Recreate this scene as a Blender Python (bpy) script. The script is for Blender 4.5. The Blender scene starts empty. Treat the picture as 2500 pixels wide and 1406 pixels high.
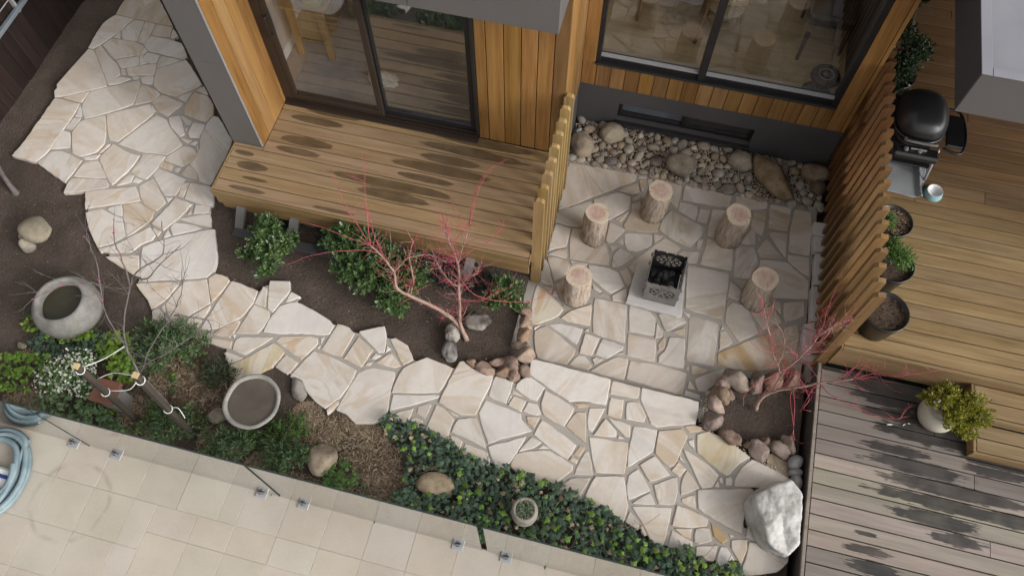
import bpy, bmesh, math, random
from mathutils import Vector, Matrix, noise as mnoise
R = math.radians
rnd = random.Random(7)
scene = bpy.context.scene
col = scene.collection

# ------------------------------------------------------------------ camera
cam_d = bpy.data.cameras.new('camera')
cam = bpy.data.objects.new('camera', cam_d); col.objects.link(cam)
yaw, pitch, roll = R(-14.53613), R(63.08908), R(-0.33212)
fwd = Vector((math.sin(yaw)*math.cos(pitch), math.cos(yaw)*math.cos(pitch), -math.sin(pitch)))
right = Vector((math.cos(yaw), -math.sin(yaw), 0)); up = right.cross(fwd)
r2 = right*math.cos(roll) + up*math.sin(roll); u2 = -right*math.sin(roll) + up*math.cos(roll)
m = Matrix((r2, u2, -fwd)).transposed().to_4x4(); m.translation = Vector((0, 0, 6.9))
cam.matrix_world = m
cam_d.sensor_width = 36.0; cam_d.lens = 1960.99/2500*36.0
cam_d.clip_start = 0.1; cam_d.clip_end = 200
scene.camera = cam

# ------------------------------------------------------------------ light
SUN_EL = 29.0
sun_h = Vector((0.945, -0.325)).normalized()
world = bpy.data.worlds.new('World'); scene.world = world; world.use_nodes = True
wt = world.node_tree; wt.nodes.clear()
sky = wt.nodes.new('ShaderNodeTexSky'); sky.sky_type = 'NISHITA'; sky.sun_disc = False
sky.sun_elevation = R(SUN_EL); sky.sun_rotation = math.atan2(sun_h.x, sun_h.y)
sky.air_density = 1.0; sky.dust_density = 6.0; sky.ozone_density = 1.0
hsv = wt.nodes.new('ShaderNodeHueSaturation'); hsv.inputs['Saturation'].default_value = 0.06
bg = wt.nodes.new('ShaderNodeBackground'); bg.inputs['Strength'].default_value = 0.15
wo = wt.nodes.new('ShaderNodeOutputWorld')
wt.links.new(sky.outputs[0], hsv.inputs['Color']); wt.links.new(hsv.outputs[0], bg.inputs['Color']); wt.links.new(bg.outputs[0], wo.inputs[0])
sd = bpy.data.lights.new('sun', 'SUN'); sd.energy = 0.5; sd.angle = R(5.0); sd.color = (1.0, 0.94, 0.86)
sun = bpy.data.objects.new('sun', sd); col.objects.link(sun)
ce, se = math.cos(R(SUN_EL)), math.sin(R(SUN_EL))
sun.rotation_euler = Vector((-sun_h.x*ce, -sun_h.y*ce, -se)).to_track_quat('-Z', 'Y').to_euler()
sun.location = (6, -2, 8)
scene.view_settings.view_transform = 'Standard'; scene.view_settings.look = 'None'
scene.view_settings.gamma = 1.0; scene.view_settings.use_curve_mapping = False
scene.view_settings.exposure = 0.48
scene.render.engine = 'CYCLES'
scene.cycles.max_bounces = 8; scene.cycles.transparent_max_bounces = 12; scene.cycles.diffuse_bounces = 4
scene.cycles.glossy_bounces = 4; scene.cycles.caustics_reflective = False; scene.cycles.caustics_refractive = False
scene.cycles.use_denoising = True; scene.cycles.sample_clamp_indirect = 6.0

# ------------------------------------------------------------------ measured plan of the place, metres
WET_A=[(-3.073,4.667,0.308,0.052),(-3.198,4.534,0.284,0.048),(-3.205,4.264,0.272,0.056),(-3.258,4.132,0.241,0.041),(-3.765,3.988,0.106,0.029),(-3.627,3.856,0.158,0.052),(-3.546,3.719,0.134,0.022),(-3.572,3.589,0.192,0.028),(-2.683,3.566,0.215,0.021),(-1.569,4.536,0.553,0.056),(-1.763,4.393,0.306,0.056),(-1.816,4.263,0.505,0.056),(-1.924,4.128,0.288,0.041),(-2.227,3.982,0.631,0.056),(-2.182,3.862,0.372,0.056),(-1.487,4.673,0.512,0.056)]
WET_B=[(2.783,3.174,0.444,0.138),(3.065,2.807,0.520,0.087),(2.869,2.506,0.425,0.066),(3.202,2.376,0.629,0.066),(3.072,2.241,0.564,0.058),(3.022,2.101,0.349,0.066),(3.216,1.970,0.221,0.052),(2.506,1.716,0.199,0.036),(2.576,1.587,0.233,0.057),(2.486,1.848,0.088,0.024),(3.653,2.245,0.248,0.066),(3.533,2.722,0.320,0.086),(2.52,3.18,.34,.055),(2.62,3.05,.30,.055),(2.62,2.92,.24,.05),(2.80,2.80,.28,.05),(2.72,2.62,.30,.045),(2.95,3.06,.42,.075),(2.72,2.93,.25,.06),(3.15,2.90,.40,.085),(2.62,3.21,.30,.055),(3.55,2.62,.30,.05)]

STONES_PATH=[
("t",[(-6.242,5.730),(-5.991,5.729),(-5.747,5.720),(-5.514,5.713),(-5.850,6.064),(-6.248,5.964)]),
("-",[(-6.310,5.590),(-6.322,5.470),(-6.313,5.311),(-6.309,5.180),(-6.245,5.180),(-6.196,5.261),(-6.131,5.384),(-6.072,5.521),(-6.009,5.708),(-6.243,5.713)]),
("-",[(-6.059,5.513),(-5.989,5.392),(-5.820,5.401),(-5.842,5.556),(-5.867,5.701),(-5.992,5.693)]),
("-",[(-6.099,5.392),(-6.016,5.390),(-6.070,5.499)]),
("c",[(-5.829,5.548),(-5.801,5.399),(-5.724,5.390),(-5.716,5.541),(-5.721,5.696),(-5.848,5.701)]),
("-",[(-5.695,5.535),(-5.477,5.555),(-5.508,5.698),(-5.705,5.690)]),
("c",[(-5.469,5.557),(-5.438,5.531),(-5.389,5.589),(-5.490,5.679)]),
("-",[(-5.720,5.380),(-5.629,5.306),(-5.419,5.298),(-5.172,5.287),(-5.157,5.330),(-5.307,5.500),(-5.469,5.519),(-5.693,5.513)]),
("-",[(-6.164,5.253),(-6.046,5.163),(-5.941,5.100),(-5.651,5.240),(-5.635,5.300),(-5.710,5.360),(-5.813,5.386),(-5.981,5.376),(-6.116,5.372)]),
("-",[(-6.217,5.154),(-6.012,4.939),(-5.840,4.744),(-5.774,4.911),(-5.816,4.977),(-5.913,5.063),(-6.033,5.121),(-6.189,5.247)]),
("-",[(-6.316,5.039),(-6.372,4.739),(-6.392,4.605),(-6.356,4.561),(-6.374,4.514),(-6.326,4.441),(-6.243,4.468),(-5.997,4.619),(-5.841,4.718),(-6.038,4.954),(-6.235,5.161),(-6.302,5.166)]),
("c",[(-5.807,4.995),(-5.631,5.089),(-5.694,5.200),(-5.918,5.090)]),
("-",[(-5.620,5.086),(-5.556,5.137),(-5.638,5.176),(-5.638,5.232),(-5.685,5.209)]),
("-",[(-5.630,5.172),(-5.519,5.133),(-5.452,5.172),(-5.468,5.270),(-5.624,5.276)]),
("-",[(-5.422,5.098),(-5.190,5.267),(-5.447,5.262)]),
("c",[(-5.683,4.923),(-5.399,4.995),(-5.447,5.151),(-5.744,5.011)]),
("-",[(-5.757,4.911),(-5.702,4.919),(-5.759,4.998),(-5.807,4.986)]),
("-",[(-5.709,4.798),(-5.627,4.883),(-5.752,4.884),(-5.838,4.809),(-5.828,4.736)]),
("-",[(-5.599,4.880),(-5.544,4.893),(-5.558,4.940),(-5.634,4.914)]),
("c",[(-5.481,4.855),(-5.364,4.868),(-5.400,4.979),(-5.535,4.928)]),
("-",[(-5.385,4.966),(-5.338,4.849),(-5.211,4.785),(-5.036,4.766),(-4.995,4.807),(-4.830,4.998),(-4.937,5.100),(-5.142,5.279),(-5.412,5.079)]),
("c",[(-4.895,4.722),(-4.882,4.882),(-5.017,4.760)]),
("c",[(-4.696,4.872),(-4.796,4.981),(-4.856,4.902)]),
("-",[(-6.001,4.443),(-5.992,4.599),(-6.235,4.454)]),
("c",[(-6.324,4.327),(-6.332,4.058),(-6.346,3.775),(-6.374,3.616),(-6.088,3.607),(-6.028,3.757),(-6.030,3.934),(-6.014,4.078),(-6.004,4.252),(-6.015,4.421),(-6.319,4.428)]),
("c",[(-5.987,4.443),(-5.970,4.385),(-5.863,4.247),(-5.655,4.381),(-5.441,4.559),(-5.462,4.690),(-5.492,4.842),(-5.530,4.882),(-5.701,4.783),(-5.976,4.614)]),
("-",[(-5.454,4.692),(-5.421,4.554),(-5.220,4.677),(-5.217,4.762),(-5.310,4.809),(-5.479,4.839)]),
("t",[(-5.249,4.628),(-5.146,4.540),(-5.004,4.494),(-4.912,4.703),(-5.196,4.753)]),
("t",[(-4.882,4.694),(-4.836,4.567),(-4.567,4.526),(-4.534,4.643),(-4.587,4.764),(-4.688,4.855),(-4.860,4.873)]),
("-",[(-5.233,4.570),(-5.172,4.493),(-5.163,4.532),(-5.238,4.596)]),
("c",[(-5.566,4.190),(-5.466,4.052),(-5.377,4.054),(-5.257,4.292),(-5.173,4.482),(-5.263,4.604),(-5.661,4.359)]),
("-",[(-5.892,4.189),(-5.907,4.044),(-5.772,3.802),(-5.660,3.782),(-5.530,3.873),(-5.497,3.999),(-5.563,4.161),(-5.673,4.342),(-5.868,4.225)]),
("-",[(-5.999,4.081),(-5.919,4.077),(-5.907,4.250),(-5.984,4.231)]),
("-",[(-6.028,3.920),(-6.018,3.795),(-5.831,3.860),(-5.930,4.043),(-6.021,4.052)]),
("-",[(-5.976,4.249),(-5.904,4.267),(-5.995,4.399)]),
("-",[(-5.238,4.269),(-5.347,4.052),(-5.353,4.029),(-5.088,3.998),(-4.791,4.024),(-4.693,4.172),(-4.700,4.199),(-4.911,4.351),(-4.996,4.451),(-5.129,4.487)]),
("-",[(-4.911,4.375),(-4.758,4.277),(-4.721,4.317),(-4.812,4.440),(-4.884,4.538),(-4.986,4.482)]),
("-",[(-4.773,4.444),(-4.718,4.448),(-4.712,4.496),(-4.864,4.535)]),
("-",[(-4.722,4.352),(-4.726,4.408),(-4.759,4.389)]),
("-",[(-4.694,4.339),(-4.653,4.294),(-4.550,4.310),(-4.563,4.489),(-4.698,4.485)]),
("c",[(-4.534,4.290),(-4.487,4.204),(-4.480,4.060),(-4.504,3.967),(-4.380,3.894),(-4.322,3.800),(-4.187,3.783),(-4.188,3.952),(-4.175,4.185),(-4.191,4.357),(-4.464,4.619),(-4.521,4.621),(-4.551,4.516)]),
("-",[(-4.637,4.215),(-4.611,4.261),(-4.747,4.263)]),
("-",[(-4.552,4.211),(-4.543,4.258),(-4.569,4.268),(-4.615,4.211)]),
("t",[(-4.778,4.004),(-4.788,3.957),(-4.578,3.924),(-4.505,4.009),(-4.487,4.116),(-4.554,4.171),(-4.668,4.172)]),
("-",[(-4.490,4.141),(-4.527,4.237),(-4.538,4.187)]),
("-",[(-5.271,3.604),(-5.174,3.538),(-5.086,3.758),(-5.064,3.942),(-5.216,3.952),(-5.362,4.007),(-5.408,4.015),(-5.462,3.813)]),
("-",[(-5.033,3.926),(-5.065,3.725),(-4.862,3.688),(-4.809,3.862),(-4.792,4.002),(-5.053,3.978)]),
("-",[(-5.596,3.758),(-5.487,3.791),(-5.473,3.854),(-5.645,3.776)]),
("-",[(-5.472,3.891),(-5.432,4.005),(-5.461,4.002),(-5.500,3.871)]),
("t",[(-4.813,3.871),(-4.658,3.847),(-4.667,3.913),(-4.804,3.936)]),
("-",[(-4.624,3.852),(-4.584,3.847),(-4.579,3.907),(-4.633,3.893)]),
("-",[(-4.339,3.805),(-4.416,3.923),(-4.516,3.951),(-4.540,3.835)]),
("c",[(-6.074,3.606),(-5.884,3.528),(-5.662,3.443),(-5.647,3.569),(-5.625,3.739),(-5.900,3.803),(-6.003,3.760)]),
("c",[(-5.617,3.539),(-5.466,3.558),(-5.276,3.602),(-5.464,3.779),(-5.597,3.727)]),
("-",[(-5.638,3.461),(-5.616,3.327),(-5.401,3.403),(-5.199,3.500),(-5.259,3.584),(-5.624,3.511)]),
("-",[(-5.131,3.540),(-5.001,3.619),(-5.010,3.698),(-5.059,3.710)]),
("-",[(-4.989,3.622),(-4.929,3.623),(-4.897,3.668),(-4.987,3.681)]),
("-",[(-5.309,3.207),(-5.156,3.278),(-4.966,3.353),(-4.805,3.430),(-4.876,3.509),(-4.934,3.577),(-5.403,3.391)]),
("c",[(-4.824,3.467),(-4.756,3.402),(-4.589,3.358),(-4.543,3.474),(-4.800,3.714),(-4.902,3.591)]),
("-",[(-4.721,3.659),(-4.596,3.550),(-4.486,3.583),(-4.469,3.788),(-4.802,3.845),(-4.822,3.751)]),
("c",[(-4.456,3.578),(-4.399,3.574),(-4.414,3.755),(-4.472,3.736)]),
("-",[(-4.377,3.565),(-4.119,3.539),(-4.065,3.562),(-4.118,3.718),(-4.172,3.766),(-4.401,3.758)]),
("-",[(-4.529,3.486),(-4.502,3.542),(-4.579,3.534)]),
("c",[(-4.513,3.391),(-4.575,3.206),(-4.423,3.160),(-4.333,3.324),(-4.274,3.520),(-4.471,3.552)]),
("-",[(-4.213,3.417),(-4.058,3.473),(-4.089,3.543),(-4.237,3.524)]),
("-",[(-4.266,3.392),(-4.233,3.411),(-4.260,3.460)]),
("-",[(-4.144,3.310),(-3.973,3.317),(-4.051,3.457),(-4.212,3.390),(-4.330,3.328)]),
("-",[(-4.370,3.205),(-4.307,3.133),(-4.063,3.281),(-4.200,3.295),(-4.355,3.276)]),
("-",[(-4.387,3.073),(-4.324,3.129),(-4.384,3.179)]),
("-",[(-4.450,3.084),(-4.436,3.148),(-4.549,3.165)]),
("-",[(-5.211,3.063),(-5.095,2.935),(-4.973,2.822),(-4.862,2.893),(-4.757,3.006),(-4.838,3.122),(-4.890,3.194),(-5.021,3.206),(-5.150,3.250),(-5.283,3.166)]),
("-",[(-5.079,3.248),(-5.021,3.227),(-4.899,3.213),(-4.969,3.336),(-5.075,3.273)]),
("t",[(-4.848,3.155),(-4.744,3.011),(-4.661,3.126),(-4.595,3.263),(-4.610,3.345),(-4.815,3.407),(-4.958,3.342)]),
("c",[(-4.823,2.879),(-4.903,2.794),(-4.772,2.810),(-4.617,2.861),(-4.578,2.956),(-4.481,3.032),(-4.473,3.092),(-4.574,3.168)]),
("c",[(-4.699,2.702),(-4.552,2.650),(-4.419,2.610),(-4.541,2.844),(-4.847,2.745)]),
("-",[(-4.914,2.779),(-4.907,2.796),(-4.830,2.877),(-4.959,2.810)]),
("w",[(-4.499,2.828),(-4.430,2.645),(-4.371,2.589),(-4.007,2.705),(-3.781,2.779),(-3.744,2.862),(-3.772,2.994),(-3.863,3.159),(-3.931,3.303),(-3.963,3.294),(-4.305,3.111),(-4.473,3.000),(-4.540,2.933)]),
("c",[(-4.350,2.498),(-4.228,2.419),(-4.155,2.332),(-4.069,2.446),(-4.014,2.661),(-4.158,2.634),(-4.418,2.542)]),
("c",[(-4.049,2.413),(-3.920,2.263),(-3.870,2.247),(-3.733,2.420),(-3.637,2.531),(-3.696,2.634),(-3.775,2.759),(-3.978,2.681)]),
("c",[(-4.069,2.183),(-3.949,2.193),(-3.879,2.195),(-3.875,2.232),(-3.922,2.256),(-4.093,2.353),(-4.141,2.318)]),
("-",[(-4.054,2.351),(-3.998,2.321),(-4.054,2.407),(-4.079,2.381)]),
("t",[(-3.683,2.637),(-3.626,2.539),(-3.572,2.684),(-3.550,2.801),(-3.589,2.829),(-3.715,2.837),(-3.764,2.768)]),
("b",[(-3.555,2.653),(-3.588,2.453),(-3.617,2.255),(-3.451,2.305),(-3.296,2.452),(-3.236,2.629),(-3.246,2.762),(-3.529,2.801)]),
("-",[(-3.794,2.186),(-3.669,2.164),(-3.651,2.265),(-3.615,2.499),(-3.633,2.508),(-3.847,2.219)]),
("-",[(-3.559,2.138),(-3.482,2.150),(-3.515,2.242),(-3.624,2.229),(-3.652,2.165)]),
("t",[(-3.397,2.231),(-3.314,2.242),(-3.294,2.293),(-3.282,2.420),(-3.305,2.430),(-3.442,2.302),(-3.475,2.232)]),
("c",[(-3.228,2.628),(-3.110,2.613),(-3.167,2.809),(-3.212,2.822)]),
("c",[(-3.126,2.725),(-3.080,2.605),(-3.021,2.583),(-2.946,2.835),(-2.985,2.936),(-3.174,2.895)]),
("-",[(-2.936,2.806),(-2.941,2.710),(-2.824,2.805),(-2.924,2.833)]),
("t",[(-3.253,2.453),(-3.275,2.303),(-3.077,2.342),(-3.043,2.411),(-3.025,2.537),(-3.065,2.593),(-3.223,2.616)]),
("w",[(-2.983,2.662),(-3.027,2.478),(-3.027,2.376),(-2.892,2.389),(-2.735,2.436),(-2.438,2.493),(-2.417,2.507),(-2.406,2.596),(-2.461,2.637),(-2.710,2.714),(-2.845,2.744)]),
("-",[(-3.261,2.240),(-3.273,2.285),(-3.310,2.275)]),
("-",[(-3.466,2.148),(-3.331,2.132),(-3.259,2.142),(-3.276,2.215),(-3.479,2.195)]),
("c",[(-3.250,2.237),(-3.240,2.132),(-3.106,2.115),(-2.967,2.286),(-2.920,2.342),(-3.215,2.276)]),
("-",[(-3.222,2.002),(-3.110,2.083),(-3.283,2.103),(-3.302,2.088)]),
("y",[(-3.086,2.083),(-3.207,1.985),(-3.164,1.889),(-3.115,1.853),(-2.949,1.961),(-2.861,2.027),(-2.818,2.061),(-2.759,2.225),(-2.777,2.246),(-2.895,2.295)]),
("t",[(-2.881,2.318),(-2.751,2.263),(-2.587,2.201),(-2.523,2.307),(-2.488,2.387),(-2.514,2.438),(-2.633,2.434),(-2.852,2.370)]),
("-",[(-2.464,2.393),(-2.452,2.465),(-2.492,2.451)]),
("-",[(-2.466,2.335),(-2.455,2.376),(-2.491,2.353)]),
("t",[(-2.402,2.482),(-2.441,2.338),(-2.315,2.315),(-2.234,2.320),(-2.200,2.505),(-2.192,2.565),(-2.265,2.615),(-2.381,2.624)]),
("t",[(-2.206,2.304),(-2.023,2.264),(-1.968,2.455),(-2.146,2.545)]),
("w",[(-2.076,2.537),(-1.916,2.438),(-1.862,2.452),(-1.894,2.613),(-1.946,2.709),(-2.160,2.597)]),
("c",[(-1.763,2.495),(-1.657,2.377),(-1.580,2.454),(-1.673,2.575),(-1.806,2.619),(-1.852,2.598)]),
("-",[(-1.849,2.455),(-1.814,2.504),(-1.859,2.526)]),
("c",[(-1.907,2.340),(-1.726,2.330),(-1.672,2.363),(-1.798,2.465)]),
("-",[(-1.959,2.364),(-1.922,2.369),(-1.879,2.419),(-1.938,2.424)]),
("-",[(-1.990,2.290),(-1.953,2.295),(-1.936,2.336),(-1.982,2.324)]),
("c",[(-2.788,2.072),(-2.655,2.031),(-2.645,2.055),(-2.599,2.163),(-2.740,2.213)]),
("b",[(-2.625,2.019),(-2.496,1.971),(-2.361,1.876),(-2.207,1.808),(-2.106,1.943),(-2.061,2.110),(-2.053,2.225),(-2.307,2.291),(-2.503,2.309)]),
("-",[(-2.192,1.797),(-2.168,1.763),(-2.100,1.885),(-2.118,1.918)]),
("b",[(-2.060,2.049),(-2.095,1.912),(-2.104,1.822),(-2.006,1.814),(-1.900,1.746),(-1.739,1.787),(-1.646,1.864),(-1.667,1.967),(-1.693,2.131),(-1.690,2.247),(-1.705,2.297),(-1.922,2.285),(-2.032,2.207)]),
("c",[(-1.672,2.220),(-1.673,2.098),(-1.449,2.158),(-1.259,2.203),(-1.226,2.321),(-1.206,2.461),(-1.340,2.484),(-1.465,2.504),(-1.548,2.431),(-1.645,2.349)]),
("-",[(-1.640,1.935),(-1.533,1.991),(-1.419,2.062),(-1.252,2.152),(-1.246,2.180),(-1.657,2.084)]),
("-",[(-1.457,1.851),(-1.439,1.940),(-1.440,2.004),(-1.547,1.949),(-1.635,1.875)]),
("-",[(-1.398,1.966),(-1.313,1.936),(-1.290,2.075),(-1.317,2.089),(-1.405,2.030)]),
("c",[(-1.424,1.857),(-1.351,1.844),(-1.314,1.864),(-1.325,1.918),(-1.391,1.930),(-1.429,1.911)]),
("c",[(-1.210,2.273),(-1.234,2.112),(-1.155,2.083),(-1.011,2.050),(-0.882,2.082),(-0.857,2.262),(-0.825,2.373),(-0.829,2.479),(-0.975,2.480),(-1.085,2.519),(-1.132,2.553),(-1.162,2.533),(-1.181,2.451)]),
("w",[(-0.817,2.375),(-0.817,2.281),(-0.645,2.251),(-0.632,2.383),(-0.636,2.469),(-0.805,2.481)]),
("-",[(-0.600,2.413),(-0.501,2.364),(-0.384,2.342),(-0.353,2.441),(-0.341,2.488),(-0.512,2.558),(-0.569,2.504),(-0.595,2.461)]),
("-",[(-0.619,2.361),(-0.534,2.350),(-0.503,2.352),(-0.622,2.391)]),
("t",[(-0.631,2.261),(-0.607,2.341),(-0.632,2.335)]),
("t",[(-0.623,2.241),(-0.496,2.206),(-0.476,2.318),(-0.596,2.338)]),
("-",[(-0.479,2.221),(-0.357,2.210),(-0.317,2.232),(-0.372,2.317),(-0.456,2.314)]),
("c",[(-1.263,1.918),(-1.283,1.806),(-1.193,1.795),(-1.056,1.763),(-1.075,1.869),(-1.059,2.000),(-1.179,2.074),(-1.249,2.088)]),
("c",[(-1.081,2.031),(-1.034,2.027),(-1.026,2.038),(-1.136,2.066)]),
("-",[(-1.050,1.877),(-0.897,1.858),(-0.707,1.810),(-0.798,1.951),(-0.874,2.057),(-1.023,2.007)]),
("w",[(-0.861,2.107),(-0.782,1.967),(-0.706,1.857),(-0.619,1.928),(-0.462,2.010),(-0.360,2.063),(-0.481,2.140),(-0.494,2.192),(-0.696,2.221),(-0.832,2.238)]),
("t",[(-0.414,2.122),(-0.347,2.095),(-0.322,2.203),(-0.440,2.179)]),
("t",[(-0.342,2.326),(-0.295,2.230),(-0.207,2.192),(-0.092,2.172),(-0.041,2.358),(-0.264,2.439),(-0.333,2.460)]),
("w",[(-0.337,2.037),(-0.124,1.933),(-0.000,1.893),(0.047,2.034),(-0.298,2.183)]),
("-",[(-1.036,1.765),(-0.936,1.745),(-0.930,1.824),(-1.043,1.848)]),
("t",[(-0.908,1.693),(-0.691,1.652),(-0.685,1.777),(-0.901,1.810)]),
("-",[(-0.673,1.668),(-0.647,1.663),(-0.654,1.731),(-0.679,1.752)]),
("-",[(-0.651,1.746),(-0.565,1.661),(-0.502,1.694),(-0.474,1.769),(-0.431,1.876),(-0.400,2.000),(-0.597,1.887),(-0.703,1.830)]),
("c",[(-0.428,1.854),(-0.306,1.921),(-0.254,1.984),(-0.352,2.008)]),
("-",[(-0.269,1.923),(-0.169,1.949),(-0.236,1.966)]),
("c",[(-0.475,1.713),(-0.374,1.667),(-0.263,1.643),(-0.111,1.624),(-0.082,1.648),(0.062,1.811),(0.052,1.856),(-0.170,1.929),(-0.292,1.898),(-0.449,1.830)]),
("t",[(0.041,1.948),(0.090,1.933),(0.124,2.035),(0.078,2.040)]),
("t",[(0.015,1.887),(0.080,1.871),(0.087,1.907),(0.032,1.926)]),
("-",[(0.093,1.863),(0.084,1.778),(0.241,1.811),(0.208,1.916),(0.161,2.005),(0.134,1.994)]),
("o",[(-0.008,2.373),(0.077,2.407),(0.073,2.430),(-0.057,2.397)]),
("w",[(-0.509,2.576),(-0.279,2.483),(-0.100,2.409),(0.008,2.451),(0.114,2.456),(0.225,2.456),(0.225,2.585),(0.220,2.709),(-0.490,2.729),(-0.527,2.713)]),
("c",[(0.244,2.573),(0.383,2.581),(0.496,2.595),(0.491,2.698),(0.243,2.702)]),
("w",[(0.518,2.588),(0.588,2.493),(0.647,2.380),(0.698,2.367),(0.919,2.450),(1.033,2.485),(1.029,2.604),(1.029,2.693),(0.512,2.702)]),
("c",[(0.261,2.373),(0.380,2.370),(0.372,2.547),(0.255,2.539)]),
("-",[(0.426,2.373),(0.586,2.387),(0.594,2.446),(0.504,2.559),(0.404,2.527)]),
("-",[(0.089,2.325),(0.119,2.197),(0.156,2.182),(0.192,2.323),(0.228,2.428),(0.090,2.394)]),
("-",[(0.367,2.267),(0.446,2.215),(0.486,2.218),(0.472,2.328),(0.267,2.344)]),
("-",[(0.175,2.161),(0.373,2.195),(0.363,2.247),(0.247,2.330)]),
("-",[(0.390,2.184),(0.445,2.195),(0.391,2.212)]),
("t",[(-0.080,2.179),(0.125,2.067),(0.066,2.350),(-0.016,2.329)]),
("c",[(0.201,1.960),(0.257,1.841),(0.502,1.890),(0.498,2.048),(0.482,2.167),(0.139,2.133)]),
("w",[(0.497,2.128),(0.518,1.954),(0.625,2.066),(0.706,2.143),(0.711,2.346),(0.506,2.328)]),
("t",[(0.731,2.127),(0.869,2.042),(0.905,2.063),(0.949,2.229),(0.980,2.357),(0.923,2.406),(0.725,2.336)]),
("t",[(0.989,2.391),(1.086,2.430),(1.093,2.466),(1.033,2.468),(0.938,2.433)]),
("y",[(1.085,2.226),(1.236,2.145),(1.360,2.088),(1.385,2.107),(1.447,2.226),(1.535,2.303),(1.352,2.393),(1.153,2.444),(1.055,2.387)]),
("-",[(1.005,2.283),(1.055,2.248),(1.036,2.340),(0.989,2.315)]),
("-",[(1.071,2.062),(1.165,1.929),(1.255,1.965),(1.292,2.078),(1.127,2.175),(0.963,2.227)]),
("-",[(0.945,2.128),(1.000,2.108),(0.991,2.119),(0.939,2.160)]),
("-",[(0.889,2.017),(0.966,1.975),(1.012,2.060),(0.936,2.107)]),
("-",[(0.614,1.997),(0.725,1.876),(0.884,1.978),(0.730,2.107)]),
("-",[(0.239,1.709),(0.203,1.579),(0.402,1.513),(0.570,1.481),(0.583,1.629),(0.540,1.734),(0.503,1.862),(0.264,1.808)]),
("-",[(-0.049,1.585),(0.045,1.575),(0.143,1.524),(0.182,1.643),(0.227,1.785),(0.061,1.737),(-0.048,1.608)]),
("-",[(0.538,1.785),(0.575,1.683),(0.743,1.804),(0.609,1.961),(0.538,1.884)]),
("-",[(0.617,1.661),(0.804,1.697),(0.743,1.785)]),
("c",[(0.831,1.709),(0.958,1.736),(0.973,1.843),(0.945,1.974),(0.762,1.857)]),
("c",[(0.989,1.948),(1.003,1.830),(1.148,1.926),(1.021,2.050)]),
("c",[(1.024,1.768),(1.145,1.740),(1.114,1.861),(1.008,1.797)]),
("c",[(0.781,1.454),(0.847,1.360),(0.924,1.379),(0.935,1.530),(0.943,1.703),(0.614,1.632)]),
("-",[(0.583,1.493),(0.699,1.452),(0.700,1.507),(0.604,1.590)]),
("-",[(0.725,1.452),(0.759,1.417),(0.777,1.429),(0.720,1.507)]),
("c",[(0.970,1.561),(1.081,1.572),(1.249,1.626),(1.257,1.685),(1.147,1.716),(0.983,1.737)]),
("w",[(0.968,1.342),(1.164,1.367),(1.153,1.472),(1.030,1.500),(0.975,1.522)]),
("-",[(1.068,1.494),(1.134,1.487),(1.132,1.575),(0.994,1.540)]),
("-",[(1.168,1.469),(1.208,1.463),(1.312,1.519),(1.269,1.616),(1.164,1.583)]),
("-",[(1.196,1.363),(1.342,1.354),(1.359,1.492),(1.190,1.443)]),
("o",[(1.321,1.554),(1.397,1.517),(1.436,1.559),(1.419,1.591),(1.281,1.663)]),
("-",[(1.365,1.345),(1.528,1.312),(1.529,1.389),(1.434,1.498),(1.385,1.491)]),
("c",[(1.162,1.753),(1.359,1.681),(1.544,1.641),(1.546,1.847),(1.568,1.944),(1.597,2.031),(1.133,1.907)]),
("c",[(1.476,2.196),(1.430,2.072),(1.435,2.013),(1.709,2.078),(1.824,2.160),(1.894,2.197),(1.554,2.286)]),
("-",[(1.360,2.004),(1.411,2.012),(1.413,2.061),(1.393,2.087),(1.353,2.064)]),
("-",[(1.309,2.019),(1.339,2.012),(1.319,2.067),(1.299,2.050)]),
("-",[(1.309,1.977),(1.292,2.024),(1.263,1.966)]),
("-",[(1.580,1.621),(1.724,1.598),(1.589,1.707)]),
("-",[(1.468,1.501),(1.564,1.387),(1.604,1.522),(1.588,1.601),(1.465,1.563)]),
("c",[(1.598,1.415),(1.555,1.300),(1.670,1.329),(1.859,1.403),(1.936,1.501),(1.938,1.550),(1.761,1.590),(1.610,1.585)]),
("-",[(1.456,1.582),(1.488,1.605),(1.439,1.611)]),
]
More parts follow.
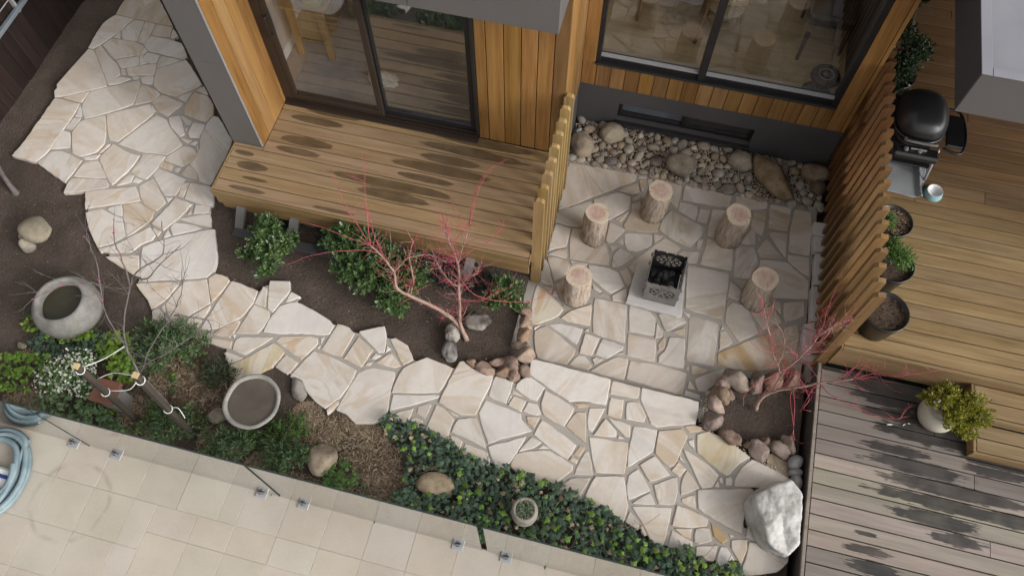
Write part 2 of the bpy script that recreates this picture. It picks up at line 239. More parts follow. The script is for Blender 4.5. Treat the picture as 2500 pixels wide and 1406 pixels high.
MORTAR_PATH=[[(1.57,1.32),(1.84,1.41),(1.92,1.51),(1.92,1.55),(1.72,1.58),(1.60,1.69),(1.56,1.69),(1.53,1.72),(1.53,1.87),(1.58,2.04),(1.62,2.08),(1.70,2.08),(1.85,2.20),(1.53,2.28),(1.51,2.31),(1.35,2.39),(1.05,2.46),(1.02,2.49),(1.02,2.69),(0.35,2.69),(0.17,2.71),(-0.50,2.71),(-0.52,2.71),(-0.51,2.54),(-0.59,2.46),(-0.99,2.46),(-1.14,2.54),(-1.19,2.46),(-1.46,2.50),(-1.51,2.45),(-1.59,2.45),(-1.68,2.57),(-1.79,2.61),(-1.89,2.60),(-1.93,2.64),(-1.95,2.70),(-2.15,2.60),(-2.16,2.58),(-2.24,2.58),(-2.27,2.61),(-2.45,2.61),(-2.48,2.64),(-2.79,2.71),(-2.84,2.75),(-2.85,2.81),(-2.93,2.82),(-2.95,2.83),(-3.00,2.92),(-3.17,2.89),(-3.17,2.85),(-3.21,2.82),(-3.21,2.79),(-3.24,2.75),(-3.53,2.79),(-3.62,2.83),(-3.73,2.83),(-3.77,2.89),(-3.78,2.99),(-3.87,3.12),(-3.94,3.30),(-3.97,3.30),(-4.00,3.33),(-4.05,3.44),(-4.07,3.45),(-4.09,3.50),(-4.08,3.58),(-4.13,3.72),(-4.20,3.77),(-4.20,4.34),(-4.47,4.60),(-4.51,4.60),(-4.56,4.66),(-4.59,4.75),(-4.73,4.88),(-4.73,4.90),(-4.80,4.97),(-4.83,4.97),(-4.98,5.12),(-5.00,5.12),(-5.17,5.29),(-5.17,5.33),(-5.32,5.50),(-5.38,5.50),(-5.41,5.53),(-5.41,5.60),(-5.43,5.60),(-5.73,5.91),(-5.73,5.92),(-5.85,6.04),(-6.24,5.96),(-6.24,5.69),(-6.31,5.56),(-6.30,5.07),(-6.38,4.67),(-6.36,4.50),(-6.31,4.46),(-6.33,3.85),(-6.36,3.62),(-6.05,3.62),(-5.86,3.53),(-5.65,3.46),(-5.62,3.43),(-5.61,3.35),(-5.48,3.40),(-5.41,3.40),(-5.36,3.35),(-5.31,3.23),(-5.27,3.20),(-5.27,3.17),(-5.22,3.08),(-4.99,2.85),(-4.97,2.85),(-4.94,2.81),(-4.85,2.81),(-4.82,2.78),(-4.82,2.75),(-4.45,2.64),(-4.41,2.60),(-4.41,2.54),(-4.25,2.46),(-4.13,2.33),(-4.07,2.20),(-3.81,2.21),(-3.79,2.20),(-3.59,2.16),(-3.32,2.15),(-3.29,2.12),(-3.29,2.08),(-3.20,2.00),(-3.16,1.90),(-3.13,1.88),(-3.10,1.88),(-3.03,1.94),(-2.96,1.97),(-2.83,2.08),(-2.74,2.08),(-2.51,2.00),(-2.36,1.89),(-2.20,1.83),(-2.18,1.80),(-2.14,1.83),(-2.07,1.83),(-1.99,1.83),(-1.91,1.77),(-1.86,1.77),(-1.75,1.80),(-1.66,1.88),(-1.38,1.87),(-1.31,1.85),(-1.28,1.82),(-0.95,1.77),(-0.89,1.70),(-0.73,1.67),(-0.66,1.68),(-0.65,1.70),(-0.58,1.70),(-0.56,1.68),(-0.51,1.72),(-0.44,1.72),(-0.40,1.69),(-0.29,1.66),(-0.07,1.64),(-0.04,1.60),(0.06,1.58),(0.12,1.55),(0.14,1.55),(0.17,1.58),(0.24,1.58),(0.42,1.52),(0.63,1.50),(0.68,1.47),(0.73,1.47),(0.76,1.43),(0.81,1.43),(0.85,1.38),(0.96,1.39),(0.98,1.35),(1.10,1.38),(1.37,1.37),(1.40,1.35)]]
STONES_PATIO=[
("c",[(-0.677,5.028),(-0.662,4.824),(-0.662,4.580),(-0.657,4.432),(-0.361,4.672),(-0.149,4.845),(0.058,4.999),(0.052,5.074),(-0.347,5.060),(-0.661,5.051)]),
("-",[(0.077,5.033),(0.159,5.044),(0.163,5.073),(0.077,5.065)]),
("-",[(0.058,4.815),(0.118,4.873),(0.081,4.967),(-0.088,4.834)]),
("c",[(0.121,4.907),(0.148,4.867),(0.159,4.955),(0.155,5.024),(0.088,5.007)]),
("-",[(0.198,4.953),(0.228,5.059),(0.174,5.046)]),
("-",[(0.270,4.964),(0.322,4.791),(0.447,4.822),(0.531,4.746),(0.534,4.955),(0.529,5.042),(0.242,5.066)]),
("-",[(-0.284,4.459),(-0.118,4.450),(0.047,4.633),(0.042,4.781),(-0.094,4.804),(-0.325,4.659)]),
("-",[(-0.657,4.294),(-0.478,4.285),(-0.377,4.293),(-0.362,4.354),(-0.383,4.466),(-0.336,4.597),(-0.352,4.634),(-0.667,4.407)]),
("-",[(-0.007,4.451),(0.048,4.586),(-0.070,4.471)]),
("t",[(0.086,4.599),(0.029,4.426),(0.052,4.383),(0.240,4.393),(0.377,4.431),(0.397,4.549),(0.307,4.523),(0.192,4.575),(0.145,4.757),(0.069,4.694)]),
("t",[(0.078,4.727),(0.143,4.786),(0.126,4.836),(0.062,4.775)]),
("-",[(0.566,4.876),(0.809,4.884),(1.042,4.897),(1.045,4.936),(1.060,5.054),(0.567,5.059)]),
("-",[(1.102,4.987),(1.206,4.958),(1.270,4.926),(1.429,4.983),(1.428,5.064),(1.101,5.053)]),
("-",[(0.549,4.741),(0.731,4.664),(0.749,4.733),(0.727,4.832),(0.547,4.840)]),
("-",[(0.755,4.668),(0.852,4.649),(0.864,4.821),(0.763,4.813)]),
("-",[(0.406,4.589),(0.392,4.458),(0.556,4.371),(0.730,4.329),(0.828,4.503),(0.850,4.593),(0.468,4.717)]),
("-",[(0.882,4.513),(0.991,4.516),(1.017,4.675),(1.040,4.847),(0.888,4.834)]),
("c",[(1.294,4.817),(1.297,4.713),(1.416,4.640),(1.431,4.761),(1.432,4.953),(1.297,4.910)]),
("t",[(1.465,4.757),(1.660,4.764),(1.677,5.044),(1.463,5.043)]),
("-",[(1.691,4.774),(1.700,4.527),(1.899,4.527),(1.896,4.825),(1.878,5.049),(1.717,5.043)]),
("-",[(-0.645,3.946),(-0.581,4.000),(-0.481,4.039),(-0.488,4.136),(-0.485,4.255),(-0.645,4.270)]),
("-",[(-0.460,4.090),(-0.421,3.916),(-0.221,3.924),(-0.027,3.930),(-0.029,4.008),(-0.109,4.179),(-0.220,4.133),(-0.341,4.282),(-0.461,4.261)]),
("-",[(-0.110,4.199),(-0.079,4.176),(-0.028,4.206),(0.056,4.377),(-0.109,4.420)]),
("-",[(-0.556,3.906),(-0.447,3.910),(-0.476,4.009),(-0.544,3.984),(-0.636,3.908)]),
("-",[(-0.579,3.750),(-0.507,3.624),(-0.418,3.728),(-0.399,3.830),(-0.436,3.875),(-0.541,3.890),(-0.637,3.874)]),
("-",[(-0.380,3.848),(-0.242,3.868),(-0.224,3.903),(-0.409,3.888)]),
("-",[(0.078,4.191),(0.046,4.279),(0.010,4.210)]),
("-",[(0.085,4.210),(0.124,4.149),(0.208,4.152),(0.346,4.264),(0.333,4.381),(0.098,4.347),(0.062,4.322)]),
("-",[(0.374,4.292),(0.448,4.395),(0.349,4.393)]),
("t",[(-0.030,4.092),(0.026,4.173),(-0.062,4.150)]),
("-",[(0.007,3.922),(0.071,3.938),(0.211,4.095),(0.048,4.150),(-0.005,4.049)]),
("c",[(0.238,4.088),(0.177,3.958),(0.241,3.907),(0.363,4.025),(0.422,4.199),(0.594,4.224),(0.645,4.306),(0.466,4.378)]),
("-",[(0.790,4.332),(0.825,4.334),(0.848,4.457),(0.788,4.435)]),
("c",[(0.622,4.233),(0.709,4.194),(0.722,4.153),(0.823,4.170),(0.826,4.303),(0.664,4.271)]),
("t",[(0.857,4.169),(1.164,4.171),(1.150,4.456),(0.886,4.475)]),
("-",[(1.191,4.101),(1.359,4.128),(1.368,4.198),(1.422,4.306),(1.384,4.399),(1.351,4.496),(1.188,4.464)]),
("-",[(1.216,4.527),(1.213,4.500),(1.362,4.530),(1.346,4.674),(1.313,4.706)]),
("-",[(1.388,4.547),(1.410,4.611),(1.375,4.614)]),
("c",[(1.594,4.538),(1.675,4.450),(1.654,4.732),(1.476,4.705)]),
("t",[(1.386,4.469),(1.423,4.390),(1.641,4.445),(1.466,4.620)]),
("-",[(1.698,4.423),(1.842,4.317),(1.919,4.290),(1.901,4.499),(1.695,4.488)]),
("c",[(1.424,4.235),(1.362,4.173),(1.488,4.038),(1.605,3.976),(1.702,3.992),(1.924,4.040),(1.914,4.242),(1.682,4.399),(1.433,4.362)]),
("g",[(0.765,3.856),(0.784,3.646),(1.144,3.620),(1.158,3.988),(1.147,4.130),(0.738,4.127)]),
("-",[(1.298,3.999),(1.331,4.085),(1.188,4.072)]),
("-",[(1.169,3.881),(1.288,3.863),(1.289,3.968),(1.176,4.041)]),
("-",[(-0.147,3.730),(0.058,3.626),(0.168,3.741),(0.080,3.878),(-0.009,3.897),(-0.223,3.884)]),
("-",[(0.208,3.755),(0.239,3.792),(0.208,3.881),(0.155,3.946),(0.092,3.891)]),
("-",[(0.089,3.559),(0.215,3.568),(0.217,3.635),(0.194,3.720),(0.068,3.606)]),
("-",[(-0.637,3.590),(-0.504,3.575),(-0.635,3.832),(-0.695,3.833)]),
("-",[(-0.401,3.447),(-0.357,3.385),(-0.391,3.498),(-0.413,3.686),(-0.486,3.601)]),
("-",[(-0.517,3.497),(-0.498,3.548),(-0.595,3.547)]),
("-",[(-0.491,3.470),(-0.428,3.463),(-0.476,3.528),(-0.488,3.518)]),
("y",[(-0.669,3.330),(-0.639,3.120),(-0.569,3.130),(-0.386,3.272),(-0.354,3.347),(-0.589,3.524),(-0.665,3.546)]),
("-",[(-0.122,3.635),(-0.053,3.606),(-0.036,3.629),(-0.150,3.699)]),
("-",[(-0.044,3.594),(0.039,3.577),(0.059,3.587),(-0.024,3.617)]),
("c",[(-0.220,3.234),(-0.070,3.240),(-0.103,3.467),(-0.300,3.337),(-0.359,3.248)]),
("-",[(-0.071,3.401),(-0.032,3.178),(0.282,3.144),(0.246,3.401),(0.227,3.542),(0.018,3.538),(-0.087,3.544)]),
("w",[(0.302,3.278),(0.541,3.293),(0.525,3.470),(0.463,3.529),(0.257,3.550)]),
("-",[(0.580,3.454),(0.647,3.360),(0.821,3.506),(0.762,3.549),(0.588,3.546),(0.541,3.517)]),
("c",[(0.555,3.266),(0.617,3.295),(0.615,3.349),(0.547,3.428)]),
("-",[(0.834,3.549),(0.841,3.596),(0.770,3.599)]),
("-",[(1.172,3.769),(1.193,3.836),(1.172,3.837)]),
("c",[(1.176,3.761),(1.177,3.590),(1.333,3.425),(1.503,3.562),(1.351,3.819),(1.218,3.824)]),
("-",[(1.533,3.600),(1.705,3.730),(1.582,3.925),(1.375,3.825)]),
("-",[(1.611,3.890),(1.688,3.807),(1.674,3.941),(1.614,3.947)]),
("t",[(1.708,3.850),(1.742,3.739),(1.906,3.841),(1.892,4.003),(1.705,3.939)]),
("c",[(-0.541,2.914),(-0.484,2.796),(-0.208,2.792),(-0.152,2.928),(-0.154,2.970),(-0.323,3.056),(-0.477,3.137),(-0.575,3.057)]),
("-",[(-0.332,3.097),(-0.155,3.021),(-0.131,3.192),(-0.355,3.197),(-0.459,3.156)]),
("-",[(-0.105,3.175),(-0.076,3.177),(-0.076,3.206),(-0.108,3.190)]),
("-",[(-0.109,2.942),(0.008,2.944),(0.043,3.136),(-0.099,3.151)]),
("-",[(0.040,2.965),(0.149,2.950),(0.279,3.078),(0.280,3.111),(0.072,3.140)]),
("-",[(-0.578,3.066),(-0.539,3.125),(-0.587,3.099)]),
("c",[(-0.181,2.803),(0.001,2.792),(0.032,2.846),(-0.055,2.924),(-0.114,2.921)]),
("-",[(0.017,2.909),(0.049,2.864),(0.119,2.933),(0.044,2.934)]),
("c",[(0.119,2.892),(0.024,2.786),(0.343,2.782),(0.343,2.996),(0.245,2.992)]),
("-",[(0.303,3.032),(0.293,3.050),(0.245,3.024)]),
("t",[(0.327,3.031),(0.592,3.031),(0.562,3.250),(0.298,3.252)]),
("t",[(0.364,2.793),(0.889,2.766),(0.901,2.987),(0.623,3.004),(0.368,2.985)]),
("-",[(0.671,3.157),(0.619,3.097),(0.624,3.030),(0.862,3.025),(0.828,3.331),(0.686,3.311)]),
("-",[(0.592,3.213),(0.606,3.141),(0.658,3.183),(0.658,3.263),(0.636,3.304)]),
("-",[(0.773,3.359),(0.823,3.365),(0.811,3.444),(0.710,3.370)]),
("g",[(0.878,3.117),(1.129,3.114),(1.116,3.562),(0.866,3.584),(0.837,3.569)]),
("-",[(1.163,3.291),(1.275,3.405),(1.191,3.502),(1.142,3.490)]),
("-",[(1.147,3.508),(1.177,3.523),(1.159,3.554)]),
("-",[(0.891,3.023),(0.912,3.015),(0.904,3.068),(0.891,3.065)]),
("t",[(0.946,2.979),(1.067,3.036),(1.090,3.073),(0.931,3.075)]),
("-",[(1.033,2.836),(1.092,2.854),(1.196,2.981),(1.256,3.057),(1.348,3.122),(1.209,3.108),(0.979,2.947)]),
("-",[(0.927,2.840),(1.002,2.846),(0.932,2.923)]),
("-",[(0.911,2.770),(1.049,2.763),(1.056,2.806),(0.910,2.818)]),
("o",[(1.169,3.145),(1.286,3.146),(1.474,3.157),(1.787,3.263),(1.863,3.309),(1.875,3.633),(1.858,3.746),(1.565,3.564),(1.298,3.373),(1.153,3.261)]),
]
MORTAR_PATIO=[[(0.76,2.78),(1.04,2.78),(1.05,2.84),(1.11,2.89),(1.20,3.02),(1.36,3.16),(1.48,3.17),(1.78,3.27),(1.85,3.32),(1.86,3.69),(1.84,3.81),(1.89,3.85),(1.88,4.03),(1.91,4.05),(1.87,5.04),(1.43,5.04),(1.42,5.06),(0.39,5.04),(0.04,5.07),(-0.66,5.04),(-0.64,3.96),(-0.62,3.95),(-0.62,3.87),(-0.66,3.82),(-0.68,3.82),(-0.68,3.80),(-0.63,3.64),(-0.63,3.56),(-0.66,3.54),(-0.66,3.31),(-0.64,3.17),(-0.63,3.13),(-0.60,3.13),(-0.56,3.08),(-0.54,2.94),(-0.48,2.81),(-0.01,2.81),(0.27,2.79),(0.57,2.80)]]
STONES_STRIP=[
("-",[(1.887,4.731),(1.987,4.731),(2.070,4.727),(2.058,4.892),(1.979,4.885),(1.889,4.875)]),
("-",[(1.916,4.540),(2.054,4.558),(2.057,4.707),(2.023,4.711),(1.901,4.718)]),
("-",[(1.949,4.160),(2.035,4.184),(2.068,4.188),(2.026,4.527),(1.934,4.509)]),
("-",[(1.932,4.008),(1.948,3.766),(1.993,3.768),(2.065,3.784),(2.055,4.145),(2.013,4.140),(1.930,4.134)]),
("-",[(1.956,3.664),(1.993,3.664),(2.041,3.667),(2.050,3.773),(1.962,3.744),(1.891,3.710)]),
("-",[(1.891,3.528),(1.906,3.355),(2.008,3.332),(2.059,3.336),(2.042,3.658),(1.986,3.653),(1.888,3.660)]),
]
MORTAR_STRIP=[[(1.97,3.35),(2.05,3.35),(2.03,3.56),(2.03,3.75),(2.05,3.80),(2.05,4.27),(2.02,4.43),(2.02,4.56),(2.04,4.57),(2.04,4.73),(2.06,4.74),(2.05,4.88),(1.98,4.88),(1.90,4.87),(1.96,4.22),(1.96,4.14),(1.94,4.13),(1.95,3.74),(1.91,3.71),(1.90,3.47),(1.91,3.37)]]

MAPLE_A={"t1":[(-1.154,2.760,-0.020),(-1.215,2.824,0.060),(-1.296,2.856,0.160),(-1.379,2.859,0.270),(-1.479,2.842,0.400),(-1.594,2.824,0.520),(-1.708,2.807,0.620),(-1.767,2.814,0.680),(-1.781,2.849,0.740),(-1.798,2.894,0.800),(-1.855,2.919,0.900),(-1.927,2.953,0.980),(-1.993,2.969,1.050)],
"t2":[(-1.173,2.780,0.020),(-1.227,2.837,0.120),(-1.248,2.898,0.250),(-1.263,2.979,0.380),(-1.280,3.040,0.500),(-1.280,3.082,0.580),(-1.303,3.137,0.700),(-1.330,3.179,0.800),(-1.377,3.213,0.900),(-1.416,3.248,1.000),(-1.436,3.266,1.050)],
"t3":[(-1.664,2.820,0.560),(-1.636,2.897,0.680),(-1.663,2.960,0.780),(-1.695,3.050,0.900),(-1.669,3.122,1.000)],
"b1":[(-1.303,3.137,0.700),(-1.281,3.225,0.850),(-1.247,3.290,1.000),(-1.236,3.335,1.100)],
"b2":[(-1.798,2.894,0.800),(-1.736,2.985,0.850),(-1.691,3.029,0.880),(-1.535,3.111,0.850),(-1.423,3.098,0.820),(-1.325,3.129,0.780)],
"b3":[(-1.273,3.042,0.500),(-1.216,3.098,0.580),(-1.127,3.128,0.660),(-1.118,3.173,0.720)],
"b4":[(-1.280,3.040,0.500),(-1.350,3.033,0.560),(-1.456,3.100,0.660),(-1.519,3.145,0.740)],
"r1":[(-1.993,2.969,1.050),(-2.027,3.064,1.150),(-2.056,3.157,1.250),(-2.086,3.269,1.380),(-2.135,3.447,1.550)],
"r2":[(-1.993,2.969,1.050),(-2.104,3.063,1.120),(-2.203,3.140,1.220),(-2.314,3.253,1.350),(-2.420,3.386,1.450)],
"r3":[(-1.927,2.953,0.980),(-2.048,2.944,1.000),(-2.179,2.902,1.000),(-2.350,2.855,0.980),(-2.543,2.791,0.920),(-2.722,2.695,0.850)],
"r4":[(-1.993,2.969,1.050),(-2.192,2.983,1.080),(-2.379,3.006,1.100),(-2.616,3.017,1.120)],
"r5":[(-1.236,3.335,1.100),(-1.236,3.446,1.220),(-1.207,3.532,1.380),(-1.164,3.582,1.500),(-1.089,3.632,1.600),(-0.990,3.659,1.680)],
"r6":[(-1.234,3.328,1.100),(-1.216,3.438,1.220),(-1.192,3.515,1.380),(-1.147,3.570,1.500),(-1.076,3.623,1.600),(-1.013,3.643,1.660)],
"r7":[(-1.855,2.919,0.900),(-1.956,3.019,1.050),(-2.036,3.144,1.150),(-2.090,3.230,1.220)],
"r8":[(-1.330,3.179,0.800),(-1.203,3.236,0.850),(-1.048,3.347,0.920),(-0.970,3.444,1.000)],
"r9":[(-1.236,3.335,1.100),(-1.322,3.322,1.100),(-1.461,3.550,1.200)],
"r10":[(-1.280,3.082,0.580),(-1.116,2.997,0.500),(-0.900,3.029,0.420),(-0.658,3.125,0.350),(-0.496,3.252,0.350)],
"r11":[(-1.263,2.979,0.380),(-1.088,3.012,0.360),(-0.960,3.109,0.400),(-0.825,3.181,0.450)],
}
MAPLE_B={"t1":[(1.538,2.749,-0.020),(1.531,2.792,0.080),(1.558,2.821,0.180),(1.607,2.836,0.280),(1.699,2.849,0.380),(1.804,2.861,0.480),(1.899,2.885,0.550),(2.008,2.904,0.620),(2.127,2.922,0.700)],
"t2":[(1.558,2.821,0.180),(1.598,2.865,0.300),(1.611,2.919,0.420),(1.629,2.961,0.520),(1.679,3.009,0.620),(1.712,3.051,0.720),(1.748,3.101,0.800),(1.768,3.146,0.880),(1.838,3.207,0.950),(1.931,3.263,1.000)],
"t3":[(1.611,2.919,0.420),(1.558,2.981,0.520),(1.472,3.033,0.620),(1.417,3.129,0.720),(1.345,3.219,0.820),(1.287,3.301,0.900)],
"t4":[(1.558,2.981,0.520),(1.569,3.096,0.620),(1.526,3.185,0.700),(1.441,3.223,0.780)],
"r1":[(2.127,2.922,0.700),(2.241,2.968,0.780),(2.375,2.952,0.850),(2.528,2.993,0.900),(2.678,3.040,0.950)],
"r2":[(1.748,3.101,0.800),(1.760,3.163,0.880),(1.778,3.229,0.950),(1.768,3.306,1.020),(1.786,3.441,1.100),(1.812,3.517,1.150)],
"r3":[(1.727,2.853,0.400),(1.741,2.714,0.450),(1.748,2.569,0.450),(1.764,2.416,0.420)],
"r4":[(1.727,2.853,0.400),(1.709,2.728,0.440),(1.738,2.566,0.450),(1.786,2.396,0.400)],
"r5":[(1.804,2.861,0.480),(1.842,2.741,0.500),(1.806,2.647,0.500),(1.867,2.644,0.500)],
"r6":[(1.287,3.301,0.900),(1.264,3.328,0.950),(1.197,3.356,1.000)],
"r7":[(1.345,3.219,0.820),(1.373,3.274,0.880),(1.361,3.361,0.950)],
"r8":[(1.899,2.885,0.550),(1.990,2.779,0.600),(2.218,2.703,0.620),(2.435,2.677,0.650),(2.521,2.688,0.660)],
"r9":[(2.008,2.904,0.620),(2.088,2.983,0.660),(2.161,3.052,0.720),(2.302,3.040,0.700)],
"r10":[(1.629,2.961,0.520),(1.444,2.808,0.500),(1.333,2.686,0.450),(1.340,2.593,0.400)],
"r11":[(1.472,3.033,0.620),(1.343,3.021,0.660),(1.259,3.059,0.700)],
"r12":[(1.748,3.101,0.800),(1.809,3.135,0.860),(1.871,3.257,0.940),(1.904,3.284,0.980)],
}
SAPLING={"t1":[(-3.435,1.426,0.000),(-3.487,1.463,0.250),(-3.521,1.496,0.500),(-3.551,1.516,0.720),(-3.548,1.565,0.920),(-3.540,1.617,1.100),(-3.505,1.696,1.300),(-3.464,1.776,1.450),(-3.390,1.903,1.650),(-3.360,1.960,1.720)],
"b1":[(-3.540,1.617,1.100),(-3.587,1.675,1.300),(-3.613,1.766,1.500),(-3.624,1.860,1.620),(-3.634,1.944,1.720),(-3.684,2.043,1.820),(-3.743,2.111,1.900)],
"b2":[(-3.551,1.516,0.720),(-3.406,1.712,1.000),(-3.293,1.855,1.150),(-3.237,1.945,1.220),(-3.177,2.041,1.350),(-3.149,2.105,1.450)],
"b3":[(-3.561,1.537,0.800),(-3.415,1.607,0.880),(-3.258,1.716,0.950),(-3.133,1.827,1.020)],
"b4":[(-3.360,1.960,1.720),(-3.284,2.005,1.800),(-3.132,2.080,1.900),(-3.113,2.152,1.950),(-3.152,2.290,2.050)],
"b5":[(-3.390,1.903,1.650),(-3.436,2.019,1.800),(-3.503,2.119,1.900),(-3.553,2.252,1.950)],
"b6":[(-3.360,1.960,1.720),(-3.235,1.958,1.750),(-3.145,2.029,1.850),(-3.000,2.181,1.950)],
"b7":[(-3.632,1.875,1.620),(-3.707,1.858,1.650),(-3.844,1.762,1.700),(-3.996,1.621,1.700)],
"b8":[(-3.222,1.913,1.220),(-3.054,1.946,1.200),(-2.950,1.942,1.150),(-2.919,1.791,1.100)],
}

# ------------------------------------------------------------------ helpers
def setp(o, label=None, cat=None, group=None, kind=None):
    if label: o['label'] = label
    if cat: o['category'] = cat
    if group: o['group'] = group
    if kind: o['kind'] = kind
    return o
def wloc(p):
    v = Vector((0, 0, 0))
    while p is not None:
        v += p.location; p = p.parent
    return v
def thing(name, label, cat, loc=(0, 0, 0), group=None):
    o = bpy.data.objects.new(name, None); col.objects.link(o); o.location = loc; o.empty_display_size = 0.1
    return setp(o, label, cat, group)
def mesh(name, verts, faces, mat, smooth=False):
    me = bpy.data.meshes.new(name); me.from_pydata([tuple(v) for v in verts], [], faces)
    if mat: me.materials.append(mat)
    if smooth: me.polygons.foreach_set('use_smooth', [True]*len(me.polygons))
    me.update(); return me
def obj(name, verts, faces, mat, parent=None, smooth=False, base=None):
    """verts in world metres; the object's origin is put at base (default: parent's place)"""
    off = Vector(base) if base is not None else wloc(parent)
    me = mesh(name, [Vector(v)-off for v in verts], faces, mat, smooth)
    o = bpy.data.objects.new(name, me); col.objects.link(o); o.location = off
    if parent is not None: o.parent = parent; o.location = off - wloc(parent)
    return o
def inst(name, me, parent=None, loc=(0, 0, 0), rot=(0, 0, 0), scale=(1, 1, 1)):
    o = bpy.data.objects.new(name, me); col.objects.link(o)
    if parent is not None: o.parent = parent
    o.location = Vector(loc) - wloc(parent); o.rotation_euler = rot; o.scale = scale
    return o
def copy_tree(o, parent=None):
    c = o.copy(); col.objects.link(c); c.parent = parent
    for ch in list(o.children): copy_tree(ch, c)
    return c

def box(x0, x1, y0, y1, z0, z1, b=0.0):
    if x0 > x1: x0, x1 = x1, x0
    if y0 > y1: y0, y1 = y1, y0
    if b <= 0:
        v = [(x0,y0,z0),(x1,y0,z0),(x1,y1,z0),(x0,y1,z0),(x0,y0,z1),(x1,y0,z1),(x1,y1,z1),(x0,y1,z1)]
        return v, [(0,3,2,1),(4,5,6,7),(0,1,5,4),(1,2,6,5),(2,3,7,6),(3,0,4,7)]
    bm = bmesh.new(); bmesh.ops.create_cube(bm, size=1.0)
    for vv in bm.verts:
        vv.co = Vector(((x0+x1)/2 + vv.co.x*(x1-x0), (y0+y1)/2 + vv.co.y*(y1-y0), (z0+z1)/2 + vv.co.z*(z1-z0)))
    bmesh.ops.bevel(bm, geom=list(bm.edges), offset=b, segments=1, affect='EDGES', profile=0.5)
    bm.verts.index_update()
    v = [tuple(x.co) for x in bm.verts]; f = [tuple(x.index for x in fc.verts) for fc in bm.faces]; bm.free()
    return v, f
def join(*parts):
    V, F = [], []
    for v, f in parts:
        n = len(V); V += list(v); F += [tuple(i+n for i in q) for q in f]
    return V, F
def rotz(vf, ang, c):
    ca, sa = math.cos(ang), math.sin(ang)
    return [(c[0]+(x-c[0])*ca-(y-c[1])*sa, c[1]+(x-c[0])*sa+(y-c[1])*ca, z) for x, y, z in vf[0]], vf[1]
def prism(poly, z0, z1):
    n = len(poly)
    v = [(x, y, z0) for x, y in poly] + [(x, y, z1) for x, y in poly]
    f = [tuple(range(n, 2*n)), tuple(range(n-1, -1, -1))] + [(i, (i+1) % n, n+(i+1) % n, n+i) for i in range(n)]
    return v, f
def lathe(prof, c, seg=32, wob=0.0, seed=0, sx=1.0, sy=1.0):
    """prof: list of (r,z) bottom to top"""
    V, F = [], []
    for k, (r, z) in enumerate(prof):
        for i in range(seg):
            a = 2*math.pi*i/seg
            rr = r*(1 + wob*mnoise.noise(Vector((math.cos(a)*1.5+seed, math.sin(a)*1.5, z*4))))
            V.append((c[0]+rr*math.cos(a)*sx, c[1]+rr*math.sin(a)*sy, c[2]+z))
    for k in range(len(prof)-1):
        for i in range(seg):
            j = (i+1) % seg
            F.append((k*seg+i, k*seg+j, (k+1)*seg+j, (k+1)*seg+i))
    F.append(tuple(range(seg-1, -1, -1))); F.append(tuple(range((len(prof)-1)*seg, len(prof)*seg)))
    return V, F
def tube(pts, rad, sides=6, cap=True):
    P = [Vector(p) for p in pts]; n = len(P)
    if not isinstance(rad, (list, tuple)): rad = [rad]*n
    V, F = [], []; ref = Vector((0.3, 0.2, 1)).normalized(); prev = None
    for i in range(n):
        d = (P[min(i+1, n-1)] - P[max(i-1, 0)])
        if d.length < 1e-7: d = Vector((0, 0, 1))
        d.normalize()
        if prev is None:
            a = d.cross(ref)
            if a.length < 1e-3: a = d.cross(Vector((1, 0, 0)))
        else:
            a = prev - d*prev.dot(d)
            if a.length < 1e-4: a = d.cross(ref)
        a.normalize(); prev = a; b = d.cross(a)
        for k in range(sides):
            t = 2*math.pi*k/sides
            V.append(P[i] + (a*math.cos(t)+b*math.sin(t))*rad[i])
    for i in range(n-1):
        for k in range(sides):
            j = (k+1) % sides
            F.append((i*sides+k, i*sides+j, (i+1)*sides+j, (i+1)*sides+k))
    if cap: F.append(tuple(range(sides-1, -1, -1))); F.append(tuple(range((n-1)*sides, n*sides)))
    return V, F
def smooth_line(pts, sub=3):
    P = [Vector(p) for p in pts]; out = []
    for i in range(len(P)-1):
        p0, p1, p2, p3 = P[max(i-1,0)], P[i], P[i+1], P[min(i+2,len(P)-1)]
        for k in range(sub):
            t = k/sub
            out.append(0.5*((2*p1)+(p2-p0)*t+(2*p0-5*p1+4*p2-p3)*t*t+(3*p1-p0-3*p2+p3)*t**3))
    out.append(P[-1]); return out
_ico = {}
def ico(sub):
    if sub not in _ico:
        bm = bmesh.new(); bmesh.ops.create_icosphere(bm, subdivisions=sub, radius=1.0)
        bm.verts.index_update()
        _ico[sub] = ([v.co.copy() for v in bm.verts], [tuple(v.index for v in f.verts) for f in bm.faces]); bm.free()
    return _ico[sub]
def rock(sub, seed, dims, amp=0.22, freq=1.1, facets=0, fine=0.04):
    """rock centred on 0"""
    V, F = ico(sub); rr = random.Random(seed); out = []
    planes = []
    for _ in range(facets):
        n = Vector((rr.gauss(0,1), rr.gauss(0,1), rr.gauss(0,.8))).normalized(); planes.append((n, rr.uniform(.62, .86)))
    s = Vector((seed*3.17 % 91, seed*1.71 % 57, seed*.77 % 33))
    for v in V:
        p = v*(1 + amp*mnoise.noise(v*freq+s) + fine*mnoise.noise(v*4.5+s))
        for n, d in planes:
            t = p.dot(n)
            if t > d: p = p - n*(t-d)*.92
        out.append(Vector((p.x*dims[0], p.y*dims[1], p.z*dims[2])))
    return out, F

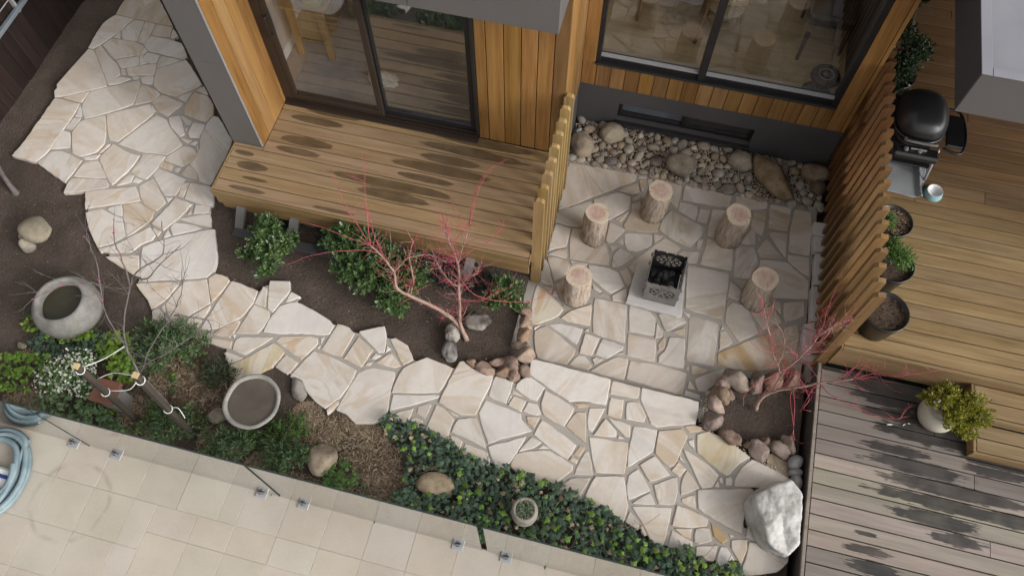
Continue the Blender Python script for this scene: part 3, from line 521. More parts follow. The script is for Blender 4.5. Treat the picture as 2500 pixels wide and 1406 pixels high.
# ------------------------------------------------------------------ materials
class NT:
    def __init__(s, name):
        s.m = bpy.data.materials.new(name); s.m.use_nodes = True; s.t = s.m.node_tree; s.t.nodes.clear()
        s.out = s.n('ShaderNodeOutputMaterial')
    def n(s, typ, **kw):
        nd = s.t.nodes.new(typ)
        for k, v in kw.items(): setattr(nd, k, v)
        return nd
    def link(s, a, b): s.t.links.new(a, b)
    def put(s, sock, v):
        if v is None: return
        if isinstance(v, bpy.types.NodeSocket): s.link(v, sock)
        else:
            if isinstance(v, (tuple, list)) and sock.type == 'RGBA' and len(v) == 3: v = (*v, 1)
            sock.default_value = v
    def pos(s): return s.n('ShaderNodeNewGeometry').outputs['Position']
    def island(s): return s.n('ShaderNodeNewGeometry').outputs['Random Per Island']
    def rand(s): return s.n('ShaderNodeObjectInfo').outputs['Random']
    def ocol(s): return s.n('ShaderNodeObjectInfo').outputs['Color']
    def vm(s, op, a, b=None, scale=None):
        nd = s.n('ShaderNodeVectorMath', operation=op); s.put(nd.inputs[0], a)
        if b is not None: s.put(nd.inputs[1], b)
        if scale is not None: s.put(nd.inputs['Scale'], scale)
        return nd.outputs[1] if op in ('LENGTH', 'DISTANCE', 'DOT_PRODUCT') else nd.outputs[0]
    def ma(s, op, a, b=None, c=None, clamp=False):
        nd = s.n('ShaderNodeMath', operation=op, use_clamp=clamp); s.put(nd.inputs[0], a)
        if b is not None: s.put(nd.inputs[1], b)
        if c is not None: s.put(nd.inputs[2], c)
        return nd.outputs[0]
    def noise(s, vec, scale, detail=3.0, rough=0.55, dist=0.0):
        nd = s.n('ShaderNodeTexNoise'); s.put(nd.inputs['Vector'], vec); s.put(nd.inputs['Scale'], scale)
        nd.inputs['Detail'].default_value = detail; nd.inputs['Roughness'].default_value = rough; nd.inputs['Distortion'].default_value = dist
        return nd.outputs[0]
    def voro(s, vec, scale, feature='F1', out=0):
        nd = s.n('ShaderNodeTexVoronoi', feature=feature); s.put(nd.inputs['Vector'], vec); nd.inputs['Scale'].default_value = scale
        return nd.outputs[out]
    def ramp(s, fac, stops, interp='LINEAR'):
        nd = s.n('ShaderNodeValToRGB'); s.put(nd.inputs[0], fac); cr = nd.color_ramp; cr.interpolation = interp
        while len(cr.elements) > 1: cr.elements.remove(cr.elements[-1])
        for i, (p, c) in enumerate(stops):
            e = cr.elements[0] if i == 0 else cr.elements.new(p)
            e.position = p; e.color = (*c, 1) if not isinstance(c, float) else (c, c, c, 1)
        return nd.outputs[0]
    def mr(s, v, a, b, c=0.0, d=1.0, smooth=False):
        nd = s.n('ShaderNodeMapRange'); nd.clamp = True
        if smooth: nd.interpolation_type = 'SMOOTHSTEP'
        s.put(nd.inputs[0], v); s.put(nd.inputs[1], a); s.put(nd.inputs[2], b); s.put(nd.inputs[3], c); s.put(nd.inputs[4], d)
        return nd.outputs[0]
    def mix(s, f, a, b, mode='MIX'):
        nd = s.n('ShaderNodeMix', data_type='RGBA', blend_type=mode); nd.clamp_factor = True
        s.put(nd.inputs[0], f); s.put(nd.inputs[6], a); s.put(nd.inputs[7], b)
        return nd.outputs[2]
    def hsv(s, c, h=0.5, sat=1.0, v=1.0):
        nd = s.n('ShaderNodeHueSaturation'); s.put(nd.inputs['Color'], c); s.put(nd.inputs['Hue'], h); s.put(nd.inputs['Saturation'], sat); s.put(nd.inputs['Value'], v)
        return nd.outputs[0]
    def bump(s, h, strength=0.3, dist=0.01):
        nd = s.n('ShaderNodeBump'); s.put(nd.inputs['Height'], h); nd.inputs['Strength'].default_value = strength; nd.inputs['Distance'].default_value = dist
        return nd.outputs[0]
    def bsdf(s, color, rough=0.6, bump=None, metal=0.0, spec=0.5, **kw):
        b = s.n('ShaderNodeBsdfPrincipled'); s.put(b.inputs['Base Color'], color); s.put(b.inputs['Roughness'], rough)
        s.put(b.inputs['Metallic'], metal); s.put(b.inputs['Specular IOR Level'], spec)
        if bump is not None: s.link(bump, b.inputs['Normal'])
        for k, v in kw.items(): s.put(b.inputs[k.replace('_', ' ')], v)
        s.link(b.outputs[0], s.out.inputs[0]); return b
MAT = {}
def material(fn):
    MAT[fn.__name__] = fn(); return fn
def offset_pos(t, k=37.0):
    """world position shifted per object, so that no two boards share their grain"""
    r = t.rand(); o = t.n('ShaderNodeCombineXYZ'); t.put(o.inputs[0], t.ma('MULTIPLY', r, k)); t.put(o.inputs[1], t.ma('MULTIPLY', r, k*1.7)); t.put(o.inputs[2], t.ma('MULTIPLY', r, k*.6))
    return t.vm('ADD', t.pos(), o.outputs[0])

def wood(name, cols, axis, rough=0.62, spread=0.5, wet=None, wetcol=(0.05, 0.035, 0.025), grey=0.0, bumpk=0.25, hv=.004, wk=.80, wobk=.8, wob2k=.45):
    """timber with the grain along axis (0 x, 1 y, 2 z); cols dark/mid/light; wet: ellipses (x,y,rx,ry) of damp stains"""
    t = NT(name); p = offset_pos(t)
    sc = [34.0, 34.0, 34.0]; sc[axis] = 1.6
    mp = t.vm('MULTIPLY', p, tuple(sc))
    g = t.noise(mp, 1.0, 4.0, 0.62, 0.6)
    sc2 = [9.0, 9.0, 9.0]; sc2[axis] = 0.7
    g2 = t.noise(t.vm('MULTIPLY', p, tuple(sc2)), 1.0, 2.0, 0.5, 1.2)
    f = t.ma('ADD', t.ma('MULTIPLY', g, 0.55), t.ma('MULTIPLY', g2, 0.45))
    c = t.ramp(f, [(0.30, cols[0]), (0.52, cols[1]), (0.72, cols[2])])
    v = t.mr(t.rand(), 0, 1, 1-spread*.5, 1+spread*.35)
    hue = t.mr(t.ma('FRACT', t.ma('MULTIPLY', t.rand(), 7.31)), 0, 1, 0.5-hv, 0.5+hv)
    c = t.hsv(c, hue, t.mr(t.ma('FRACT', t.ma('MULTIPLY', t.rand(), 3.77)), 0, 1, .92, 1.04), v)
    c = t.mix(1.0, c, t.ocol(), 'MULTIPLY')
    # weather blotches
    wz = t.noise(t.pos(), 2.3, 3.0, 0.6)
    c = t.mix(t.mr(wz, .45, .75, 0, .28), c, t.mix(1.0, c, (0.72, 0.70, 0.70), 'MULTIPLY'))
    if grey: c = t.mix(t.mr(t.noise(t.vm('MULTIPLY', p, tuple(sc2)), .6, 3), .3, .7, 0, grey), c, (0.25, 0.225, 0.20))
    rg = t.mr(g, .3, .7, rough-.08, rough+.12)
    if wet:
        sx = t.n('ShaderNodeSeparateXYZ'); t.link(t.pos(), sx.inputs[0])
        wm = [3.0, 80.0, 80.0]
        wob = t.ma('MULTIPLY', t.ma('SUBTRACT', t.noise(t.vm('MULTIPLY', t.pos(), tuple(wm)), 1.0, 3.0, .6), .5), wobk)
        wob2 = t.ma('MULTIPLY', t.ma('SUBTRACT', t.noise(t.pos(), 7.0, 3.0), .5), wob2k)
        tot = None
        for (ex, ey, rx, ry) in wet:
            dx = t.ma('DIVIDE', t.ma('SUBTRACT', sx.outputs[0], ex), rx*1.05); dy = t.ma('DIVIDE', t.ma('SUBTRACT', sx.outputs[1], ey), ry)
            d = t.ma('ADD', t.ma('POWER', t.ma('ABSOLUTE', dx), 2.0), t.ma('POWER', t.ma('ABSOLUTE', dy), 2.0))
            tot = d if tot is None else t.ma('MINIMUM', tot, d)
        d = t.ma('ADD', t.ma('SQRT', tot), t.ma('ADD', wob, wob2))
        w = t.mr(d, 0.90, 1.0, 1.0, 0.0, smooth=True)
        w = t.ma('MULTIPLY', w, t.mr(t.noise(t.pos(), 5.0, 2.0), .3, .6, .80, 1.0))
        c = t.mix(w, c, t.mix(wk, c, wetcol, 'MIX'))
        rg = t.ma('SUBTRACT', rg, t.ma('MULTIPLY', w, .22))
    t.bsdf(c, rg, t.bump(g, bumpk, 0.004), spec=0.35)
    return t.m
def plain(name, c, rough=0.6, var=0.12, scale=6.0, bump=0.1, bscale=60.0, metal=0.0, spec=0.4, tint=False):
    t = NT(name); p = t.pos(); n = t.noise(p, scale, 4.0, .6)
    cc = t.hsv(c, .5, 1.0, t.mr(n, .3, .7, 1-var, 1+var))
    if tint: cc = t.mix(1.0, cc, t.ocol(), 'MULTIPLY')
    t.bsdf(cc, rough, t.bump(t.noise(p, bscale, 3.0), bump, .004), metal, spec); return t.m
def leafmat(name, cols, rough=0.42, trans=0.25, spec=0.45):
    t = NT(name); i = t.island()
    c = t.ramp(i, [(k/(len(cols)-1), q) for k, q in enumerate(cols)])
    n = t.noise(t.pos(), 2.2, 2.0)
    c = t.hsv(c, t.mr(n, .3, .7, .485, .515), 1.0, t.mr(t.ma('FRACT', t.ma('MULTIPLY', i, 13.7)), 0, 1, .7, 1.25))
    b = t.n('ShaderNodeBsdfPrincipled'); t.put(b.inputs['Base Color'], c); b.inputs['Roughness'].default_value = rough; b.inputs['Specular IOR Level'].default_value = spec
    tr = t.n('ShaderNodeBsdfTranslucent'); t.put(tr.inputs[0], t.hsv(c, .49, 1.1, 1.3))
    mx = t.n('ShaderNodeMixShader'); mx.inputs[0].default_value = trans
    t.link(b.outputs[0], mx.inputs[1]); t.link(tr.outputs[0], mx.inputs[2]); t.link(mx.outputs[0], t.out.inputs[0])
    return t.m
def glassmat(name, f0=0.045, tint=(0.97, 0.97, 0.965), power=5.0):
    """thin sheet glass: Schlick mirror over clear transmission, both faces of the sheet count"""
    t = NT(name); g = t.n('ShaderNodeNewGeometry')
    cs = t.ma('ABSOLUTE', t.vm('DOT_PRODUCT', g.outputs['Normal'], g.outputs['Incoming']))
    k = t.ma('POWER', t.ma('SUBTRACT', 1.0, cs, clamp=True), power)
    fr = t.ma('ADD', t.ma('MULTIPLY', k, 1-f0), f0, clamp=True)
    tr = t.n('ShaderNodeBsdfTransparent'); tr.inputs[0].default_value = (*tint, 1)
    gl = t.n('ShaderNodeBsdfGlossy'); gl.inputs['Roughness'].default_value = 0.0; gl.inputs['Color'].default_value = (1, 1, 1, 1)
    mx = t.n('ShaderNodeMixShader'); t.link(fr, mx.inputs[0]); t.link(tr.outputs[0], mx.inputs[1]); t.link(gl.outputs[0], mx.inputs[2])
    t.link(mx.outputs[0], t.out.inputs[0]); return t.m

# ------------------------------------------------------------------ the materials of the place
def m_flag():
    t = NT('sandstone_flag'); r = t.rand(); p = offset_pos(t, 53.0)
    # each slab's layers run their own way
    rot = t.n('ShaderNodeVectorRotate', rotation_type='Z_AXIS'); t.link(p, rot.inputs['Vector']); t.put(rot.inputs['Angle'], t.ma('MULTIPLY', r, 6.28))
    st = t.vm('MULTIPLY', rot.outputs[0], (1.2, 4.2, 1.0))
    n1 = t.noise(st, 1.0, 2.5, .5, .8)
    band = t.ma('SINE', t.ma('MULTIPLY', t.ma('ADD', n1, t.ma('MULTIPLY', t.noise(p, 2.0, 2.0), .3)), 34.0))
    base = t.ocol()
    amt = t.n('ShaderNodeObjectInfo').outputs['Alpha']
    white = t.mix(.5, base, (0.66, 0.62, 0.58))
    c = t.mix(t.mr(n1, .42, .62, 0, 1, True), white, base)
    warm = t.mix(1.0, base, (0.93, 0.80, 0.62), 'MULTIPLY')
    c = t.mix(t.ma('MULTIPLY', t.mr(band, .15, 1.0, 0, .75, True), t.ma('MULTIPLY', t.mr(t.noise(st, .55, 2.0), .40, .66), amt)), c, warm)
    gr = t.noise(p, 3.1, 3.0)
    c = t.mix(t.mr(gr, .50, .75, 0, .42), c, t.mix(1.0, c, (0.86, 0.83, 0.86), 'MULTIPLY'))
    fine = t.noise(p, 120.0, 3.0, .7); mid = t.noise(p, 17.0, 4.0, .65)
    c = t.hsv(c, .5, 1.0, t.ma('ADD', t.mr(fine, .3, .7, .95, 1.04), t.mr(mid, .3, .7, -.05, .05)))
    spots = t.voro(p, 14.0); c = t.mix(t.mr(spots, .0, .07, .35, 0), c, (0.22, 0.19, 0.16))
    h = t.ma('ADD', t.ma('MULTIPLY', mid, .8), t.ma('MULTIPLY', fine, .25))
    t.bsdf(c, t.mr(mid, .3, .7, .58, .78), t.bump(h, .35, .006), spec=.3); return t.m
FLAG = m_flag()
def m_soil():
    t = NT('dark_soil'); p = t.pos(); a = t.noise(p, 2.0, 5.0, .65); b = t.noise(p, 38.0, 5.0, .7)
    c = t.ramp(t.ma('ADD', t.ma('MULTIPLY', a, .5), t.ma('MULTIPLY', b, .5)), [(.3, (.046, .034, .027)), (.5, (.084, .064, .052)), (.72, (.135, .105, .085))])
    v = t.voro(p, 75.0); c = t.mix(t.mr(v, 0, .13, .6, 0), c, (.16, .125, .09))
    t.bsdf(c, .95, t.bump(t.ma('ADD', b, t.ma('MULTIPLY', v, .6)), .9, .012), spec=.15); return t.m
SOIL = m_soil()
def m_mortar():
    t = NT('grey_mortar'); p = t.pos(); n = t.noise(p, 60.0, 4.0, .7); a = t.noise(p, 1.7, 3.0)
    c = t.ramp(t.ma('ADD', t.ma('MULTIPLY', n, .4), t.ma('MULTIPLY', a, .6)), [(.3, (.27, .245, .215)), (.7, (.40, .365, .325))])
    t.bsdf(c, .9, t.bump(n, .6, .006), spec=.2); return t.m
MORTAR = m_mortar()
def m_paver():
    t = NT('limestone_paver'); p = t.pos(); r = t.rand(); n = t.noise(p, 1.9, 4.0, .6); f = t.noise(p, 45.0, 4.0, .7)
    c = t.ramp(t.ma('ADD', t.ma('MULTIPLY', n, .7), t.ma('MULTIPLY', f, .3)), [(.3, (.405, .35, .285)), (.5, (.465, .41, .34)), (.7, (.515, .46, .39))])
    c = t.hsv(c, t.mr(r, 0, 1, .495, .508), t.mr(t.ma('FRACT', t.ma('MULTIPLY', r, 5.3)), 0, 1, .88, 1.08), t.mr(t.ma('FRACT', t.ma('MULTIPLY', r, 9.1)), 0, 1, .96, 1.03))
    st = t.noise(p, 3.3, 5.0, .75, 1.0); c = t.mix(t.mr(st, .60, .78, 0, .35), c, (.33, .30, .25))
    # old ring stain of the coiled hose
    sx = t.n('ShaderNodeSeparateXYZ'); t.link(p, sx.inputs[0])
    dx = t.ma('SUBTRACT', sx.outputs[0], -4.02); dy = t.ma('SUBTRACT', sx.outputs[1], .50)
    d = t.ma('SQRT', t.ma('ADD', t.ma('POWER', t.ma('ABSOLUTE', dx), 2.0), t.ma('POWER', t.ma('ABSOLUTE', dy), 2.0)))
    d = t.ma('ADD', d, t.ma('MULTIPLY', t.ma('SUBTRACT', t.noise(p, 4.0, 2.0), .5), .07))
    ring = t.ma('MULTIPLY', t.mr(t.ma('ABSOLUTE', t.ma('SUBTRACT', d, .33)), 0, .035, 1, 0, True), t.mr(t.noise(p, 6.0, 3.0), .42, .62, 0, .45))
    c = t.mix(ring, c, (.27, .22, .18))
    t.bsdf(c, t.mr(f, .3, .7, .5, .68), t.bump(f, .18, .003), spec=.35); return t.m
PAVER = m_paver()
def m_rock(name, cols, rough=.82, speck=0.3, bs=.5, spec=.2):
    t = NT(name); p = offset_pos(t, 11.0); n = t.noise(p, 7.0, 5.0, .65); f = t.noise(p, 60.0, 4.0, .7); r = t.rand()
    c = t.ramp(n, [(.32, cols[0]), (.5, cols[1]), (.68, cols[2])])
    c = t.hsv(c, t.mr(t.ma('FRACT', t.ma('MULTIPLY', r, 3.1)), 0, 1, .49, .515), t.mr(t.ma('FRACT', t.ma('MULTIPLY', r, 6.7)), 0, 1, .55, 1.15), t.mr(r, 0, 1, .72, 1.22))
    c = t.mix(1.0, c, t.ocol(), 'MULTIPLY')
    c = t.mix(t.mr(f, .55, .75, 0, speck), c, t.mix(1.0, c, (1.7, 1.7, 1.6), 'MULTIPLY'))
    t.bsdf(c, rough, t.bump(t.ma('ADD', n, t.ma('MULTIPLY', f, .4)), bs, .01), spec=spec); return t.m
ROCK = m_rock('river_rock', [(.15, .122, .095), (.27, .228, .18), (.38, .325, .26)], bs=.8)
ROCKPINK = m_rock('pinkish_rock', [(.12, .09, .075), (.215, .165, .135), (.31, .245, .20)], bs=.9)
GRANITE = m_rock('grey_granite', [(.20, .19, .175), (.29, .275, .25), (.36, .345, .32)], speck=.5)
WHITEROCK = m_rock('white_boulder', [(.27, .25, .225), (.41, .39, .37), (.48, .46, .44)], rough=1.0, speck=.2, bs=1.0, spec=.03)
LAVA = m_rock('pitted_lava_rock', [(.09, .078, .066), (.27, .24, .21), (.38, .345, .305)], rough=.95, bs=1.0, spec=.08)
GROUT = plain('pale_grout', (.46, .405, .345), .9, .1, 20.0, .2)
GRAVEL = plain('fine_gravel', (.47, .40, .32), .85, .3, 90.0, .4)
CHAR = plain('burnt_coal', (.035, .033, .032), .9, .5, 20.0, .8)
# timber
DECK_A = wood('oiled_deck_timber', [(.19, .12, .060), (.28, .185, .098), (.35, .24, .135)], 0, .5, .14, WET_A, (.062, .040, .021), wobk=.4, wob2k=.3)
DECK_U = wood('golden_deck_timber', [(.14, .090, .041), (.225, .152, .072), (.295, .208, .104)], 0, .55, .25)
DECK_L = wood('weathered_grey_deck', [(.16, .132, .107), (.255, .218, .178), (.335, .292, .242)], 0, .6, .2, WET_B, (.020, .018, .018), grey=.35, hv=.001, wk=.90, wobk=1.5, wob2k=.9)
FASCIA = wood('fascia_timber', [(.15, .088, .036), (.235, .15, .066), (.30, .20, .092)], 0, .55, .25)
CLAD = wood('cedar_cladding', [(.155, .074, .022), (.26, .135, .042), (.335, .19, .064)], 2, .42, .55)
BATTEN = wood('batten_timber', [(.21, .125, .045), (.32, .21, .085), (.40, .28, .125)], 2, .55, .35)
BATTEN_D = wood('dark_batten_timber', [(.15, .085, .035), (.24, .145, .06), (.31, .20, .085)], 2, .55, .55)
STAKE = wood('brown_stake', [(.03, .024, .018), (.055, .043, .033), (.085, .068, .05)], 2, .8, .2)
OAK = wood('pale_oak_floor', [(.40, .28, .15), (.53, .39, .22), (.62, .47, .29)], 0, .35, .2)
FENCEWOOD = wood('dark_fence_timber', [(.009, .006, .005), (.020, .010, .008), (.042, .015, .011)], 2, .7, .8)
PINE = wood('pine_furniture', [(.22, .13, .05), (.33, .21, .09), (.42, .28, .13)], 2, .5, .2)
# built
RENDER = plain('charcoal_render', (.070, .067, .068), .7, .10, 2.0, .15, 120.0)
PANELGREY = plain('grey_painted_panel', (.115, .106, .101), .55, .06, 1.5, .05, 90.0)
FRAME = plain('black_aluminium', (.018, .017, .018), .35, .1, 5.0, .02, spec=.5)
BRONZE = plain('bronze_aluminium', (.030, .020, .015), .4, .1, 5.0, .02, spec=.5)
ALU = plain('brushed_aluminium', (.42, .42, .43), .5, .05, 5.0, .02, metal=.35)
STEEL = plain('steel_firepit', (.27, .255, .25), .45, .25, 9.0, .1, metal=.75)
SOOT = plain('sooty_steel', (.022, .021, .02), .75, .4, 12.0, .1)
ROOFTOP = plain('light_grey_roof', (.225, .222, .245), .5, .1, 1.5, .06)
CONCRETE = plain('pale_concrete', (.52, .49, .47), .85, .08, 5.0, .3, 80.0)
GREYPOST = plain('grey_post', (.16, .155, .15), .7, .15, 6.0, .2)
WHITEP = plain('white_paint', (.70, .69, .67), .5, .05, 3.0, .02)
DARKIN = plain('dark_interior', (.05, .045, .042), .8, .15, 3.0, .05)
WALLIN = plain('interior_wall', (.42, .40, .38), .8, .05, 2.0, .02)
CARPET = plain('grey_carpet', (.27, .25, .245), .95, .12, 8.0, .4, 200.0)
BLACKPOT = plain('black_plastic', (.012, .0115, .012), .32, .2, 8.0, .04, spec=.5)
BLACKMET = plain('black_enamel', (.016, .0155, .016), .22, .1, 3.0, .02, spec=.6)
LIDMET = plain('charcoal_lid', (.036, .035, .037), .30, .1, 3.0, .02, metal=.3, spec=.6)
CREAMPOT = plain('cream_glazed_pot', (.46, .42, .345), .5, .1, 5.0, .1)
STONEPOT = plain('sandy_stone_pot', (.38, .335, .28), .85, .25, 12.0, .5)
TARP = plain('grey_cloth', (.225, .235, .245), .85, .06, 4.0, .2, 200.0)
ROPE = plain('white_rope', (.66, .66, .64), .85, .1, 40.0, .3)
TERRA = plain('terracotta_tile', (.15, .062, .042), .8, .25, 8.0, .3)
WHITEC = plain('white_ceramic', (.74, .74, .74), .25, .04, 5.0, .02)
BLUEC = plain('pale_blue_ceramic', (.28, .46, .52), .3, .08, 20.0, .02)
POTSOIL = plain('potting_mix', (.055, .036, .024), .95, .5, 30.0, 1.0, 60.0)
RATTAN = plain('woven_rattan', (.40, .31, .185), .7, .35, 70.0, .6, 160.0)
GREENBOX = plain('olive_book', (.22, .20, .045), .6, .2, 8.0, .02)
FLUFF = plain('white_wool', (.62, .59, .54), .95, .2, 20.0, .8, 120.0)
BLUEP = plain('navy_plastic', (.02, .05, .22), .35, .1, 5.0, .02)
HOSE = None
def m_hose():
    t = NT('ribbed_hose'); n = t.noise(t.pos(), 8.0, 3.0)
    c = t.ramp(n, [(.3, (.155, .215, .24)), (.7, (.235, .305, .33))]); t.bsdf(c, .5, t.bump(t.noise(t.pos(), 60.0), .1, .003), spec=.35); return t.m
HOSE = m_hose()
def m_log(top):
    t = NT('log_end' if top else 'log_bark'); p = offset_pos(t, 9.0)
    if top:
        oc = t.n('ShaderNodeTexCoord').outputs['Object']; xy = t.vm('MULTIPLY', oc, (1.0, 1.0, 0.0))
        rad = t.ma('ADD', t.vm('LENGTH', xy), t.ma('MULTIPLY', t.noise(oc, 14.0, 2.0), .035))
        ring = t.ma('SINE', t.ma('MULTIPLY', rad, 520.0))
        n = t.noise(t.vm('MULTIPLY', p, (70.0, 12.0, 9.0)), 1.0, 4.0, .65); a = t.noise(p, 9.0, 3.0)
        c = t.ramp(t.ma('ADD', t.ma('MULTIPLY', n, .55), t.ma('MULTIPLY', a, .45)), [(.30, (.29, .18, .145)), (.52, (.45, .325, .27)), (.72, (.55, .43, .365))])
        c = t.mix(t.mr(ring, .2, 1.0, 0, .28), c, (.25, .15, .11))
        c = t.mix(t.mr(rad, .085, .112, 0, .85), c, (.50, .42, .32))
        cr = t.ma('ABSOLUTE', t.ma('SUBTRACT', t.noise(t.vm('MULTIPLY', p, (9.0, 9.0, 9.0)), 1.0, 1.0), .5))
        c = t.mix(t.mr(cr, 0, .012, .55, 0), c, (.09, .055, .04))
        t.bsdf(c, .85, t.bump(n, .6, .005), spec=.15)
    else:
        n = t.noise(t.vm('MULTIPLY', p, (38.0, 38.0, 7.0)), 1.0, 4.0, .65, .5)
        c = t.ramp(n, [(.28, (.17, .125, .09)), (.44, (.37, .295, .235)), (.66, (.52, .435, .36))])
        f2 = t.noise(p, 90.0, 4.0, .7); c = t.mix(t.mr(f2, .5, .75, 0, .4), c, (.16, .12, .09)); t.bsdf(c, .95, t.bump(t.ma('ADD', n, t.ma('MULTIPLY', f2, .35)), 1.0, .014), spec=.1)
    return t.m
LOGTOP, BARK = m_log(True), m_log(False)
def m_water(name, c):
    t = NT(name); n = t.noise(t.pos(), 5.0, 4.0, .65); cc = t.ramp(n, [(.3, tuple(x*.7 for x in c)), (.7, c)])
    t.bsdf(cc, .04, t.bump(t.noise(t.pos(), 4.0), .03, .004), spec=.5); return t.m
POND = m_water('dark_water', (.045, .04, .022)); SILT = m_water('silty_water', (.115, .095, .075))
def m_twig(name, a, b):
    t = NT(name); n = t.noise(t.pos(), 14.0, 3.0); t.bsdf(t.ramp(n, [(.3, a), (.7, b)]), .6, t.bump(t.noise(t.pos(), 90.0), .3, .003), spec=.3); return t.m
TWIG = m_twig('pinkish_bark', (.22, .145, .115), (.38, .28, .23)); REDTWIG = m_twig('coral_red_twig', (.33, .045, .07), (.47, .12, .13))
GREYTWIG = m_twig('grey_twig', (.085, .07, .065), (.16, .14, .13)); BLOSSOM = plain('pink_bud', (.40, .06, .20), .6)
L_GLOSSY = leafmat('glossy_green_leaf', [(.040, .072, .028), (.062, .112, .040), (.095, .16, .052), (.15, .225, .070)], .3, .18, .55)
L_IVY = leafmat('ivy_leaf', [(.056, .090, .060), (.070, .112, .073), (.082, .130, .083), (.098, .148, .092)], .6, .18, .25)
L_IVYB = leafmat('young_ivy_leaf', [(.11, .19, .02), (.16, .27, .03), (.22, .34, .05), (.10, .20, .03)], .45, .3)
L_FEATHER = leafmat('feathery_leaf', [(.055, .095, .042), (.080, .135, .056), (.105, .168, .068), (.14, .20, .082)], .5, .25)
L_GOLD = leafmat('golden_green_leaf', [(.11, .12, .016), (.20, .20, .022), (.31, .295, .035), (.16, .175, .028)], .45, .25)
L_PARSLEY = leafmat('bright_curly_leaf', [(.06, .13, .03), (.10, .20, .05), (.14, .25, .06)], .5, .3)
L_WHITE = leafmat('white_petal', [(.50, .50, .40), (.62, .62, .54), (.70, .70, .62)], .6, .3)
L_STRIPE = leafmat('variegated_blade', [(.07, .11, .05), (.16, .21, .12), (.34, .37, .27), (.10, .15, .07)], .5, .2)
L_MONDO = leafmat('black_mondo_blade', [(.018, .020, .018), (.035, .040, .038), (.06, .065, .06)], .4, .1)
L_STRAW = leafmat('dry_straw', [(.14, .095, .062), (.23, .165, .11), (.33, .25, .17), (.45, .365, .265)], .8, .15, .2)
L_DARK = leafmat('dark_leaf', [(.032, .054, .026), (.050, .080, .036), (.075, .11, .048)], .4, .15)  # plain darker green leaf tones
GLASS = glassmat('clear_glass', .10); LOWE = glassmat('reflective_glass', .19, (.88, .90, .90)); FENCEGLASS = glassmat('pool_fence_glass', .09, (.92, .94, .93), 2.7)
GEDGE = plain('dark_glass_edge', (.035, .042, .040), .3, .1, 9.0, .02)

# ================================================================== SETTING
ZP, ZS = -0.12, 0.0          # sunken patio, path
def inpoly(P, x, y):
    r = False; n = len(P)
    for i in range(n):
        x0, y0 = P[i]; x1, y1 = P[(i+1) % n]
        if (y0 > y) != (y1 > y) and x < (x1-x0)*(y-y0)/(y1-y0)+x0: r = not r
    return r
# --- ground sheet far around and the dug soil of the beds
o = obj('ground', [(-40,-40,-.62),(40,-40,-.62),(40,40,-.62),(-40,40,-.62)], [(0,1,2,3)], SOIL); setp(o, kind='structure')
def soil_h(x, y):
    v = Vector((x, y, 0))
    return -0.045 + .022*mnoise.noise(v*1.3) + .014*mnoise.noise(v*5.1) + .006*mnoise.noise(v*17)
def soil_patch(name, x0, x1, y0, y1, step, keep):
    nx, ny = int((x1-x0)/step)+1, int((y1-y0)/step)+1; V, F, idx = [], [], {}
    def vid(i, j):
        if (i, j) not in idx:
            x, y = x0+i*step, y0+j*step; idx[(i, j)] = len(V); V.append((x, y, soil_h(x, y)))
        return idx[(i, j)]
    for j in range(ny-1):
        for i in range(nx-1):
            if keep(x0+(i+.5)*step, y0+(j+.5)*step): F.append((vid(i,j), vid(i+1,j), vid(i+1,j+1), vid(i,j+1)))
    # skirt down to the ground sheet
    return setp(obj(name, V, F, SOIL, smooth=True), kind='structure')
BED = [(1.16,2.42),(1.24,2.60),(1.18,2.80),(1.28,2.98),(1.60,3.08),(1.98,3.15),(1.98,2.10),(1.60,2.26)]
def keep_soil(x, y):
    if inpoly(BED, x, y): return True
    if x > -0.74 and y > 2.56: return False
    return True
soil_patch('garden_soil', -9.0, 1.99, 1.0, 10.0, .05, lambda x, y: keep_soil(x, y) and not (x > -3.9 and y > 4.7))

# --- flagstones
TINT = {'w': (.58,.528,.48,.6), 'c': (.555,.48,.405,1.0), 't': (.51,.415,.32,1.0), 'b': (.57,.50,.435,1.0), 'y': (.52,.43,.285,1.0), 'o': (.46,.315,.16,1.0), 'g': (.49,.435,.38,.8)}
def slab(poly, z, seed, depth=.05):
    rr = random.Random(seed); P = [Vector((x, y)) for x, y in poly]; out = []
    n = len(P)
    for i in range(n):
        a, b = P[i], P[(i+1) % n]; L = (b-a).length; k = max(1, int(L/.05)); nn = Vector((b.y-a.y, a.x-b.x)); nn = nn/(nn.length+1e-9)
        for j in range(k):
            q = a.lerp(b, j/k)
            if j: q = q + nn*rr.uniform(-.0045, .004) + (b-a)/max(L,1e-6)*rr.uniform(-.01, .01)
            else:
                pa = P[i-1]; c = ((pa-a).normalized()+(b-a).normalized())
                if c.length > 1e-4 and c.length < 1.95: q = q + c.normalized()*.004
            out.append(q)
    n = len(out); c0 = sum(out, Vector((0, 0)))/n; tx, ty = rr.uniform(-.008, .008), rr.uniform(-.008, .008); dz = rr.uniform(-.003, .004)
    def zz(q): return z + dz + (q.x-c0.x)*tx + (q.y-c0.y)*ty
    nor = []
    for i in range(n):
        d = out[(i+1) % n]-out[i-1]; d = d/(d.length+1e-9); nor.append(Vector((-d.y, d.x)))
    V = [(q.x+nr.x*.003, q.y+nr.y*.003, zz(q)) for q, nr in zip(out, nor)]
    V += [(q.x-nr.x*.003, q.y-nr.y*.003, zz(q)-.003) for q, nr in zip(out, nor)]
    V += [(q.x-nr.x*.0045, q.y-nr.y*.0045, zz(q)-.009) for q, nr in zip(out, nor)]
    V += [(q.x-nr.x*.004, q.y-nr.y*.004, z-depth) for q, nr in zip(out, nor)]
    F = [tuple(range(n))]
    for k in range(3):
        for i in range(n):
            j = (i+1) % n; F.append(((k+1)*n+i, (k+1)*n+j, k*n+j, k*n+i))
    return V, F, c0
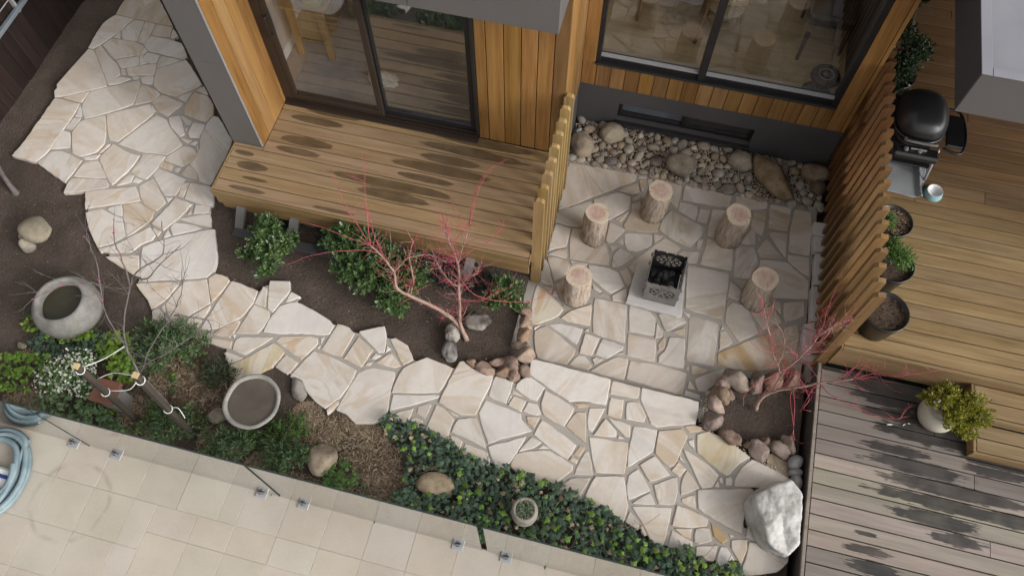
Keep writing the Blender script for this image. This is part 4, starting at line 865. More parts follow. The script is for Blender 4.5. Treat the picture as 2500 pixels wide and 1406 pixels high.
def lay(stones, mortar, root_name, z, seed0, zm=.009, depth=.05):
    V, F = [], []
    for lp in mortar:
        v, f = prism(lp, z-.32, z-zm); n = len(V); V += v; F += [tuple(i+n for i in q) for q in f]
    root = setp(obj(root_name, V, F, MORTAR), kind='structure')
    rr = random.Random(seed0)
    for i, (t, poly) in enumerate(stones):
        v, f, c = slab(poly, z, seed0+i, depth)
        o = obj('flagstone', v, f, FLAG, root, base=(c.x, c.y, z)); o.data.polygons.foreach_set('use_smooth', [False]*len(f))
        if t == '-': t = rr.choice('wwwccccg') if root_name != 'patio' else rr.choice('wcccgt')
        q = TINT[t]; k = rr.uniform(.93, 1.05)*(.83 if root_name == 'patio' else .94); w = rr.uniform(-.012, .012)+(.008 if root_name == 'patio' else 0)
        o.color = (q[0]*k+w, q[1]*k, q[2]*k-w, q[3])
    return root
path = lay(STONES_PATH, MORTAR_PATH, 'garden_path', ZS, 100)
patio_base = [(-.80, 2.575), (1.20, 2.575), (1.28, 2.95), (1.93, 3.10), (1.935, 5.12), (-.80, 5.12)]
patio = lay(STONES_PATIO, [patio_base], 'patio', ZP, 500)
root = setp(obj('paved_strip', *prism([(1.955, 3.15), (2.13, 3.15), (2.13, 4.75), (1.955, 4.75)], -.34, -.06), MORTAR), kind='structure')
for i, (t, poly) in enumerate(STONES_STRIP):
    v, f, c = slab(poly, -.03, 900+i, .09); o = obj('flagstone', v, f, FLAG, root, base=(c.x, c.y, -.03)); o.color = (.47, .44, .43, .2)
# low ground of the sunken court: pebble bed against the house and the drain channel
o = setp(obj('court_base', [(-.80,2.55,-.235),(2.2,2.55,-.235),(2.2,5.66,-.235),(-.80,5.66,-.235)], [(0,1,2,3)], SOIL), kind='structure')

# --- pool terrace of limestone pavers
pool = setp(obj('pool_terrace', *prism([(-9, -4.0), (2.3, -4.0), (2.3, .99), (-9, .99)], -.3, -.004), GROUT), kind='structure')
def paver(x0, x1, y0, y1):
    g = .0012; o = obj('paver', *box(x0+g, x1-g, y0+g, y1-g, -.05, rnd.uniform(-.0012, .0012), .002), PAVER, pool, base=((x0+x1)/2, (y0+y1)/2, 0))
W = .3745
xl = [-4.251-W*k for k in range(6, 0, -1)] + [-4.251, -3.877, -3.5, -3.291]
for a, b in zip(xl[:-1], xl[1:]):
    for k in range(6):
        y1 = .66-.377*k; paver(a, b, y1-.377, y1)
xr = [-3.291, -2.916, -2.583, -2.212, -1.84, -1.466, -1.091, -.717, -.343, .025, .40, .775, 1.15, 1.525, 1.9, 2.28]
for a, b in zip(xr[:-1], xr[1:]): paver(a, b, .43, .66)
xr2 = [-3.291, -2.914, -2.584, -2.214, -1.80, -1.43, -1.05, -.68, -.30, .07, .45, .82, 1.2, 1.57, 1.95, 2.28]
for a, b in zip(xr2[:-1], xr2[1:]):
    for k in range(5):
        y1 = .43-.375*k; paver(a, b, y1-.375, y1)
xt = [-6.5, -6.12, -5.75, -5.375, -5.0, -4.625, -4.251, -3.873, -3.5, -3.12, -2.75, -2.583, -2.212, -1.84, -1.466, -1.091, -.717, -.343, .025, .40, .775, 1.15, 1.525, 1.9, 2.28]
for a, b in zip(xt[:-1], xt[1:]): paver(a, b, .66, .985)

# ================================================================== DECKS AND SCREENS
def board_row(parent, mat, x0, x1, y0, y1, ztop, th=.022, gap=.010, split=(), tint=None, name='board'):
    xs = [x0]+[s for s in split if x0+.1 < s < x1-.1]+[x1]
    for a, b in zip(xs[:-1], xs[1:]):
        g = .0015 if len(xs) > 2 else 0
        o = obj(name, *box(a+g, b-g, y0+gap/2, y1-gap/2, ztop-th, ztop, .0025), mat, parent, base=((a+b)/2, (y0+y1)/2, ztop))
        if tint: o.color = (*tint, 1)
# left deck by the sliding door
dA = thing('timber_deck', 'raised oiled timber deck with dark wet patches in front of the glass sliding door', 'deck', (-2.3, 4.1, -.05))
P = .1355; ZA = .42
for k in range(9):
    y0 = 3.517+P*k; y1 = min(y0+P, 4.735)
    if y1-y0 < .03: continue
    if y0 >= 4.05: board_row(dA, DECK_A, -3.604, -.755, y0, y1, ZA)
    else: board_row(dA, DECK_A, -3.893, -.755, y0, y1, ZA)
board_row(dA, DECK_A, -3.893, -3.609, 4.059, 4.098, ZA)
obj('edge_trim', *box(-3.915, -.755, 3.495, 3.514, ZA-.10, ZA, .003), FASCIA, dA)
obj('edge_trim', *box(-3.915, -3.896, 3.5165, 4.098, ZA-.10, ZA, .003), FASCIA, dA)
obj('edge_trim', *box(-.752, -.737, 3.495, 4.735, ZA-.10, ZA, .003), FASCIA, dA)
obj('fascia', *box(-3.900, -.745, 3.503, 3.523, ZA-.215, ZA-.103, .003), FASCIA, dA)
obj('fascia', *box(-3.870, -.745, 3.512, 3.535, ZA-.30, ZA-.218, .003), FASCIA, dA)
obj('end_block', *box(-3.905, -3.875, 3.527, 3.70, ZA-.22, ZA-.105, .004), BATTEN, dA)
obj('end_block', *box(-3.868, -3.835, 3.538, 3.66, ZA-.33, ZA-.222, .004), BATTEN, dA)
for x in (-3.66, -3.10, -2.2, -1.3):
    v, f = box(x-.045, x+.045, -.03, .03, 0, 1); obj('leg', [(p[0]-.05*(1-p[2]), 3.62-.30*(1-p[2])+p[1], -.10+p[2]*(ZA-.10+.08)) for p in v], f, GREYPOST, dA)
    obj('brace', [(p[0]+.10*(1-p[2]), 3.64-.05*(1-p[2])+p[1]*.6, -.10+p[2]*(ZA-.02)) for p in v], f, GREYPOST, dA)
    obj('joist', *box(x-.022, x+.022, 3.56, 4.70, ZA-.12, ZA-.024, .003), GREYPOST, dA)
    obj('leg', *box(x-.045, x+.045, 4.45, 4.54, -.30, ZA-.122, .004), GREYPOST, dA)
obj('footing_beam', *box(-3.74, -2.6, 3.28, 3.38, -.25, .005, .006), RENDER, dA)
# left batten screen at the deck's end
def batten_mesh(w, d, h, ch, both):
    """one upright batten, base centre at 0, chamfered top"""
    x0, x1 = -w/2, w/2
    prof = [(x0, 0), (x1, 0), (x1, h-ch), (x1-ch, h), (x0+ch, h), (x0, h-ch)] if both else [(x0, 0), (x1, 0), (x1, h), (x0+ch, h), (x0, h-ch)]
    n = len(prof); V = [(x, -d/2, z) for x, z in prof]+[(x, d/2, z) for x, z in prof]
    F = [tuple(range(n)), tuple(range(2*n-1, n-1, -1))]+[(i, n+i, n+(i+1) % n, (i+1) % n) for i in range(n)]
    return V, F
sA = thing('batten_screen', 'short screen of nine upright timber battens at the right end of the deck', 'screen', (-.69, 4.15, ZP))
V, F = batten_mesh(.088, .042, 1.44, .02, True); me_b = mesh('batten', V, F, BATTEN)
for k in range(9):
    inst('batten', me_b, sA, (-.69+rnd.uniform(-.003, .003), 3.585+.1425*k, ZP), (0, 0, rnd.uniform(-.02, .02)))
obj('rail', *box(-.735, -.70, 3.56, 4.73, .18, .28, .003), FASCIA, sA)
# right screen beside the upper deck
sB = thing('batten_screen', 'long tall screen of twenty upright timber battens along the barbecue deck', 'screen', (2.02, 4.55, -.02))
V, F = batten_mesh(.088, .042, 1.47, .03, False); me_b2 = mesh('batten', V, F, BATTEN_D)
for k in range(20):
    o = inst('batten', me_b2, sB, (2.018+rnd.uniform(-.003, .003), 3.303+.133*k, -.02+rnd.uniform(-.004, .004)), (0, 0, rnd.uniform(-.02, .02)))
    w = min(1, max(0, (k-6)/7)); o.color = (1.05-.42*w, 1.02-.54*w, 1.0-.58*w, 1)  # rear battens tinted darker and redder, the roof's shade painted in
# upper deck
ZU = .53
dU = thing('timber_deck', 'golden brown upper deck with barbecue and black pots behind the tall screen', 'deck', (3.5, 5.2, 0))
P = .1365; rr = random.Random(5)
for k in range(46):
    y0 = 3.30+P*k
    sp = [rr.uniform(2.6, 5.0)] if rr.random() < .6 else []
    w = min(1, max(0, (y0-4.3)/1.2)); board_row(dU, DECK_U, 2.085, 5.2, y0, y0+P, ZU, split=sp, tint=(1.15-.55*w, 1.15-.67*w, 1.13-.70*w))  # boards darken toward the back: shade under the roof put into the tint
obj('edge_trim', *box(2.085, 5.2, 3.268, 3.296, ZU-.05, ZU, .003), DECK_U, dU)
obj('edge_trim', *box(2.066, 2.082, 3.268, 9.4, ZU-.30, ZU, .003), FASCIA, dU)
obj('fascia', *box(2.068, 5.2, 3.276, 3.296, .165, ZU-.053, .003), FASCIA, dU)
obj('bearer', *box(2.10, 5.2, 3.32, 9.3, -.1, ZU-.03), DARKIN, dU)
# steps down to the lower deck
st = thing('deck_steps', 'two timber steps leading down from the upper deck beside the round cream pot', 'steps', (4.2, 2.95, .15))
def tread(x0, y0, y1, z, zb):
    ya = y0+.0225; n = max(1, round((y1-ya)/.138)); w = (y1-ya)/n
    for k in range(n): board_row(st, DECK_U, x0+.03, 5.2, ya+w*k, ya+w*(k+1), z)
    obj('edge_trim', *box(x0, 5.2, y0, y0+.02, z-.045, z, .003), DECK_U, st)
    obj('edge_trim', *box(x0, x0+.026, y0+.0225, y1, z-.045, z, .003), DECK_U, st)
    obj('riser', *box(x0+.004, 5.2, y0+.006, y0+.026, zb, z-.047, .003), FASCIA, st)
    obj('side_board', *box(x0+.004, x0+.024, y0+.028, y1, zb, z-.047, .003), FASCIA, st)
tread(3.20, 2.975, 3.266, .405, .282)
tread(3.275, 2.70, 2.973, .28, .155)
# lower deck
ZL = .15
dL = thing('timber_deck', 'low weathered grey deck with wet stains at the lower right', 'deck', (3.6, 1.5, -.05))
P = .1313; rr = random.Random(9)
for k in range(-20, 10):
    y0 = 1.9045+P*k; y1 = y0+P
    if y1 > 3.27: y1 = 3.268
    if y1-y0 < .03: continue
    t = (.62, .60, .60) if y0 > 2.40 else ((1.05, 1.03, 1.0) if y0 > 1.60 else (.72, .70, .69))
    t = tuple(c*rr.uniform(.95, 1.05) for c in t)
    board_row(dL, DECK_L, 2.031, 5.2, y0, y1, ZL, split=[rr.uniform(2.6, 4.6)] if rr.random() < .45 else [], tint=t)
obj('edge_trim', *box(1.998, 2.026, -1.0, 3.268, ZL-.03, ZL, .003), DECK_L, dL).color = (.85, .83, .82, 1)
obj('fascia', *box(2.002, 2.022, -1.0, 3.268, -.26, ZL-.032, .003), plain('brown_grey_fascia', (.085, .072, .062), .7, .15), dL)
obj('bearer', *box(2.04, 5.2, -.9, 3.26, -.2, ZL-.03), DARKIN, dL)

# ================================================================== HOUSE
house = thing('house', 'modern house with cedar boards, grey panels, a glass sliding door and a big window', 'house', (-1.0, 6.5, -.1))
YD, YK, XR = 4.737, 5.65, -.722
def hb(name, mat, *b, parent=None, bev=0.0): return obj(name, *box(*b, bev), mat, parent or house, base=((b[0]+b[1])/2, (b[2]+b[3])/2, (b[4]+b[5])/2))
hb('wall_panel', PANELGREY, -3.936, -3.624, 4.10, 4.80, -.35, 1.553, bev=.003)
hb('wall_panel', PANELGREY, -3.936, -3.624, 4.10, 4.80, 1.558, 3.0, bev=.003)
hb('corner_trim', ALU, -3.6225, -3.606, 4.097, 4.103, ZA+.004, 3.0)
hb('side_wall', PANELGREY, -3.934, -3.81, 4.802, 9.0, -.35, 3.0)
for k in range(4): hb('cladding_board', CLAD, -3.6225, -3.604, 4.105+.152*k+.003, 4.105+.152*(k+1)-.003, ZA+.004, 3.0, bev=.0025)
xs = [-1.553, -1.451, -1.292, -1.136, -.991, -.849, XR]
for a, b in zip(xs[:-1], xs[1:]): hb('cladding_board', CLAD, a+.004, b-.004, YD, YD+.02, ZA+.004, 3.0, bev=.0025)
hb('wall_core', FRAME, -1.55, XR-.022, YD+.021, YD+.11, -.35, 3.0)
ys = [YD+.0205+(YK-YD-.0205)/6*k for k in range(7)]
for a, b in zip(ys[:-1], ys[1:]): hb('cladding_board', CLAD, XR-.02, XR, a+.003, b-.003, .462, 3.0, bev=.0025)
hb('plinth_wall', RENDER, XR-.018, XR-.003, YD+.02, YK, -.35, .46)
hb('wall_core', DARKIN, XR-.11, XR-.0215, YD+.112, 9.0, -.35, 3.0)
# wall with the big window
hb('plinth_wall', RENDER, XR, 1.96, YK, YK+.14, .243, .460)
hb('plinth_wall', RENDER, XR, 1.96, YK, YK+.14, -.35, -.015)
hb('plinth_wall', RENDER, XR, -.293, YK, YK+.14, -.0149, .2429)
hb('plinth_wall', RENDER, 1.135, 1.96, YK, YK+.14, -.0149, .2429)
n = 17; wv = (1.96-XR)/18.35
k = 0; x = XR+.002
while x < 1.94:
    x2 = min(x+.1465, 1.96)
    hb('cladding_board', CLAD, x+.003, x2-.003, YK-.006, YK+.014, .4615, .777 if x < 1.70 else 3.0, bev=.0025); x = x2
hb('wall_core', DARKIN, XR, 1.96, YK+.016, YK+.14, .4605, .775)
hb('wall_core', DARKIN, 1.765, 1.96, YK+.016, YK+.14, .776, 3.0)
hb('cladding_board', CLAD, XR+.002, -.594, YK-.006, YK+.014, .778, 3.0, bev=.0025)
hb('side_wall', RENDER, 1.90, 1.958, YK+.142, 9.0, -.35, 3.0)
win = hb('window', FRAME, -.592, 1.762, YK-.03, YK+.10, .7785, .802, bev=.003)
hb('bottom_rail', FRAME, -.592, 1.762, YK+.02, YK+.09, .803, .862, parent=win)
hb('glazing_bead', ALU, -.55, 1.72, YK+.018, YK+.055, .863, .884, parent=win)
for a, b in ((-.592, -.546), (.416, .488), (1.716, 1.762)): hb('mullion', FRAME, a, b, YK-.004, YK+.092, .8025, 3.0, parent=win, bev=.003)
for a, b in ((-.546, .416), (.488, 1.716)): hb('pane', GLASS, a, b, YK+.060, YK+.068, .862, 3.0, parent=win)
lw = hb('low_window', FRAME, -.30, 1.142, YK-.05, YK+.05, -.030, -.016, bev=.002)
for a, b in ((-.292, -.255), (.392, .428), (1.10, 1.134)): hb('window_frame', FRAME, a, b, YK+.06, YK+.10, -.0155, .2425, parent=lw)
for a, b in ((-.292, 1.134),):
    hb('window_frame', FRAME, -.2545, 1.0995, YK+.062, YK+.098, -.0155, .018, parent=lw)
hb('sky_reflection', plain('painted_sky_reflection', (.20, .235, .29), .7), -.25, .39, YK+.118, YK+.124, .02, .12, parent=lw)  # blue grey panel painted for the sky mirrored in the left pane
for a, b in ((-.2545, .3915), (.4285, 1.0995)): hb('pane', GLASS, a, b, YK+.082, YK+.088, .0185, .242, parent=lw)
hb('backing', DARKIN, -.292, 1.134, YK+.1255, YK+.137, -.0145, .2425, parent=lw)
# sliding door
door = hb('sliding_door', BRONZE, -3.604, -1.553, 4.655, 4.735, ZA+.003, ZA+.016, bev=.002)
for y0, z1 in ((4.675, .03), (4.705, .045), (4.737, .06)): hb('track', BRONZE, -3.60, -1.556, y0, y0+.012, ZA+.0165, ZA+z1, parent=door)
hb('threshold', FRAME, -3.60, -1.556, 4.742, 4.83, ZA-.02, ZA+.05, parent=door)
hb('jamb', BRONZE, -3.603, -3.515, 4.70, 4.82, ZA+.061, 3.0, parent=door, bev=.003)
hb('jamb', FRAME, -1.585, -1.553, 4.72, 4.82, ZA+.061, 3.0, parent=door, bev=.003)
for (x0, x1, y0, M) in ((-3.512, -2.535, 4.705, BRONZE), (-2.575, -1.588, 4.757, FRAME)):
    lf = hb('door_leaf', M, x0, x1, y0, y0+.036, ZA+.062, ZA+.125, parent=door, bev=.003)
    for a, b in ((x0, x0+.055), (x1-.055, x1)): hb('stile', M, a, b, y0, y0+.036, ZA+.1255, 2.95, parent=door, bev=.003)
    hb('pane', GLASS if M is BRONZE else LOWE, x0+.0555, x1-.0555, y0+.014, y0+.020, ZA+.1255, 2.95, parent=door)
hb('handle', FRAME, -3.49, -3.47, 4.66, 4.675, 1.36, 1.62, parent=door, bev=.003)
for z in (1.37, 1.60): hb('handle_bracket', FRAME, -3.488, -3.472, 4.676, 4.704, z, z+.015, parent=door)
# roof, awning box, rooms
hb('roof', ROOFTOP, -4.0, -.71, 4.76, 6.6, 3.002, 3.12); hb('roof', ROOFTOP, -4.0, -.71, 8.0, 9.1, 3.002, 3.12); hb('roof', ROOFTOP, -4.0, -3.2, 6.602, 7.998, 3.002, 3.12); hb('roof', ROOFTOP, -1.4, -.71, 6.602, 7.998, 3.002, 3.12); hb('added_skylight', GLASS, -3.198, -1.402, 6.602, 7.998, 3.05, 3.06); hb('roof', ROOFTOP, -.708, 1.98, 5.66, 5.9, 3.002, 3.12); hb('roof', ROOFTOP, -.708, 1.98, 8.5, 9.1, 3.002, 3.12)  # roof opening out of view, added to bring daylight into the carpeted room
hb('roof', ROOFTOP, -.708, -.60, 5.902, 8.498, 3.002, 3.12); hb('roof', ROOFTOP, 1.85, 1.98, 5.902, 8.498, 3.002, 3.12); hb('added_skylight', GLASS, -.598, 1.848, 5.902, 8.498, 3.05, 3.06)  # unseen roof opening added to brighten the kitchen
hb('awning_box', PANELGREY, -3.60, -1.946, 4.35, 4.734, 2.40, 2.95, bev=.003); hb('awning_box', PANELGREY, -1.940, -.757, 4.35, 4.734, 2.40, 2.95, bev=.003)
hb('back_wall', WALLIN, -3.81, 1.9, 8.6, 8.7, -.3, 3.0)
setp(obj('carpet_floor', *box(-3.808, -.835, 4.832, 8.6, .38, .44), CARPET), kind='structure')
setp(obj('oak_floor', *box(-.722, 1.898, 5.795, 8.6, .40, .52), OAK), kind='structure')
fl = setp(obj('skirting_board', *box(-3.808, -3.79, 4.84, 8.59, .441, .56), WHITEP), kind='structure')
setp(obj('interior_wall', *box(-3.809, -3.8085, 4.84, 8.59, .561, 3.0), WALLIN), kind='structure')

# roof over the barbecue deck
ro = thing('patio_roof', 'flat grey roof corner over the barbecue deck at the upper right', 'roof', (4, 6.5, .5))
obj('fascia', *box(2.11, 2.13, 4.352, 9.2, 2.40, 2.78, .003), plain('dark_grey_fascia', (.045, .046, .052), .5, .06, 2.0, .03), ro)
obj('fascia', *box(2.11, 6.2, 4.33, 4.350, 2.40, 2.78, .003), PANELGREY, ro)
obj('roof_sheet', *box(2.1335, 6.2, 4.3535, 9.2, 2.70, 2.762, .002), ROOFTOP, ro)
obj('capping', *box(2.104, 2.175, 4.324, 9.2, 2.782, 2.790, .002), ROOFTOP, ro); obj('capping', *box(2.178, 6.2, 4.324, 4.395, 2.782, 2.790, .002), ROOFTOP, ro)
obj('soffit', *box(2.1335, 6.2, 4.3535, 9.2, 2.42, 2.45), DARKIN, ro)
obj('post', *box(5.0, 5.12, 4.5, 4.62, ZU, 2.42, .003), FRAME, ro)
bw = thing('back_wall', 'dark rendered wall at the far end of the barbecue deck', 'wall', (4, 8.4, .5))
obj('wall', *box(1.962, 6.2, 8.3, 8.45, -.2, 2.415), RENDER, bw)

# dark boundary fence, upper left
fn = thing('boundary_fence', 'dark brown timber boundary fence in the upper left corner', 'fence', (-6.75, 5.5, -.1))
y = 2.4; rr = random.Random(4)
while y < 9.5:
    w = .148; obj('fence_board', *box(-6.775, -6.75+rr.uniform(-.004, .004), y+.003, y+w-.003, -.15, 1.75, .003), FENCEWOOD, fn, base=(-6.76, y, -.1)); y += w
obj('rail', *box(-6.745, -6.705, 2.4, 9.5, 1.50, 1.59, .004), FENCEWOOD, fn)
hr = thing('metal_rail', 'blue grey metal rail running along the dark fence in the top left corner', 'rail', (-6.69, 5.5, .6))
obj('bar', *box(-6.71, -6.665, 2.4, 9.5, .64, .685, .004), plain('galvanised_rail', (.26, .30, .34), .4, .1, 4.0, .02, metal=.5), hr)
obj('wire', *tube([(-6.70, 2.4, .80), (-6.70, 9.5, .80)], .006, 6), ALU, hr)
for y in (3.0, 5.0, 7.0): obj('bracket', *box(-6.748, -6.70, y, y+.03, .60, .83, .002), ALU, hr)

# ================================================================== INSIDE, BEHIND THE GLASS
tb = thing('side_table', 'small pine side table behind the left pane of the sliding door', 'table', (-3.45, 5.62, .44))
for x, y in ((-3.66, 5.33), (-3.32, 5.33), (-3.66, 5.95), (-3.32, 5.95)): obj('leg', *box(x-.028, x+.028, y-.028, y+.028, .441, 1.10, .005), PINE, tb)
obj('apron', *box(-3.628, -3.352, 5.32, 5.335, .70, 1.10, .002), PINE, tb)
obj('shelf', *box(-3.63, -3.35, 5.36, 5.92, .60, .62, .003), PINE, tb)
obj('tabletop', *box(-3.72, -3.26, 5.27, 6.01, 1.101, 1.13, .006), PINE, tb)
bk = setp(obj('storage_box', *rotz(box(-3.49, -3.31, 5.34, 5.56, 1.132, 1.20, .006), .2, (-3.4, 5.45)), GREENBOX, base=(-3.4, 5.45, 1.132)), 'olive green box on the side table behind the door glass', 'box')
v, f = rock(4, 41, (.15, .09, .06), .5, 1.9, 0, .22); setp(obj('wool_cushion', [p+Vector((-2.70, 5.16, .495)) for p in v], f, FLUFF, smooth=True, base=(-2.7, 5.16, .44)), 'white woolly cushion on the floor behind the door mullion', 'cushion')
def rattan_chair(x, y, rz, label):
    c = thing('rattan_chair', label, 'chair', (x, y, .52)); c.rotation_euler = (0, 0, rz)
    for sx, sy in ((-1,-1),(1,-1),(-1,1),(1,1)):
        top = .43 if sy < 0 else .84
        pts = [(sx*.22, sy*.20, 0), (sx*.19, sy*.18, .42), (sx*.18, sy*.20, top)]
        q = inst('leg', mesh('leg', *tube(smooth_line(pts, 3), .016, 8), PINE, True), c); q.location = (0, 0, 0)
    for nme, vf, M in (('seat', lathe([(.17, .40), (.21, .415), (.215, .44), (.20, .452), (.02, .446)], (0, 0, 0), 28), RATTAN),
                       ('seat_ring', tube([(.155*math.cos(a), .155*math.sin(a), .22) for a in [i*math.pi/10 for i in range(21)]], .011, 8), PINE),
                       ('back_rail', tube(smooth_line([(-.18, .20, .80), (-.12, .25, .83), (0, .27, .84), (.12, .25, .83), (.18, .20, .80)], 3), .016, 8), PINE),
                       ('back_panel', tube(smooth_line([(-.16, .20, .66), (0, .25, .67), (.16, .20, .66)], 4), .05, 8), RATTAN)):
        q = inst(nme, mesh(nme, vf[0], vf[1], M, True), c); q.location = (0, 0, 0)
    for sx in (-1, 1):
        q = inst('brace', mesh('brace', *tube(smooth_line([(sx*.20, -.19, .22), (sx*.16, -.185, .33), (sx*.06, -.18, .39)], 4), .009, 8), PINE, True), c); q.location = (0, 0, 0)
    return c
rattan_chair(.56, 6.60, math.pi, 'woven rattan dining chair behind the window mullion')
rattan_chair(-.18, 6.85, 1.9, 'rattan dining chair left of the white table leg inside the window')
dt = thing('dining_table', 'white round dining table on one thick leg inside the house', 'table', (.25, 7.15, .52))
obj('leg', *lathe([(.22, 0), (.22, .03), (.07, .06), (.06, .68)], (.25, 7.15, .521), 24), WHITEP, dt, True)
obj('tabletop', *lathe([(.58, .68), (.60, .69), (.60, .71), (.58, .72)], (.25, 7.15, .521), 40), WHITEP, dt, True)
fan = thing('floor_fan', 'round black floor fan standing in the lower right corner of the window', 'fan', (1.62, 6.02, .52))
obj('base', *lathe([(.15, 0), (.15, .02), (.05, .035)], (1.62, 6.02, .521), 28), BLACKPOT, fan, True)
obj('stem', *tube([(1.62, 6.02, .54), (1.62, 6.02, .74)], .04, 12), BLACKPOT, fan, True)
obj('head', *lathe([(.04, .0), (.135, .025), (.15, .05), (.13, .085), (.07, .07)], (1.64, 6.02, .735), 36), BLACKPOT, fan, True)
obj('ring', *tube([(1.64+.072*math.cos(a), 6.02+.072*math.sin(a), .815) for a in [i*math.pi/16 for i in range(33)]], .004, 6), ALU, fan, True)
obj('hub', *lathe([(.03, .07), (.028, .086), (.01, .092)], (1.64, 6.02, .735), 18), GREYPOST, fan, True)
ac = thing('armchair', 'dark leather armchair on brown legs behind the right window pane', 'armchair', (1.62, 6.9, .52))
obj('seat', *box(1.38, 1.86, 6.62, 7.1, .80, .95, .03), BLACKPOT, ac); obj('backrest', *box(1.40, 1.86, 7.08, 7.2, .90, 1.35, .03), BLACKPOT, ac)
for x, y in ((1.42, 6.5), (1.83, 6.66), (1.42, 7.1), (1.83, 7.1)): obj('leg', *tube([(x-.02, y-.06, .521), (x, y+.02, .82)], [.016, .024], 8), STAKE, ac, True)
obj('armrest', *box(1.36, 1.40, 6.58, 7.1, 1.0, 1.04, .01), DARKIN, ac)

# ================================================================== GLASS POOL FENCE
gf = thing('glass_pool_fence', 'frameless glass pool fence on metal clamps along the limestone terrace', 'fence', (-2.3, .975, 0))
for x0, x1 in ((-7.6, -5.84), (-5.81, -4.060), (-4.026, -2.290), (-2.256, -.520), (-.472, 1.28), (1.31, 1.985)):
    p = obj('glass_panel', *box(x0, x1, .969, .981, .045, 1.08), FENCEGLASS, gf, base=((x0+x1)/2, .975, 0)); p.data.materials.append(GEDGE)
    for pf in p.data.polygons:
        if abs(pf.normal.y) < .5: pf.material_index = 1
def spigot(x):
    s = obj('spigot', *box(x-.048, x+.048, .925, 1.025, .001, .010, .003), ALU, gf, base=(x, .975, 0))
    obj('clamp', *box(x-.022, x+.022, .952, .966, .0102, .075, .004), GREYPOST, s); obj('clamp', *box(x-.022, x+.022, .984, .998, .0102, .075, .004), GREYPOST, s)
    obj('bolt', *tube([(x, .945, .05), (x, .952, .05)], .008, 8), FRAME, s)
for x in (-5.62, -6.1, -4.23, -3.82, -2.465, -2.085, -.725, -.315, 1.08, 1.5): spigot(x)

# ================================================================== FIRE PLACE
fp = thing('fire_pit', 'square steel fire box with cut out scroll panels on a white slab', 'fire pit', (.52, 3.79, ZP))
slabv = [(.252, 4.015), (.215, 3.548), (.758, 3.522), (.722, 3.985)]
def ccw(p): return p if sum(p[i][0]*p[(i+1) % len(p)][1]-p[i][1]*p[(i+1) % len(p)][0] for i in range(len(p))) > 0 else p[::-1]
v, f, c = slab(ccw(slabv), ZP+.052, 77, .046); obj('base_slab', v, f, CONCRETE, fp, base=(c.x, c.y, ZP))
def scroll(a, b):
    r = math.hypot(a, b); th = math.atan2(b, a)
    if r > .97: return False
    if r > .80: return abs(math.sin(5*th)) > .38
    if .50 < r < .72: return abs(math.cos(4*th+2.2*(r-.6))) > .42
    if .10 < r < .42: return abs(math.sin(3*th+1.5*r)) > .5
    return False
def cut_panel(w, h, nx=46, ny=46):
    keep = {}
    for j in range(ny):
        for i in range(nx):
            a = ((i+.5)/nx-.5)/.40; b = ((j+.5)/ny-.57)/.27
            keep[(i, j)] = not scroll(a, b)
            if j >= ny-2 and (i % 12) in (4, 5): keep[(i, j)] = False
    V, F, ix = [], [], {}
    def vid(i, j, s):
        k = (i, j, s)
        if k not in ix: ix[k] = len(V); V.append((i/nx*w-w/2, s*.004, j/ny*h))
        return ix[k]
    for (i, j), kp in keep.items():
        if not kp: continue
        F.append((vid(i,j,0), vid(i+1,j,0), vid(i+1,j+1,0), vid(i,j+1,0))); F.append((vid(i,j+1,1), vid(i+1,j+1,1), vid(i+1,j,1), vid(i,j,1)))
        for di, dj, A, B in ((-1,0,(i,j),(i,j+1)), (1,0,(i+1,j+1),(i+1,j)), (0,-1,(i+1,j),(i,j)), (0,1,(i,j+1),(i+1,j+1))):
            if not keep.get((i+di, j+dj), False): F.append((vid(*A,0), vid(*B,0), vid(*B,1), vid(*A,1)))
    return V, F
zb = ZP+.075; hh = .345
me_p = mesh('panel', *cut_panel(.315, hh), STEEL); me_s = mesh('panel', *cut_panel(.365, hh), STEEL)
me_ps = mesh('panel', *cut_panel(.315, hh), SOOT)
cx, cy = .517, 3.785
inst('panel', me_p, fp, (cx, cy-.182, zb), (0, 0, -.03)); inst('panel', me_ps, fp, (cx+.01, cy+.176, zb), (0, 0, -.03))
inst('panel', me_s, fp, (cx-.157, cy, zb), (0, 0, R(90)-.03)); inst('panel', me_s, fp, (cx+.162, cy, zb), (0, 0, R(90)-.03))
for sx in (-.162, .162):
    for sy in (-.155, .155):
        for z in (.10, .27): obj('tab', *rotz(box(cx+sx-.014, cx+sx+.014, cy+sy-.014, cy+sy+.014, zb+z, zb+z+.03, .002), -.03, (cx, cy)), STEEL, fp)
obj('ash_tray', *rotz(box(cx-.15, cx+.15, cy-.17, cy+.17, zb+.02, zb+.035), -.03, (cx, cy)), SOOT, fp)
rr = random.Random(3)
me_c = [mesh('ember', *rock(2, 60+i, (.045, .035, .03), .3, 1.5, 3), CHAR) for i in range(3)]
for k in range(14): inst('ember', me_c[k % 3], fp, (cx+rr.uniform(-.11, .11), cy+rr.uniform(-.13, .13), zb+.06+rr.uniform(0, .025)), (rr.random()*3, rr.random()*3, rr.random()*3))
for k in range(3): inst('ash_lump', mesh('ash_lump', *rock(2, 80+k, (.04, .035, .025), .3, 1.5, 3), GRANITE), fp, (cx-.06+.07*k, cy-.08+rr.uniform(-.03, .05), zb+.10), (rr.random()*3, rr.random()*3, 0))

